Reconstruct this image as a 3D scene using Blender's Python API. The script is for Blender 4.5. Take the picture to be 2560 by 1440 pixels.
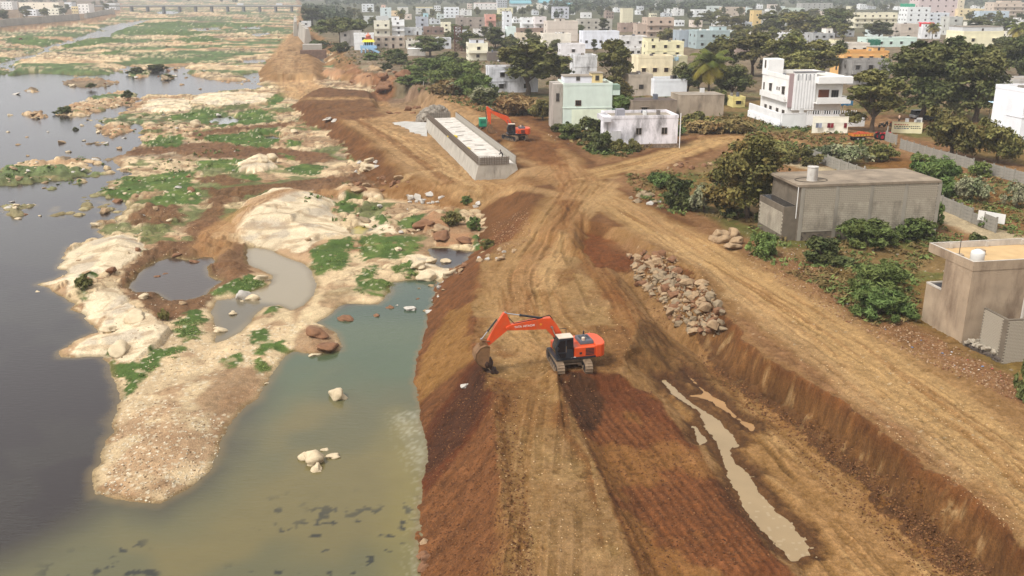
import bpy, bmesh, math, random
import numpy as np
from mathutils import Vector, Matrix
rad = math.radians
for o in list(bpy.data.objects): bpy.data.objects.remove(o)
SC = bpy.context.scene
COL = SC.collection
RNG = random.Random(7)

# ------------------------------------------------------------------ camera, sky, sun, exposure
CAM_H = 32.0; FPX = 2320.0; PITCH = math.atan(750/2320.0)
cam = bpy.data.cameras.new('camera'); cam_o = bpy.data.objects.new('camera', cam); COL.objects.link(cam_o)
cam.sensor_width = 36.0; cam.lens = 36.0*FPX/2560.0; cam.clip_start = 0.5; cam.clip_end = 9000
cam_o.location = (0, 0, CAM_H); cam_o.rotation_euler = (math.pi/2-PITCH, 0, 0)
SC.camera = cam_o
SUN_EL, SUN_AZ = rad(52), rad(-128)          # azimuth from +Y, clockwise positive
world = bpy.data.worlds.new('World'); SC.world = world; world.use_nodes = True
nt = world.node_tree; nt.nodes.clear()
sky = nt.nodes.new('ShaderNodeTexSky'); sky.sky_type = 'NISHITA'; sky.sun_disc = False
sky.sun_elevation = SUN_EL; sky.sun_rotation = SUN_AZ; sky.dust_density = 7.0; sky.air_density = 1.0; sky.ozone_density = 1.0
bw = nt.nodes.new('ShaderNodeRGBToBW'); mixw = nt.nodes.new('ShaderNodeMix'); mixw.data_type = 'RGBA'
tint = nt.nodes.new('ShaderNodeMix'); tint.data_type = 'RGBA'; tint.blend_type = 'MULTIPLY'; tint.inputs[0].default_value = 1.0
tint.inputs[7].default_value = (1.0, 0.99, 0.985, 1)
mixw.inputs[0].default_value = 0.9
bg = nt.nodes.new('ShaderNodeBackground'); bg.inputs[1].default_value = 0.115
wo = nt.nodes.new('ShaderNodeOutputWorld')
nt.links.new(sky.outputs[0], bw.inputs[0]); nt.links.new(sky.outputs[0], mixw.inputs[6]); nt.links.new(bw.outputs[0], mixw.inputs[7])
deck = nt.nodes.new('ShaderNodeMix'); deck.data_type = 'RGBA'; deck.inputs[0].default_value = 0.72       # thin even cloud over the clear sky
deck.inputs[7].default_value = (4.5, 4.55, 4.65, 1); nt.links.new(mixw.outputs[2], deck.inputs[6])
nt.links.new(deck.outputs[2], tint.inputs[6]); nt.links.new(tint.outputs[2], bg.inputs[0]); nt.links.new(bg.outputs[0], wo.inputs[0])
sun = bpy.data.lights.new('sun', 'SUN'); sun.energy = 1.5; sun.angle = rad(12); sun.color = (1.0, 0.98, 0.95)
sun_o = bpy.data.objects.new('sun', sun); COL.objects.link(sun_o)
sd_ = Vector((math.sin(SUN_AZ)*math.cos(SUN_EL), math.cos(SUN_AZ)*math.cos(SUN_EL), math.sin(SUN_EL)))
sun_o.rotation_euler = (-sd_).to_track_quat('-Z', 'Y').to_euler()
vs = SC.view_settings; vs.view_transform = 'Standard'; vs.look = 'None'; vs.gamma = 1.0; vs.exposure = 1.08; vs.use_curve_mapping = False
SC.cycles.use_denoising = True; SC.cycles.max_bounces = 6; SC.cycles.diffuse_bounces = 3; SC.cycles.volume_bounces = 0
SC.cycles.transparent_max_bounces = 8; SC.cycles.glossy_bounces = 3; SC.cycles.caustics_reflective = False; SC.cycles.caustics_refractive = False

# ------------------------------------------------------------------ helpers
CP, SP = math.cos(PITCH), math.sin(PITCH)
def ray(px, py):
    u = px-1280.0; v = 720.0-py
    return (u, FPX*CP + v*SP, -FPX*SP + v*CP)
def P(px, py, z):                      # photo pixel + height -> point of the place
    r = ray(px, py); t = (z-CAM_H)/r[2]
    return Vector((r[0]*t, r[1]*t, z))
def ppm(pt):                           # photo pixels per metre at a point
    d = pt[1]*CP - (pt[2]-CAM_H)*SP
    return FPX/d
def height_to(base, py):               # height above base whose top lies at photo row py
    lo, hi = 0.0, 60.0
    for _ in range(40):
        m = (lo+hi)/2; X, Y, Z = base[0], base[1], base[2]+m
        d = Y*CP-(Z-CAM_H)*SP; vv = Y*SP+(Z-CAM_H)*CP
        if 720-FPX*vv/d > py: lo = m
        else: hi = m
    return (lo+hi)/2
def s2l(c):
    return tuple(((x/255.0)/12.92 if x/255.0 <= 0.04045 else ((x/255.0+0.055)/1.055)**2.4) for x in c)
ALB = 0.80                             # photo brightness -> reflectance under this light
def C(r, g, b, k=1.0):
    l = s2l((r, g, b)); return tuple(min(0.9, x*ALB*k) for x in l)

def hash2(ix, iy, seed):
    h = (ix.astype(np.int64)*374761393 + iy.astype(np.int64)*668265263 + seed*1442695041) & 0xffffffff
    h = ((h ^ (h >> 13))*1274126177) & 0xffffffff
    return ((h ^ (h >> 16)) & 0xffff)/65535.0
def vnoise(x, y, seed=0):
    x0 = np.floor(x); y0 = np.floor(y); fx = x-x0; fy = y-y0
    fx = fx*fx*fx*(fx*(fx*6-15)+10); fy = fy*fy*fy*(fy*(fy*6-15)+10)
    x0 = x0.astype(np.int64); y0 = y0.astype(np.int64)
    a = hash2(x0, y0, seed); b = hash2(x0+1, y0, seed); c = hash2(x0, y0+1, seed); d = hash2(x0+1, y0+1, seed)
    return (a+(b-a)*fx)*(1-fy) + (c+(d-c)*fx)*fy
def fbm(x, y, sc, octv=4, seed=0, gain=0.5):
    t = np.zeros_like(x); am = 1.0; tot = 0.0; f = 1.0/sc
    ca, sa = 0.8, 0.6
    for i in range(octv):
        t += am*vnoise(x*f, y*f, seed+i*17); tot += am
        x, y = x*ca-y*sa, x*sa+y*ca
        am *= gain; f *= 2.03
    return t/tot
def worley(x, y, sc, seed=0):          # distance to nearest, second nearest cell point and cell hash
    x = x/sc; y = y/sc; x0 = np.floor(x).astype(np.int64); y0 = np.floor(y).astype(np.int64)
    d1 = np.full_like(x, 9.0); d2 = np.full_like(x, 9.0); cid = np.zeros_like(x)
    for i in (-1, 0, 1):
        for j in (-1, 0, 1):
            cx = x0+i; cy = y0+j
            hx = hash2(cx, cy, seed); hy = hash2(cx, cy, seed+91)
            d = np.hypot(cx+hx-x, cy+hy-y)
            n = d < d1
            d2 = np.where(n, d1, np.minimum(d2, d)); cid = np.where(n, hash2(cx, cy, seed+33), cid); d1 = np.where(n, d, d1)
    return d1, d2, cid
def sstep(a, b, x):
    t = np.clip((x-a)/(b-a), 0, 1); return t*t*(3-2*t)
def poly_sd(X, Y, pts):                # signed distance, negative inside
    n = len(pts); d = np.full(X.shape, 1e18); ins = np.zeros(X.shape, bool)
    for i in range(n):
        ax, ay = pts[i]; bx, by = pts[(i+1) % n]
        ex, ey = bx-ax, by-ay; l2 = ex*ex+ey*ey+1e-12
        t = np.clip(((X-ax)*ex+(Y-ay)*ey)/l2, 0, 1)
        d = np.minimum(d, (X-ax-t*ex)**2+(Y-ay-t*ey)**2)
        if ay != by:
            c = ((ay > Y) != (by > Y)) & (X < (bx-ax)*(Y-ay)/(by-ay)+ax)
            ins ^= c
    d = np.sqrt(d); return np.where(ins, -d, d)
def line_uv(X, Y, pts):                # lateral signed distance and arc length to a polyline
    best = np.full(X.shape, 1e18); v = np.zeros(X.shape); u = np.zeros(X.shape); s = 0.0
    for i in range(len(pts)-1):
        ax, ay = pts[i]; bx, by = pts[i+1]; ex, ey = bx-ax, by-ay; L = math.hypot(ex, ey)+1e-9
        t = np.clip(((X-ax)*ex+(Y-ay)*ey)/(L*L), 0, 1)
        dx = X-ax-t*ex; dy = Y-ay-t*ey; d = dx*dx+dy*dy; n = d < best
        best = np.where(n, d, best); v = np.where(n, np.sqrt(d)*np.sign(ex*dy-ey*dx), v); u = np.where(n, s+t*L, u); s += L
    return v, u
def wp(pts, z): return [tuple(P(x, y, z)[:2]) for x, y in pts]

# ------------------------------------------------------------------ materials
MATS = {}
def nodes_of(name):
    m = bpy.data.materials.new(name); m.use_nodes = True; t = m.node_tree
    b = t.nodes['Principled BSDF']; return m, t, b
def mat(name, col, rough=0.75, metal=0.0, var=0.12, scale=1.5, bump=0.0, bscale=20.0, stain=None, stain_amt=0.0, stain_scale=0.5, spec=0.3, coords='Object'):
    """plain procedural surface: base colour with noise variation, optional streaky stains and bump"""
    if name in MATS: return MATS[name]
    m, t, b = nodes_of(name); N = t.nodes.new; L = t.links.new
    tc = N('ShaderNodeTexCoord')
    nz = N('ShaderNodeTexNoise'); nz.inputs['Scale'].default_value = scale; nz.inputs['Detail'].default_value = 5
    L(tc.outputs[coords], nz.inputs['Vector'])
    cr = N('ShaderNodeValToRGB')
    c0 = tuple(max(0, x*(1-var)) for x in col); c1 = tuple(min(0.92, x*(1+var)) for x in col)
    cr.color_ramp.elements[0].color = (*c0, 1); cr.color_ramp.elements[1].color = (*c1, 1)
    cr.color_ramp.elements[0].position = 0.3; cr.color_ramp.elements[1].position = 0.7
    L(nz.outputs['Fac'], cr.inputs['Fac']); out = cr.outputs['Color']
    if stain is not None:
        mp = N('ShaderNodeMapping'); mp.inputs['Scale'].default_value = (1, 1, 0.35); L(tc.outputs[coords], mp.inputs['Vector'])
        n2 = N('ShaderNodeTexNoise'); n2.inputs['Scale'].default_value = stain_scale; n2.inputs['Detail'].default_value = 8; n2.inputs['Roughness'].default_value = 0.7
        L(mp.outputs[0], n2.inputs['Vector'])
        r2 = N('ShaderNodeValToRGB'); r2.color_ramp.elements[0].position = 0.48; r2.color_ramp.elements[1].position = 0.72
        r2.color_ramp.elements[0].color = (0, 0, 0, 1); r2.color_ramp.elements[1].color = (stain_amt,)*3+(1,)
        L(n2.outputs['Fac'], r2.inputs['Fac'])
        mx = N('ShaderNodeMix'); mx.data_type = 'RGBA'; L(r2.outputs['Color'], mx.inputs[0]); L(out, mx.inputs[6]); mx.inputs[7].default_value = (*stain, 1)
        out = mx.outputs[2]
    L(out, b.inputs['Base Color'])
    b.inputs['Roughness'].default_value = rough; b.inputs['Metallic'].default_value = metal; b.inputs['Specular IOR Level'].default_value = spec
    if bump > 0:
        n3 = N('ShaderNodeTexNoise'); n3.inputs['Scale'].default_value = bscale; n3.inputs['Detail'].default_value = 4; L(tc.outputs[coords], n3.inputs['Vector'])
        bp = N('ShaderNodeBump'); bp.inputs['Strength'].default_value = bump; bp.inputs['Distance'].default_value = 0.1; L(n3.outputs['Fac'], bp.inputs['Height'])
        L(bp.outputs[0], b.inputs['Normal'])
    MATS[name] = m; return m

# ------------------------------------------------------------------ object helpers
def tag(o, label=None, cat=None, group=None, kind=None):
    if label: o['label'] = label
    if cat: o['category'] = cat
    if group: o['group'] = group
    if kind: o['kind'] = kind
    return o
def link(o, parent=None):
    COL.objects.link(o)
    if parent is not None: o.parent = parent
    return o
def thing(name, label, cat, loc=(0, 0, 0), rz=0.0, group=None, scale=1.0):
    o = bpy.data.objects.new(name, None); link(o); o.location = loc; o.rotation_euler = (0, 0, rz); o.scale = (scale,)*3
    o.empty_display_size = 0.2
    return tag(o, label, cat, group)
def copy_tree(root, loc, rz, label=None, group=None, scale=None):
    def rec(o, par):
        c = o.copy(); COL.objects.link(c)
        if par is not None: c.parent = par
        for ch in o.children: rec(ch, c)
        return c
    r = rec(root, None); r.location = loc; r.rotation_euler = (0, 0, rz)
    if scale is not None: r.scale = scale if hasattr(scale, '__len__') else (scale,)*3
    if label: r['label'] = label
    if group: r['group'] = group
    return r
def add_obj(name, me, parent=None, m=None):
    if m is not None and not me.materials: me.materials.append(m)
    return link(bpy.data.objects.new(name, me), parent)
class MB:
    """collects shapes and links them as one mesh object"""
    def __init__(s): s.bm = bmesh.new()
    def box(s, c, size, rz=0.0, M=None, taper=None):
        x, y, z = size[0]/2, size[1]/2, size[2]/2
        tx, ty = taper if taper else (1, 1)
        co = [(-x, -y, -z), (x, -y, -z), (x, y, -z), (-x, y, -z), (-x*tx, -y*ty, z), (x*tx, -y*ty, z), (x*tx, y*ty, z), (-x*tx, y*ty, z)]
        R = Matrix.Translation(c) @ (Matrix.Rotation(rz, 4, 'Z') if M is None else M.to_4x4())
        v = [s.bm.verts.new(R @ Vector(p)) for p in co]
        for f in ((0, 3, 2, 1), (4, 5, 6, 7), (0, 1, 5, 4), (1, 2, 6, 5), (2, 3, 7, 6), (3, 0, 4, 7)): s.bm.faces.new([v[i] for i in f])
        return s
    def box2(s, lo, hi): return s.box([(a+b)/2 for a, b in zip(lo, hi)], [b-a for a, b in zip(lo, hi)])
    def prism(s, prof, y0, y1, M=None):
        """profile in x,z extruded along y"""
        M = M or Matrix.Identity(4)
        a = [s.bm.verts.new(M @ Vector((x, y0, z))) for x, z in prof]; b = [s.bm.verts.new(M @ Vector((x, y1, z))) for x, z in prof]
        n = len(prof); s.bm.faces.new(a); s.bm.faces.new(b[::-1])
        for i in range(n): s.bm.faces.new([a[(i+1) % n], a[i], b[i], b[(i+1) % n]])
        return s
    def plan(s, pts, z0, z1):
        """outline in x,y extruded up"""
        a = [s.bm.verts.new((x, y, z0)) for x, y in pts]; b = [s.bm.verts.new((x, y, z1)) for x, y in pts]
        n = len(pts); s.bm.faces.new(a[::-1]); s.bm.faces.new(b)
        for i in range(n): s.bm.faces.new([a[i], a[(i+1) % n], b[(i+1) % n], b[i]])
        return s
    def tube(s, p0, p1, r0, r1=None, n=8, caps=True):
        p0 = Vector(p0); p1 = Vector(p1); r1 = r0 if r1 is None else r1
        d = (p1-p0).normalized(); a = d.orthogonal().normalized(); b = d.cross(a)
        A = []; B = []
        for i in range(n):
            t = 2*math.pi*i/n; q = a*math.cos(t)+b*math.sin(t)
            A.append(s.bm.verts.new(p0+q*r0)); B.append(s.bm.verts.new(p1+q*r1))
        for i in range(n): s.bm.faces.new([A[i], A[(i+1) % n], B[(i+1) % n], B[i]])
        if caps: s.bm.faces.new(A[::-1]); s.bm.faces.new(B)
        return s
    def path(s, pts, r, n=6):
        for i in range(len(pts)-1): s.tube(pts[i], pts[i+1], r if not hasattr(r, '__len__') else r[i], r if not hasattr(r, '__len__') else r[i+1], n)
        return s
    def lathe(s, prof, n=14, c=(0, 0, 0)):
        rings = []
        for r, z in prof: rings.append([s.bm.verts.new((c[0]+r*math.cos(2*math.pi*i/n), c[1]+r*math.sin(2*math.pi*i/n), c[2]+z)) for i in range(n)])
        for k in range(len(rings)-1):
            for i in range(n): s.bm.faces.new([rings[k][i], rings[k][(i+1) % n], rings[k+1][(i+1) % n], rings[k+1][i]])
        s.bm.faces.new(rings[0][::-1]); s.bm.faces.new(rings[-1])
        return s
    def quad(s, pts):
        s.bm.faces.new([s.bm.verts.new(p) for p in pts]); return s
    def mesh(s, name, m=None, bevel=0.0, smooth=False):
        if bevel > 0:
            try: bmesh.ops.bevel(s.bm, geom=list(s.bm.edges), offset=bevel, segments=1, affect='EDGES', clamp_overlap=True)
            except Exception: pass
        bmesh.ops.recalc_face_normals(s.bm, faces=s.bm.faces)
        me = bpy.data.meshes.new(name); s.bm.to_mesh(me); s.bm.free()
        if smooth: me.polygons.foreach_set('use_smooth', [True]*len(me.polygons))
        if m is not None: me.materials.append(m)
        return me
    def build(s, name, m=None, parent=None, bevel=0.0, smooth=False, loc=None):
        o = link(bpy.data.objects.new(name, s.mesh(name, m, bevel, smooth)), parent)
        if loc is not None: o.location = loc
        return o
# ------------------------------------------------------------------ terrain outlines (photo pixels, each at its own height)
GREEN = [
 [(233,479),(264,498),(299,512),(323,494),(362,483),(389,471),(412,483),(369,514),(420,520),(502,510),(498,479),(484,465),(477,447),(504,437),(497,427),(437,427),(370,440),(282,443),(300,455),(290,465)],
 [(487,403),(554,398),(638,400),(595,410),(591,433),(558,437),(554,420),(497,427)], [(353,359),(403,346),(460,343),(464,363),(437,370),(363,370)],
 [(507,346),(571,339),(621,333),(692,322),(702,356),(672,373),(605,370),(554,359),(511,356)], [(423,292),(470,286),(521,274),(537,279),(564,286),(527,299),(524,312),(504,309),(464,299),(420,306)],
 [(581,292),(605,282),(638,275),(672,282),(689,302),(638,312),(571,317),(524,322),(517,316),(568,309)], [(665,249),(702,235),(726,235),(712,252),(675,269)],
 [(715,356),(759,356),(752,370),(719,370)], [(711,425),(756,411),(812,415),(805,428),(781,441),(746,435)], [(848,505),(878,505),(888,522),(874,536),(850,540),(836,533)],
 [(770,640),(794,623),(826,606),(864,606),(888,599),(881,623),(871,647),(853,678),(829,675),(794,685),(774,665)],
 [(902,602),(933,592),(975,599),(1034,592),(1048,613),(1031,637),(992,651),(947,647),(912,654),(899,633)],
 [(892,692),(933,661),(947,682),(926,699),(992,703),(999,717),(965,741),(919,741),(888,724)], [(978,675),(1017,661),(1044,685),(1030,696)],
 [(517,728),(576,708),(630,689),(661,708),(638,728),(583,736),(533,740)],
 [(268,922),(280,872),(292,883),(288,907),(350,907),(377,880),(459,868),(463,880),(408,907),(373,934),(342,965),(315,985),(319,942),(272,934)],
 [(432,813),(471,786),(510,774),(506,798),(494,848),(467,852)], [(634,829),(661,821),(681,852),(723,852),(720,876),(677,876),(661,899),(673,922),(653,926),(638,903),(642,872)],
 [(552,907),(583,883),(599,887),(576,918)], [(560,545),(599,535),(626,535),(603,553),(576,557)], [(183,732),(210,681),(241,693),(218,728),(210,747)],
 [(985,560),(1010,545),(1060,540),(1050,570),(1010,585)], [(700,385),(735,395),(720,405)], [(600,440),(640,440),(655,455),(610,455)], [(935,545),(975,545),(975,565),(945,565)],
 [(860,490),(910,488),(900,500),(865,503)], [(660,765),(700,762),(690,782),(665,785)], [(800,300),(830,310),(800,318)], [(1190,600),(1235,590),(1225,625),(1195,640)], [(430,100),(520,90),(560,104),(470,110)],
 [(260,78),(330,72),(420,74),(520,82),(480,90),(330,88)], [(0,100),(60,92),(130,100),(180,104),(120,118),(30,112)], [(300,62),(420,56),(560,60),(680,58),(640,66),(430,70)], [(240,135),(300,128),(318,132),(280,142)], [(150,112),(260,96),(330,100),(230,116),(160,122)]]
BROWN = [
 [(309,376),(504,359),(554,356),(605,370),(705,373),(816,383),(833,400),(772,410),(732,400),(638,396),(504,396),(420,383),(336,386)],
 [(474,332),(537,326),(692,312),(732,306),(695,322),(537,339),(507,356),(487,356)],
 [(475,463),(545,475),(600,467),(700,460),(739,453),(912,435),(947,428),(947,446),(843,470),(826,494),(739,477),(669,474),(600,491),(583,498),(564,537),(545,568),(537,603),(478,611),(463,584),(482,557),(513,525),(525,502),(540,485)],
 [(288,708),(323,662),(366,634),(389,611),(486,607),(545,603),(615,611),(622,642),(630,681),(583,712),(545,720),(521,751),(467,790),(389,790),(358,767),(311,728)],
 [(319,545),(369,514),(447,514),(463,545),(408,568),(338,561)], [(880,455),(1000,440),(1040,470),(960,480),(890,475)], [(480,447),(560,440),(640,455),(560,470)]]
SANDB = [[(490,1010),(525,965),(564,922),(630,922),(653,949),(640,985),(590,1030),(520,1035)], [(725,860),(760,815),(835,812),(850,850),(790,880),(735,880)], [(720,775),(775,730),(790,745),(750,800),(735,815)], [(840,800),(880,790),(880,760),(990,745),(960,765)]]
ROCKP = [  # outline, height, brownish
 ([(583,557),(607,514),(661,491),(727,475),(762,491),(840,506),(829,533),(860,568),(880,590),(808,605),(767,633),(739,634),(700,623),(622,607),(587,588)],2.4,0),
 ([(132,662),(163,631),(233,603),(311,592),(350,603),(366,631),(331,658),(288,689),(249,689),(218,720),(171,736),(167,708),(101,708),(163,693)],1.7,0),
 ([(249,860),(253,813),(272,778),(327,767),(381,802),(420,829),(408,860),(373,887),(331,911),(288,899),(257,887)],2.2,0),
 ([(1010,651),(1044,637),(1114,640),(1135,668),(1131,685),(1083,703),(1048,689)],1.5,0), ([(843,474),(864,467),(947,484),(965,501),(895,494),(850,498)],1.2,0),
 ([(1076,588),(1103,574),(1190,595),(1190,612),(1138,609),(1093,612)],1.5,1), ([(1038,567),(1079,540),(1142,557),(1121,578),(1060,585)],2.0,1),
 ([(588,413),(621,400),(648,393),(695,400),(692,423),(638,437),(598,433)],1.6,0), ([(172,880),(195,855),(245,835),(255,880),(230,893)],0.35,0),
 ([(205,790),(210,745),(290,720),(330,760),(270,785),(245,805)],0.9,0), ([(890,555),(960,540),(1000,590),(930,595)],1.0,0), ([(760,812),(800,806),(838,828),(815,845),(770,842)],0.9,2), ([(775,855),(812,842),(850,858),(835,878),(790,880)],0.9,2), ([(845,800),(875,790),(890,808),(868,822)],0.7,2),
 ([(860,190),(920,165),(990,170),(1000,200),(930,222),(880,215)],4.8,1), ([(800,190),(840,180),(880,190),(850,205)],3.0,1), ([(940,205),(1010,195),(1060,215),(1010,232),(960,228)],4.6,1), ([(500,235),(600,232),(690,238),(660,262),(560,268),(470,262)],1.2,0), ([(380,250),(470,248),(480,275),(400,285),(350,275)],1.0,0)]
WATER = [   # at z = 0
 [(-900,2400),(258,2400),(258,1240),(250,1220),(270,1150),(285,1080),(275,1040),(282,960),(262,930),(252,895),(170,893),(172,878),(195,853),(246,832),(240,815),(205,790),(210,757),(180,740),(98,712),(160,690),(130,662),(175,620),(240,600),(255,565),(245,550),(290,555),(320,520),(300,510),(240,490),(215,490),(245,470),(300,440),(280,400),(330,370),(350,330),(350,310),(270,300),(330,280),(363,238),(497,238),(544,232),(605,228),(648,222),(638,208),(688,198),(699,188),(668,178),(605,185),(598,201),(537,201),(497,195),(463,181),(470,165),(396,168),(312,165),(279,184),(234,189),(87,183),(31,188),(0,192),(-900,215)],
 [(-900,2400),(-900,1400),(258,1230),(330,1255),(400,1258),(470,1230),(525,1180),(545,1130),(575,1050),(620,1010),(650,975),(700,905),(735,880),(790,886),(850,876),(852,856),(838,828),(800,806),(830,790),(870,762),(950,762),(975,735),(985,705),(1030,700),(1090,700),(1240,760),(1240,2400)],
 [(-100,196),(15,156),(31,145),(78,137),(109,130),(100,119),(137,109),(156,105),(203,92),(234,81),(262,66),(300,58),(380,48),(330,66),(285,78),(281,94),(215,98),(165,112),(140,118),(120,134),(85,143),(40,156),(25,196)],
 [(598,151),(655,148),(665,158),(620,162)], [(480,70),(550,68),(552,76),(490,78)], [(595,68),(650,66),(668,72),(610,74)], [(380,30),(440,26),(450,34),(400,36)], [(620,86),(670,80),(680,88),(640,92)],
 [(1083,623),(1186,630),(1180,645),(1150,660),(1120,668),(1105,650)], [(527,299),(578,289),(584,299),(568,309),(535,306)], [(354,541),(397,545),(372,551)], [(780,146),(800,144),(825,150),(838,168),(790,169)], [(955,293),(985,293),(1005,303),(1060,310),(1000,318)], [(880,572),(900,565),(925,586),(890,590)],
 [(665,340),(690,332),(700,345),(680,348)]]
POND_DARK = [(311,720),(338,689),(362,673),(389,658),(424,642),(470,650),(510,638),(541,642),(537,658),(513,666),(521,689),(556,704),(521,724),(513,740),(467,751),(428,751),(389,732),(338,736)]
POND_TAN = [(622,619),(669,623),(720,642),(762,658),(778,681),(790,708),(778,740),(758,763),(731,774),(700,763),(660,768),(622,802),(607,825),(564,848),(537,858),(545,813),(529,782),(545,751),(580,747),(600,740),(638,728),(677,712),(681,689),(638,673),(615,662)]
WATER += [POND_DARK, POND_TAN]
PUDS = [([(1652,952),(1664,949),(1701,986),(1739,1012),(1795,1054),(1848,1102),(1848,1117),(1829,1125),(1840,1162),(1874,1185),(1892,1219),(1938,1275),(1975,1309),(2020,1365),(2024,1391),(1975,1404),(1945,1369),(1900,1320),(1859,1275),(1840,1230),(1814,1189),(1802,1140),(1787,1102),(1765,1065),(1739,1024),(1686,990)], (158,134,98)),
        ([(1739,1069),(1769,1102),(1750,1114),(1741,1099)], (156,134,100)), ([(1712,930),(1750,967),(1799,998),(1840,1039),(1889,1069),(1880,1078),(1840,1048),(1810,1027),(1772,1001),(1724,990),(1757,984)], (164,122,70))]
PZ = 1.34
# earthworks
FILLTOP = [(1335,2400),(1300,1700),(1285,1440),(1262,1280),(1240,1130),(1222,1000),(1200,930),(1172,860),(1177,790),(1185,710),(1200,650),(1240,612),(1320,588),(1400,585),(1480,600),(1545,700),(1600,800),(1610,880),(1560,930),(1400,950),(1440,1080),(1500,1200),(1590,1440),(1700,1700),(2000,2400)]
REDZONE = [(1400,955),(1560,960),(1640,985),(1740,1110),(1830,1230),(1970,1410),(2060,1520),(2200,1700),(2700,2400),(2000,2400),(1700,1700),(1590,1440),(1500,1200),(1440,1080)]
TRENCH = [(1560,930),(1640,960),(1740,1110),(1830,1230),(1970,1410),(2060,1520),(2200,1700),(2700,2400),(4200,2400),(2900,1700),(2480,1440),(2350,1330),(2200,1200),(2050,1080),(1900,1010),(1720,880),(1640,820),(1600,830)]
ROADLAND = [(1450,600),(1475,565),(1540,592),(1640,640),(1700,680),(1790,740),(1825,790),(1865,850),(1960,912),(2030,955),(2120,1040),(2200,1100),(2350,1200),(2450,1290),(2560,1375),(2900,1640),(3800,2400),(7000,2400),(7000,-24),(740,-24),(770,60),(800,90),(860,130),(900,180),(1000,190),(960,228),(1080,250),(1200,300),(1270,370),(1290,420),(1310,450),(1330,500),(1370,560)]
EMB = [(1380,470),(1290,465),(1180,468),(1000,432),(970,392),(930,350),(860,305),(790,272),(765,248),(800,218),(900,225),(1080,245),(1230,300),(1330,400)]
EMB2 = [(690,130),(760,125),(790,160),(780,185),(690,185),(680,160),(735,90),(755,55),(770,60),(775,110)]
PIT = [(935,238),(1000,243),(1050,262),(1075,290),(1060,305),(985,308),(955,292)]
HOLE = [(1470,585),(1540,605),(1600,650),(1570,680),(1500,670),(1465,630)]
LEFTBANK = [(-6000,300),(-900,112),(0,73),(110,62),(205,53),(215,50),(275,37),(300,10),(260,-24),(-9000,-24)]

# ------------------------------------------------------------------ ground sheet: rows thin out with distance, columns fan out from the flight position
ys = np.concatenate([np.linspace(2300, 1480, 60), np.arange(1478, 24, -2.05), np.linspace(23, -22, 34)])
xs = np.concatenate([np.linspace(-3200, -240, 70), np.arange(-232, 2792, 3.3), np.linspace(2800, 6000, 70)])
GX, GY = np.meshgrid(xs, ys)
rx = GX-1280.0; ry = FPX*CP+(720-GY)*SP; rz = -FPX*SP+(720-GY)*CP
tt = (1.0-CAM_H)/rz
X = (rx*tt); Y = (ry*tt)
SHP = X.shape; X = X.ravel(); Y = Y.ravel()
D = np.hypot(X, Y)
NP_ = X.size
def region(pts, z, pad):
    w = wp(pts, z); a = np.array(w); lo = a.min(0)-pad; hi = a.max(0)+pad
    idx = np.nonzero((X > lo[0]) & (X < hi[0]) & (Y > lo[1]) & (Y < hi[1]))[0]
    return idx, poly_sd(X[idx], Y[idx], w)
n1 = fbm(X, Y, 9.0, 5, 1); n2 = fbm(X, Y, 2.2, 4, 5); n3 = fbm(X, Y, 0.55, 3, 9); nbig = fbm(X, Y, 45.0, 4, 13)
PXM = np.maximum(0.02, D/FPX*2.5)               # metres per rendered pixel
# ---- heights
H = 0.35+0.9*(n1-0.42)+0.35*(n2-0.5)
far = sstep(150, 420, D)
chan = fbm(X*0.55, Y*0.35, 26.0, 5, 71)
H += far*(1.5*(chan-0.56)+0.45)
w1, w2, wid = worley(X, Y*0.8, 3.4, 3)
rocky = np.clip(sstep(0.50, 0.62, fbm(X, Y, 30, 3, 44))*1.0, 0, 1)
H += rocky*np.sqrt(np.clip(1-(w1/0.6)**2, 0, 1))*0.7*np.clip(far*0.8+0.1, 0, 1)*(0.3+wid)
H = np.maximum(H, 0.10+0.05*n2) * (1-far) + far*H
clsrock = np.zeros(NP_)
for pts, hh, kind in ROCKP:
    idx, sd = region(pts, 0.3, 6)
    sd = sd+(n2[idx]-0.5)*1.6
    inner = max(1.0, -sd.min())
    q = np.clip(-sd/(inner*0.85), 0, 1)
    dome = np.sqrt(np.clip(q*(2-q), 0, 1))
    xx, yy = X[idx], Y[idx]
    wr1, wr2, _ = worley(xx+2*n1[idx], yy, 3.2, 8)
    lay = fbm(xx*0.7+yy*0.2, yy*0.7, 4.5, 4, 55)
    add = hh*dome*(0.55+0.6*lay)-0.30*hh*np.exp(-((wr2-wr1)/0.08)**2)*dome*0.35*sstep(0.45, 0.6, fbm(xx, yy, 5, 2, 56))
    H[idx] = np.where(sd < 0, np.maximum(H[idx], 0.25+add), H[idx])
    clsrock[idx] = np.maximum(clsrock[idx], sstep(0.4, -0.4, sd)*(1+kind))
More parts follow.
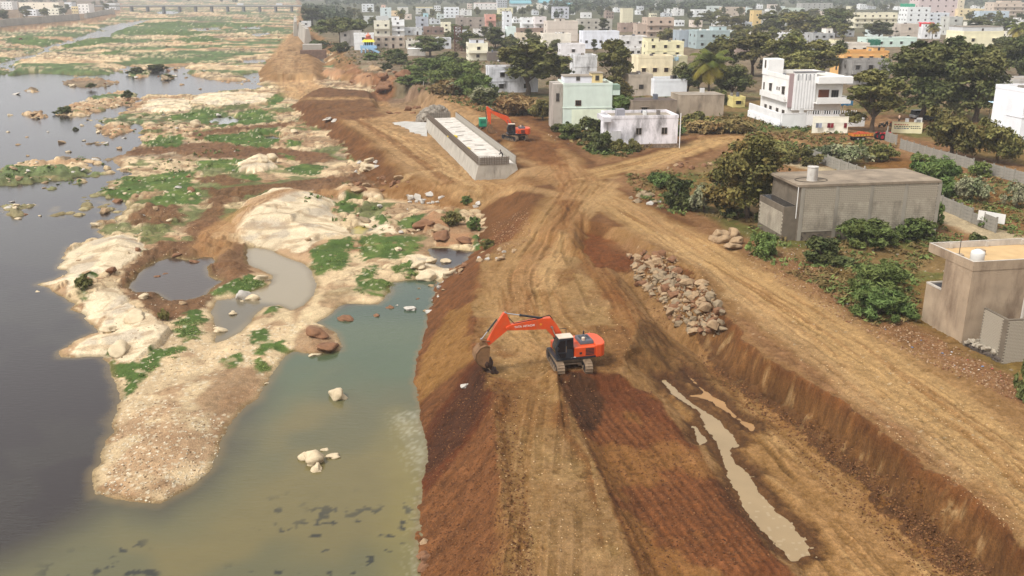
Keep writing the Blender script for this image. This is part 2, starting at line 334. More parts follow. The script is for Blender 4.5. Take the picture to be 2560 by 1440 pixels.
# islands of boulders in the river
ISL = [[(145,205),(200,196),(262,196),(300,205),(290,214),(215,220),(160,216)], [(135,288),(150,272),(220,245),(300,226),(352,236),(345,252),(270,275),(210,293)], [(52,285),(95,274),(120,292),(80,303)], [(-20,425),(60,405),(130,400),(215,395),(240,430),(190,450),(100,455),(40,470),(-20,462)], [(312,182),(345,164),(390,172),(375,192),(330,196)], [(398,188),(440,188),(438,200),(402,202)], [(-20,172),(20,170),(30,184),(-20,190)], [(470,180),(530,172),(600,178),(590,200),(520,200)], [(250,300),(340,296),(330,330),(280,345),(240,330)], [(-10,515),(40,505),(80,515),(40,560),(15,545)], [(60,222),(95,220),(98,232),(66,234)]]
wsd = np.full(NP_, 50.0)
for i, pts in enumerate(WATER):
    idx, sd = region(pts, 0.0, 30)
    jag = (n1[idx]-0.5)*np.clip(D[idx]/28, 1.0, 9.0)*(0.55 if i in (1,) else 1.0) + (n2[idx]-0.5)*np.clip(D[idx]/90, 0.6, 3)
    if i > 14: jag *= 0.4
    wsd[idx] = np.minimum(wsd[idx], sd+jag)
isl = np.zeros(NP_)
for pts in ISL:
    idx, sd = region(pts, 0.0, 10)
    isl[idx] = np.maximum(isl[idx], sstep(1.2, -2.5, sd+(n2[idx]-0.5)*5))
Hw = np.where(wsd < 0, np.maximum(-1.3, wsd*0.30-0.03), 0.02+wsd*np.where(D > 200, 0.35, 0.22))
H = np.minimum(H, np.where(wsd < 8, Hw, 9e9))
i1, i2, iid = worley(X, Y, 2.1, 27)
H = np.where(isl > 0.02, np.maximum(H, -0.7+isl*(0.55+0.75*np.sqrt(np.clip(1-(i1/0.62)**2, 0, 1))*(0.3+iid)+0.7*n2)), H)
# boulder-strewn shallows along the far river margins
sh = sstep(-17, 0, wsd)*(wsd < 0)*(D > 148)*(X < 0)*sstep(0.45, 0.58, fbm(X, Y, 16, 3, 61))
H = np.where(sh > 0.05, np.maximum(H, -0.55+np.minimum(sh*1.6, 1)*0.85*np.sqrt(np.clip(1-(i1/0.55)**2, 0, 1))*(0.35+iid)), H)
# broken rock and hummocks over the middle bed
midb = sstep(92, 112, D)*sstep(420, 300, D)*(wsd > 0.3)*(clsrock < 0.5)
q1, q2, qid = worley(X+1.5*(n2-0.5), Y*0.9, 1.7, 205)
hum = sstep(0.44, 0.58, fbm(X, Y, 13, 4, 207)); MIDR = midb*hum*(qid > 0.4)*np.sqrt(np.clip(1-(q1/0.5)**2, 0, 1))
H += MIDR*0.42*(0.25+qid)
RIVH = H.copy()
cls = {}
def fill(pts, z, slope, key=None, rough=0.0, up=True):
    """raise a fill with its natural side slope"""
    global H
    idx, sd = region(pts, z, 40)
    zz = z if np.isscalar(z) else z
    jag = (n2[idx]-0.5)*rough+(n1[idx]-0.5)*rough*1.2
    h = zz-np.maximum(0, sd+jag)*slope
    tk = h > H[idx]
    H[idx] = np.maximum(H[idx], h)
    return idx, sd+jag, tk
def cut(pts, z, slope, rough=0.0):
    global H
    idx, sd = region(pts, z, 25)
    jag = (n2[idx]-0.5)*rough+(n1[idx]-0.5)*rough*1.2
    h = z+np.maximum(0, sd+jag)*slope
    H[idx] = np.minimum(H[idx], h)
    return idx, sd+jag
soil = np.zeros(NP_)          # 1 where made ground lies on the river bed
def mark(idx, tk): soil[idx] = np.where(tk, 1.0, soil[idx])
a_, s_, t_ = fill(EMB, 2.9, 0.55, rough=2.2); mark(a_, t_)
a_, s_, t_ = fill(EMB2, 2.6, 0.45, rough=2.0); mark(a_, t_)
a_, s_, t_ = fill(REDZONE, 2.25, 0.6, rough=0.5); mark(a_, t_); SDR = np.full(NP_, 99.0); SDR[a_] = s_
a_, s_, t_ = fill(TRENCH, 1.5, 0.6, rough=0.3); mark(a_, t_); SDT = np.full(NP_, 99.0); SDT[a_] = s_
a_, s_, t_ = fill(FILLTOP, 3.25, 0.66, rough=0.9); mark(a_, t_); SDF = np.full(NP_, 99.0); SDF[a_] = s_
# town land and the haul road: a steep cut towards the trench, an eroded bank elsewhere
idx, sd = region(ROADLAND, 4.3, 60)
wx, wy = X[idx], Y[idx]
trside = sstep(66, 84, wy)                    # 0 beside the trench, 1 further off
slope = 3.1*(1-trside)+0.50*trside
jag = ((fbm(wx, wy, 4.5, 3, 401)-0.5)*2.2+(n2[idx]-0.5)*0.7+(n3[idx]-0.5)*0.3)*(1-trside)+((n1[idx]-0.5)*5)*trside
sd = sd+jag
h = 4.3-np.maximum(0, sd)*slope
tk = h > H[idx]; mark(idx, tk); H[idx] = np.maximum(H[idx], h)
SDL = np.full(NP_, 99.0); SDL[idx] = sd
inland = np.clip(-SDL, 0, 400)
WALLF = (SDL > 0) & (SDL < 1.4) & (Y < 95) & (H > 1.55) & (SDF > 0.3)
# cut face of the trench: vertical bite marks and a scree foot
H = np.where((SDL > 0.35) & (SDL < 2.6) & (Y < 85) & (SDF > 1.5), np.maximum(H, 1.5+0.9*np.clip(1-(SDL-0.35)/2.2, 0, 1)*(0.3+1.2*fbm(X, Y, 2.6, 3, 83))), H)
face = (SDL > -0.3)*(SDL < 2.4)*(Y < 90)*(SDF > 1.0)
H += face*((fbm(X, Y, 1.1, 3, 421)-0.5)*1.1+(fbm(X, Y, 0.4, 2, 423)-0.5)*0.5)*sstep(-0.3, 0.4, SDL)*sstep(2.4, 1.2, SDL)
a_, s_ = cut(PIT, 0.4, 1.3, 2.0)
a_, s_ = cut(HOLE, 3.0, 0.9, 1.0); SDH = np.full(NP_, 99.0); SDH[a_] = s_
idx, sd, tk = fill(LEFTBANK, 3.2, 0.35, rough=2.0); mark(idx, tk); SDB = np.full(NP_, 99.0); SDB[idx] = sd
H += soil*((n1-0.5)*0.24+(n2-0.5)*0.20+(n3-0.5)*0.13)
# lumps and gullies on the fill slope
slopef = soil*(SDF > 0.0)*(SDF < 6)*(SDL > 1)*(SDR > 0.2)
H += slopef*((fbm((X*0.9+Y*0.3)*2.2, (Y-X*0.3)*0.5, 1.6, 3, 31)-0.5)*0.35)
crest = np.exp(-((SDF-0.0)/0.75)**2)*(X < 3.5)*sstep(72, 66, Y)
H += crest*(0.15+0.55*n2+0.35*(n3-0.4))
# ---- colour
COLR = np.empty((NP_, 3)); WET = np.zeros(NP_)
def paint(mask, col, var=None, amt=0.18, idx=None):
    global COLR
    c = np.array(col); m = np.clip(mask, 0, 1)[:, None]
    if var is not None: c = c[None, :]*(1+amt*2*(var[:, None]-0.5))
    else: c = c[None, :]
    if idx is None: COLR = COLR*(1-m)+c*m
    else: COLR[idx] = COLR[idx]*(1-m)+c*m
sand, rockc, green, brown = C(200,174,136), C(226,205,170), C(78,98,44), C(110,77,50)
COLR[:] = np.array(sand)*(1+0.30*2*(n2[:, None]-0.5)+0.16*2*(n3[:, None]-0.5))
paint(sstep(0.50, 0.60, n1)*0.7, C(166,130,96), n2, 0.25)
paint(sstep(0.54, 0.62, fbm(X, Y, 3.2, 4, 24))*0.6, C(146,112,80), n3, 0.4)
paint(sstep(0.55, 0.66, fbm(X, Y, 5, 4, 21))*0.7, C(208,184,144), n3)
# pebbles
wp1, wp2, wpid = worley(X, Y, 0.42, 77)
paint((wpid > 0.72)*(wp1 < 0.36)*(D < 90)*0.75, C(214,198,168), n3)
paint((wpid < 0.10)*(wp1 < 0.30)*(D < 90)*0.6, C(112,88,64), n3)
# mid-distance and far bed: pale slabs, tan earth, green mats
stre = fbm(X*0.42, Y*1.35, 11, 5, 101); stre2 = fbm(X*0.5, Y*1.5, 24, 5, 131); stre3 = fbm(X*0.45, Y*1.2, 17, 5, 151)
fm = sstep(120, 210, D)
paint(fm*sstep(0.50, 0.58, stre), C(206,180,142), n3, 0.25)
paint(fm*sstep(0.55, 0.63, stre2)*0.8, C(172,132,96), n2, 0.2)
paint(fm*sstep(0.60, 0.68, stre3)*0.85, C(122,104,84), n2, 0.3)
gfar = fbm(X*0.42, Y*0.9, 21, 5, 171)+0.10*sstep(300, 750, D)+0.05*(fbm(X, Y, 3, 2, 3)-0.5)
paint(sstep(110, 200, D)*sstep(0.575, 0.61, gfar), C(92,108,66), n2, 0.35)
paint(fm*(rocky > 0.5)*sstep(0.42, 0.30, w1)*0.55, C(216,192,156), n3)
paint(fm*sstep(0.16, 0.04, w2-w1)*rocky*0.7, C(96,82,62), n2)
for pts, hh, kind in ROCKP:
    idx, sd = region(pts, 0.3, 4); sd = sd+(n2[idx]-0.5)*1.4+(n3[idx]-0.5)*0.5
    cc = {0: rockc, 1: C(168,126,90), 2: C(142,114,88)}[kind]
    paint(sstep(0.15, -0.2, sd), cc, 0.5*n2[idx]+0.5*fbm(X[idx], Y[idx], 1.2, 4, 90), 0.24, idx)
    if kind == 0: paint(sstep(0.0, -0.6, sd)*sstep(0.55, 0.66, fbm(X[idx], Y[idx], 3.4, 5, 93))*0.7, C(184,170,150), None, 0, idx)
    wr1, wr2, _ = worley(X[idx]+2*n1[idx], Y[idx], 3.2, 8)
    paint(sstep(0.10, 0.02, wr2-wr1)*sstep(0.1, -0.4, sd)*0.35*sstep(0.45, 0.6, fbm(X[idx], Y[idx], 5, 2, 56)), C(138,110,80), None, 0, idx)
    paint(sstep(0.1, -0.4, sd)*sstep(0.58, 0.66, fbm(X[idx]*0.5, Y[idx]*1.4, 1.6, 4, 57))*0.5, C(158,128,94), n3[idx], 0.3, idx)
paint(np.clip(MIDR*3, 0, 1)*0.75, C(204,180,142), n3, 0.3)
paint(midb*hum*sstep(0.12, 0.02, q2-q1)*0.75, C(104,80,56), n3, 0.35)  # crevice shade between the rock bumps, painted into the bed colour
paint(midb*sstep(0.54, 0.62, fbm(X, Y, 6, 4, 209))*0.6, C(128,94,64), n3, 0.5)
paint(midb*sstep(0.60, 0.66, fbm(X, Y, 7, 4, 211))*0.8, C(84,98,50), n3, 0.5)
for pts in SANDB:
    idx, sd = region(pts, 0.2, 4); sd = sd+(n2[idx]-0.5)*1.2; paint(sstep(0.3, -0.5, sd)*0.8, C(150,118,86), n3[idx], 0.3, idx)
for pts in BROWN:
    idx, sd = region(pts, 0.4, 6); sd = sd+(n2[idx]-0.5)*2.4+(n3[idx]-0.5)*1.0+(n1[idx]-0.5)*2
    m = sstep(0.5, -0.4, sd)*(wsd[idx] > -0.1)
    paint(m*0.92, brown, 0.5*n3[idx]+0.5*vnoise(X[idx]*5, Y[idx]*5, 4), 0.55, idx)
    H[idx] += m*(0.18*n2[idx]+0.16*(vnoise(X[idx]*2.6, Y[idx]*2.6, 4)-0.35))
for pts in GREEN:
    idx, sd = region(pts, 0.3, 5); k = np.clip(D[idx]/70, 1, 5)
    sd = sd+(n2[idx]-0.5)*1.5*k**0.5+(n3[idx]-0.5)*1.0*k**0.5
    m = sstep(0.25, -0.25, sd)*(0.35+0.65*sstep(0.30, 0.42, fbm(X[idx], Y[idx], 1.4, 3, 19)+0.10*np.clip(-sd, 0, 2)))*(wsd[idx] > -0.05)
    gv = 0.6*n2[idx]+0.4*vnoise(X[idx]*4, Y[idx]*4, 8)
    paint(m, green, gv, 0.45, idx); paint(m*sstep(0.55, 0.7, fbm(X[idx], Y[idx], 3, 3, 29))*0.6, C(106,118,58), gv, 0.3, idx)
    pale = (hash2(np.floor(X[idx]*3.2).astype(np.int64), np.floor(Y[idx]*3.2).astype(np.int64), 5) > 0.965)
    paint(m*pale*0.7, C(200,190,160), None, 0, idx)
    H[idx] += m*0.10*n3[idx]
# yellow scum pool
# wet dark rim at the water line
rim = sstep(0.16, 0.03, RIVH)*(soil < 0.5)
paint(rim*0.55, C(112,94,56), n3)
# ---- made ground
paint(soil, C(158,120,78), 0.5*n2+0.5*n3, 0.30)
# embankment by the wall: tan top with brown sides
idx, sd = region(EMB, 2.9, 30); sj = sd+(n1[idx]-0.5)*3
paint(sstep(-1.0, 1.5, sj)*soil[idx]*0.95, C(112,76,48), n2[idx], 0.28, idx)
paint(sstep(0.0, -3.0, sj)*0.75, C(184,146,100), n2[idx], 0.2, idx)
# heap under the quarry stone
idx, sd = region([(1570,640),(1620,626),(1700,655),(1795,725),(1812,830),(1740,835),(1650,765),(1592,712)], 3.3, 4); H[idx] = H[idx]+0.45*sstep(0.5, -2.0, sd)
# fill slope: brown, fresh dark red tongue under the bucket
m = soil*(SDF > -0.4)*(SDF < 9)*(SDR > 0.1)*(SDL > 1.2)*(X < 4)
gul = fbm((X*0.75+Y*0.66)*0.22, (Y*0.75-X*0.66)*1.9, 1.5, 4, 41)
paint(m, C(124,83,54), 0.65*gul+0.35*n3, 0.6)
TONGUE = wp([(1195,925),(1250,935),(1260,980),(1235,1030),(1180,1090),(1060,1160),(985,1070),(1060,1000),(1150,930)], 2.6)
sdt = poly_sd(X, Y, TONGUE)+(n2-0.5)*0.9
paint(m*sstep(0.3, -0.5, sdt), C(100,58,36), 0.5*gul+0.5*n3, 0.35)
paint(m*sstep(-0.3, -1.6, sdt)*sstep(0.48, 0.6, n1)*0.7, C(74,50,36), n3, 0.3)
NSL = wp([(1200,935),(1140,935),(1030,960),(1045,860),(1120,760),(1190,790),(1180,860)], 2.0)
sdn = poly_sd(X, Y, NSL)+(n2-0.5)*1.6
gul2 = fbm((X*0.55+Y*0.83)*0.2, (Y*0.55-X*0.83)*2.2, 1.3, 4, 47)
paint(sstep(0.3, -0.6, sdn)*soil, C(150,110,66), 0.6*gul2+0.4*n3, 0.30)
# bench top
ft = sstep(0.1, -0.5, SDF+(n2-0.5)*0.5)
paint(ft, C(154,120,80), 0.5*n2+0.5*n3, 0.30)
paint(ft*sstep(0.50, 0.60, n1)*0.6, C(126,84,50), n3, 0.3)
paint(ft*sstep(0.52, 0.62, fbm(X, Y, 4, 4, 63))*0.6, C(176,140,90), n3, 0.2)
paint(ft*np.exp(-((SDF+0.6)/0.5)**2)*(X < 5)*(Y < 62)*0.7, C(120,78,46), n3, 0.4)
# ruts: streaky noise along drive lines
RUTS = [  # points, z, half width, colour, strength, groove depth
 ([(3200,1900),(2750,1330),(2430,1080),(2150,880),(1920,735),(1720,610),(1580,535),(1480,480),(1430,445)], 4.3, 3.6, (196,156,102), 0.95, 0.10),
 ([(1430,445),(1560,420),(1680,385),(1780,352),(1850,345),(1960,352)], 4.3, 3.2, (200,160,104), 0.95, 0.08),
 ([(1430,450),(1400,410),(1330,345),(1230,290),(1120,240),(1000,222),(900,232)], 4.2, 4.2, (188,146,96), 0.85, 0.10),
 ([(1470,480),(1390,560),(1340,630),(1300,710),(1320,790),(1400,860)], 3.3, 4.2, (180,140,90), 0.85, 0.10),
 ([(1440,455),(1300,480),(1150,480),(1010,450),(860,440),(740,460),(640,480),(560,530),(520,580)], 3.0, 2.6, (168,128,84), 0.75, 0.12),
 ([(1250,475),(1120,440),(1050,390),(980,340),(900,300),(830,265),(770,225)], 2.9, 4.2, (190,150,100), 0.7, 0.12),
 ([(770,225),(735,190),(720,150),(720,115),(745,80)], 2.6, 7.5, (186,148,102), 0.85, 0.10),
 ([(960,325),(1060,372),(1140,425),(1200,470)], 2.9, 1.0, (214,174,120), 0.75, 0.14),
 ([(880,295),(980,350),(1060,410),(1120,455)], 2.9, 0.9, (150,108,70), 0.7, 0.14),
 ([(1010,440),(1100,425),(1150,445),(1170,400),(1130,360),(1060,335)], 2.9, 0.9, (216,178,124), 0.7, 0.14),
 ([(820,262),(860,240),(915,238),(940,262),(900,282),(850,280)], 2.9, 0.9, (190,150,102), 0.7, 0.12),
 ([(730,185),(715,160),(735,130),(760,120)], 2.6, 1.2, (206,168,120), 0.7, 0.12),
 ([(1180,250),(1300,330),(1360,400)], 3.9, 4.0, (150,104,64), 0.5, 0.06),
 ([(1700,392),(1560,450),(1470,520),(1400,600),(1350,700)], 4.1, 1.6, (206,166,112), 0.6, 0.09),
 ([(1760,640),(1600,530),(1450,500),(1300,470),(1150,452)], 4.1, 1.5, (200,160,108), 0.55, 0.09),
 ([(1380,380),(1420,470),(1400,560),(1330,640),(1290,760)], 3.9, 1.4, (176,130,84), 0.55, 0.10),
 ([(1640,880),(1570,760),(1500,680),(1440,600),(1420,520)], 3.4, 1.8, (150,104,64), 0.6, 0.12),
 ([(1300,1440),(1330,1240),(1330,1080),(1340,960),(1380,880)], 3.2, 1.6, (166,128,82), 0.45, 0.06),
 ([(2400,1180),(2200,1010),(2000,860),(1800,700),(1640,590)], 4.3, 1.2, (206,168,116), 0.5, 0.08),
 ([(2560,612),(2420,560),(2200,470),(2060,425),(1960,405),(1880,380)], 4.3, 2.5, (204,182,144), 1.0, 0.0),
 ([(2250,300),(2130,330),(2330,390),(2560,440)], 4.3, 3.0, (176,136,96), 0.8, 0.03)]
for pts, z, hw, cc, st, gd in RUTS:
    w = wp(pts, z); a = np.array(w); lo = a.min(0)-hw*2; hi = a.max(0)+hw*2
    idx = np.nonzero((X > lo[0]) & (X < hi[0]) & (Y > lo[1]) & (Y < hi[1]))[0]
    v, u = line_uv(X[idx], Y[idx], w)
    vw = v+0.9*(fbm(u, v*0.3, 12, 2, 7)-0.5)
    band = sstep(hw*1.25, hw*0.6, np.abs(vw)+(n2[idx]-0.5)*2.2)
    st1 = fbm(u*0.06, vw*1.0, 0.7, 4, 23); st2 = fbm(u*0.05+9, vw*0.8, 0.30, 3, 37)
    if gd == 0.0: st1 = n2[idx]; st2 = n3[idx]
    sv = 0.6*st1+0.4*st2
    paint(band*st, C(*cc), sv, 0.36, idx); st3 = fbm(u*0.035+4, vw*1.0, 0.42, 2, 97)
    if gd > 0: paint(band*st*sstep(0.62, 0.68, st3)*0.6, C(cc[0]*0.70, cc[1]*0.62, cc[2]*0.56), n3[idx], 0.25, idx); H[idx] -= band*gd*0.5*sstep(0.60, 0.68, st3)
    if gd > 0: paint(band*st*sstep(0.60, 0.70, st1)*0.5, C(cc[0]*0.74, cc[1]*0.64, cc[2]*0.58), n3[idx], 0.25, idx)
    H[idx] += band*gd*2.0*(st1-0.5)+band*gd*1.2*(st2-0.5)
for pts, cc in (([(720,215),(800,190),(900,212),(965,232),(900,246),(780,242)], (112,78,54)), ([(690,285),(750,250),(930,246),(965,290),(880,302),(770,292)], (118,82,54)), ([(1180,310),(1300,320),(1420,400),(1380,430),(1290,400)], (126,84,52)), ([(1150,360),(1240,430),(1300,450),(1300,400),(1200,320)], (118,80,50)), ([(870,165),(1060,180),(1080,235),(960,232),(860,212)], (150,106,74))):
    idx, sd = region(pts, 3.0, 12); sj = sd+(n1[idx]-0.5)*8+(n2[idx]-0.5)*3; m_ = sstep(1.5, -1.5, sj)*soil[idx]; paint(m_*0.9, C(*cc), 0.5*n2[idx]+0.5*n3[idx], 0.4, idx); H[idx] += m_*(0.9*(fbm(X[idx], Y[idx], 5, 3, 63)-0.35))
# red zone with cleat ruts, step and dark fresh patch
m = sstep(0.15, -0.3, SDR+(n2-0.5)*0.3)
rl = wp([(1480,960),(1620,1120),(1760,1300),(1900,1500),(2200,1900)], 2.2); v, u = line_uv(X, Y, rl)
vv = v+1.2*(fbm(u, v, 7, 2, 3)-0.5)
r1 = fbm(u*0.10, vv, 0.42, 3, 57); r2 = 0.5+0.5*np.sin(vv*2*math.pi/0.55+3*n1)
paint(m, C(122,78,50), 0.4*r1+0.35*r2+0.25*n3, 0.62)
paint(m*sstep(0.52, 0.64, n1+0.1*(n2-0.5))*0.75, C(102,60,38), 0.5*r1+0.5*n3, 0.4)
paint(m*sstep(0.50, 0.64, fbm(X, Y, 5, 4, 66))*0.55, C(158,116,70), r1, 0.3)
H += m*((r1-0.5)*0.20+(r2-0.5)*0.06*sstep(0.35, 0.5, n1))
DK = wp([(1392,952),(1430,945),(1490,955),(1512,985),(1500,1040),(1490,1062),(1450,1075),(1420,1030)], 2.8); sdd = poly_sd(X, Y, DK)+(n2-0.5)*0.5
paint(sstep(0.25, -0.25, sdd)*0.95, C(78,52,34), n3, 0.3)
H += sstep(0.5, -1.5, sdd)*0.35
stepl = sstep(0.35, 0.0, np.abs(SDR+0.1))*(SDF < 0.9)*(SDF > -0.6)
paint(stepl*0.6, C(92,58,36), n3, 0.4)
# trench floor, cut face, wet margins
tf = sstep(0.2, -0.3, SDT)*(SDL > 0.5)*(SDR > 0.0)
tl = wp([(1660,900),(1900,1120),(2100,1300),(2330,1560),(2700,2100)], 1.5); v, u = line_uv(X, Y, tl)
vv = v+1.0*(fbm(u, v, 8, 2, 11)-0.5); r1 = fbm(u*0.07, vv, 0.75, 4, 67)
paint(tf, C(172,130,82), 0.6*r1+0.4*n3, 0.38)
paint(tf*sstep(0.56, 0.66, r1)*0.5, C(196,156,102), n3, 0.2)
H += tf*(r1-0.5)*0.30
paint(tf*sstep(62, 72, Y+4*(n2-0.5))*0.75, C(92,64,42), n3, 0.4)
foot = sstep(3.2, 1.2, SDL+(n2-0.5)*2)*(SDL > 0.4)*(Y < 85)*(SDF > 1)*(SDR > 0.5)
paint(foot*0.8, C(132,90,54), n3, 0.35)
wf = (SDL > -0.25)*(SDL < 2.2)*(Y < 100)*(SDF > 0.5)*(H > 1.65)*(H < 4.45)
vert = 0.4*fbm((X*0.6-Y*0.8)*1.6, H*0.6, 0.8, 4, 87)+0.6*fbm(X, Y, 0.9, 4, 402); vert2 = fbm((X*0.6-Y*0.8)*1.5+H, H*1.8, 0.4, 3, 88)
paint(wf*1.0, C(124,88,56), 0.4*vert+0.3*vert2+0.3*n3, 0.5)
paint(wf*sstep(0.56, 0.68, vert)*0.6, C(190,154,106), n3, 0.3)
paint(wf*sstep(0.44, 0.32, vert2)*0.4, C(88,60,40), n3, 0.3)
paint(wf*sstep(2.5, 1.8, H+0.8*(n2-0.5))*0.6, C(88,62,42), n3, 0.35)  # shade at the foot of the cut face, put into the colour
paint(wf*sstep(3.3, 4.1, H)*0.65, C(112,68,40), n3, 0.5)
paint(sstep(0.3, -0.4, SDH+(n2-0.5)*0.6)*0.9, C(116,68,40), n3, 0.4)
# crawler and tyre prints: paired ruts with cleat marks
PRINTS = [([(1400,870),(1330,780),(1300,700),(1340,620),(1400,540),(1440,470)],3.3,2.3,0.5,0.9), ([(1450,860),(1370,770),(1340,690),(1390,590),(1450,500)],3.3,2.3,0.5,0.7), ([(1320,1500),(1345,1200),(1370,1000),(1400,940)],3.25,2.3,0.5,0.7), ([(1385,1500),(1398,1250),(1392,1080),(1405,960)],3.25,2.3,0.5,0.55),
 ([(2760,1440),(2560,1250),(2350,1060),(2100,890),(1850,720),(1650,590),(1500,500)],4.3,1.7,0.28,0.8), ([(2760,1320),(2560,1150),(2300,960),(2050,820),(1800,660),(1620,560),(1480,470)],4.3,1.7,0.28,0.7), ([(2760,1540),(2480,1250),(2250,1060),(2030,910),(1880,790),(1740,670),(1560,545),(1450,500)],4.3,1.8,0.3,0.6),
 ([(2200,1500),(2000,1260),(1900,1140),(1800,1020),(1700,905),(1600,800),(1530,700)],1.7,2.3,0.5,0.8), ([(2330,1480),(2140,1290),(1990,1150),(1870,1040),(1780,960)],1.6,2.3,0.5,0.8), ([(2430,1480),(2250,1320),(2080,1190),(1960,1100)],1.6,2.0,0.4,0.6),
 ([(1180,455),(1320,470),(1450,450),(1600,410),(1750,360)],4.1,1.8,0.3,0.8), ([(1250,480),(1380,500),(1440,560),(1400,650),(1340,740)],3.9,1.8,0.3,0.7), ([(1150,450),(1080,400),(1000,350),(900,300),(830,265)],2.9,2.3,0.5,0.9), ([(1130,462),(1050,420),(960,360),(880,315)],2.9,2.3,0.5,0.8), ([(1100,465),(1120,420),(1070,370),(1000,330)],2.9,1.8,0.4,0.8), ([(1560,900),(1520,800),(1470,700),(1430,620),(1440,540)],3.3,2.3,0.5,0.8), ([(1240,420),(1200,350),(1130,300),(1060,262)],3.9,1.8,0.4,0.7), ([(1300,500),(1360,440),(1440,400),(1560,390)],4.0,1.8,0.35,0.7)]
for pts, z, ga, tw_, st in PRINTS:
    w = []
    for i in range(len(pts)-1):                      # smooth the drive line
        p0, p1, p2, p3 = pts[max(0, i-1)], pts[i], pts[i+1], pts[min(len(pts)-1, i+2)]
        for k in range(5):
            t = k/5.0; w.append(tuple(0.5*((2*b)+(c-a)*t+(2*a-5*b+4*c-d)*t*t+(3*b-a-3*c+d)*t**3) for a, b, c, d in zip(p0, p1, p2, p3)))
    w = wp(w+[pts[-1]], z); a = np.array(w); lo = a.min(0)-3; hi = a.max(0)+3
    idx = np.nonzero((X > lo[0]) & (X < hi[0]) & (Y > lo[1]) & (Y < hi[1]))[0]; v, u = line_uv(X[idx], Y[idx], w); idx_ok = np.abs(v) < 2.5; idx = idx[idx_ok]; v = v[idx_ok]; u = u[idx_ok]
    e = np.abs(np.abs(v+0.12*(n1[idx]-0.5))-ga/2); m_ = sstep(tw_*0.62, tw_*0.42, e)*sstep(0.30, 0.48, fbm(u, v*0, 5.0, 2, 601)+0.12)
    cle = 0.5+0.5*np.sin(u*2*math.pi/0.38); edge = np.exp(-((e-tw_*0.62)/0.09)**2)*sstep(0.30, 0.5, fbm(u, v*0, 5.0, 2, 601)+0.1)
    COLR[idx] *= (1-st*(0.17+0.20*cle)*m_+0.16*st*edge)[:, None]; H[idx] += -0.05*st*m_+0.045*st*edge
PSD = np.full(NP_, 99.0)
for pts, cc in PUDS:
    idx, sd = region(pts, PZ, 6); PSD[idx] = np.minimum(PSD[idx], sd)
pj_ = PSD+0.35*(n2-0.5)+0.3*(n3-0.5)
H = np.where(PSD < 3, np.minimum(H, PZ+np.maximum((pj_+0.05)*0.5, -0.25)), H)
paint(sstep(1.5, 0.35, pj_+0.9*(n2-0.5)+0.4*(n3-0.5))*0.85, C(84,56,38), n3, 0.3)
# ---- land away from the road: rubble verge, dry grass, earth
tw = sstep(0.5, -1.5, SDL)
rd = np.full(NP_, 99.0)
for pts, z, hw, cc, st, gd in RUTS[:4]+RUTS[-2:]:
    w = wp(pts, z); a = np.array(w); lo = a.min(0)-60; hi = a.max(0)+60
    idx = np.nonzero((X > lo[0]) & (X < hi[0]) & (Y > lo[1]) & (Y < hi[1]))[0]
    v, u = line_uv(X[idx], Y[idx], w); rd[idx] = np.minimum(rd[idx], np.abs(v)-hw)
rj = rd+(n1-0.5)*4+(n2-0.5)*1.5
EAST = sstep(10, 14, X)
paint(tw*EAST*sstep(0.8, 2.2, rj)*sstep(7.5, 4.5, rj), C(146,108,74), 0.4*n2+0.6*n3, 0.5)
gm = tw*sstep(4.0, 7.0, rj)
paint(gm*0.95, C(142,116,76), 0.5*n2+0.5*n3, 0.35)
paint(gm*sstep(0.47, 0.56, fbm(X, Y, 8, 4, 110)+0.15*(n3-0.5))*0.85, C(106,106,58), n3, 0.4)
paint(gm*sstep(0.50, 0.60, fbm(X, Y, 14, 4, 111))*0.7, C(138,104,62), n3, 0.3)
town = tw*sstep(230, 300, D)
paint(town*0.7, C(140,124,104), n2, 0.3)
paint(tw*sstep(500, 800, D)*0.8, C(86,92,66), n1, 0.4)
DRY = wp([(2120,410),(2240,385),(2350,420),(2560,500),(2560,570),(2440,500),(2300,440)], 4.3)
sdd = poly_sd(X, Y, DRY)+(n2-0.5)*3
paint(sstep(1, -2, sdd), C(138,98,56), 0.5*n2+0.5*n3, 0.35)
# litter flecks on the verge
hl = hash2(np.floor(X*5).astype(np.int64), np.floor(Y*5).astype(np.int64), 77)
paint(gm*(hl > 0.996)*(D < 120)*EAST*0.7, C(216,206,190), None)
paint(tw*(hl < 0.005)*(D < 110)*EAST*0.7, C(200,176,140), None)
# left bank
paint(sstep(0.5, -1, SDB)*1.0, C(140,116,90), n2, 0.3)
paint((SDB > -1)*(SDB < 9)*soil*0.8, C(182,144,108), n2, 0.25)
# dark clods
cl1, cl2, clid = worley(X, Y, 0.5, 123)
paint(soil*(D < 95)*(clid > 0.84)*sstep(0.34, 0.22, cl1)*(1-tw)*0.3, C(98,64,40), n3, 0.3)
H += soil*(D < 95)*(clid > 0.80)*np.clip(0.34-cl1, 0, 1)*0.35*(1-tw*0.6)
n4 = 0.5*vnoise((X*0.8-Y*0.6)/0.12, (X*0.6+Y*0.8)/0.12, 501)+0.5*vnoise((X*0.39+Y*0.92)/0.17, (Y*0.39-X*0.92)/0.17, 502); n5 = fbm(X, Y, 0.30, 2, 503); nearf = sstep(150, 70, D)
gk = nearf*(0.6+0.4*soil); n6 = fbm(X, Y, 0.22, 2, 511)
n7 = fbm(X, Y, 0.55, 3, 513); n8 = fbm(X+40, Y-7, 0.8, 3, 515)
COLR *= (1+0.26*gk*(n4-0.5)+0.34*gk*(n5-0.5)+0.34*(fbm(X, Y, 6.0, 4, 505)-0.5)+0.16*gk*(n8-0.5))[:, None]
COLR *= (1-0.20*gk*soil*sstep(0.66, 0.74, n7)+0.10*gk*soil*sstep(0.36, 0.28, n7)-0.12*gk*soil*sstep(0.30, 0.22, n6))[:, None]  # clod and crevice shade, with paler highlights, put into the soil colour
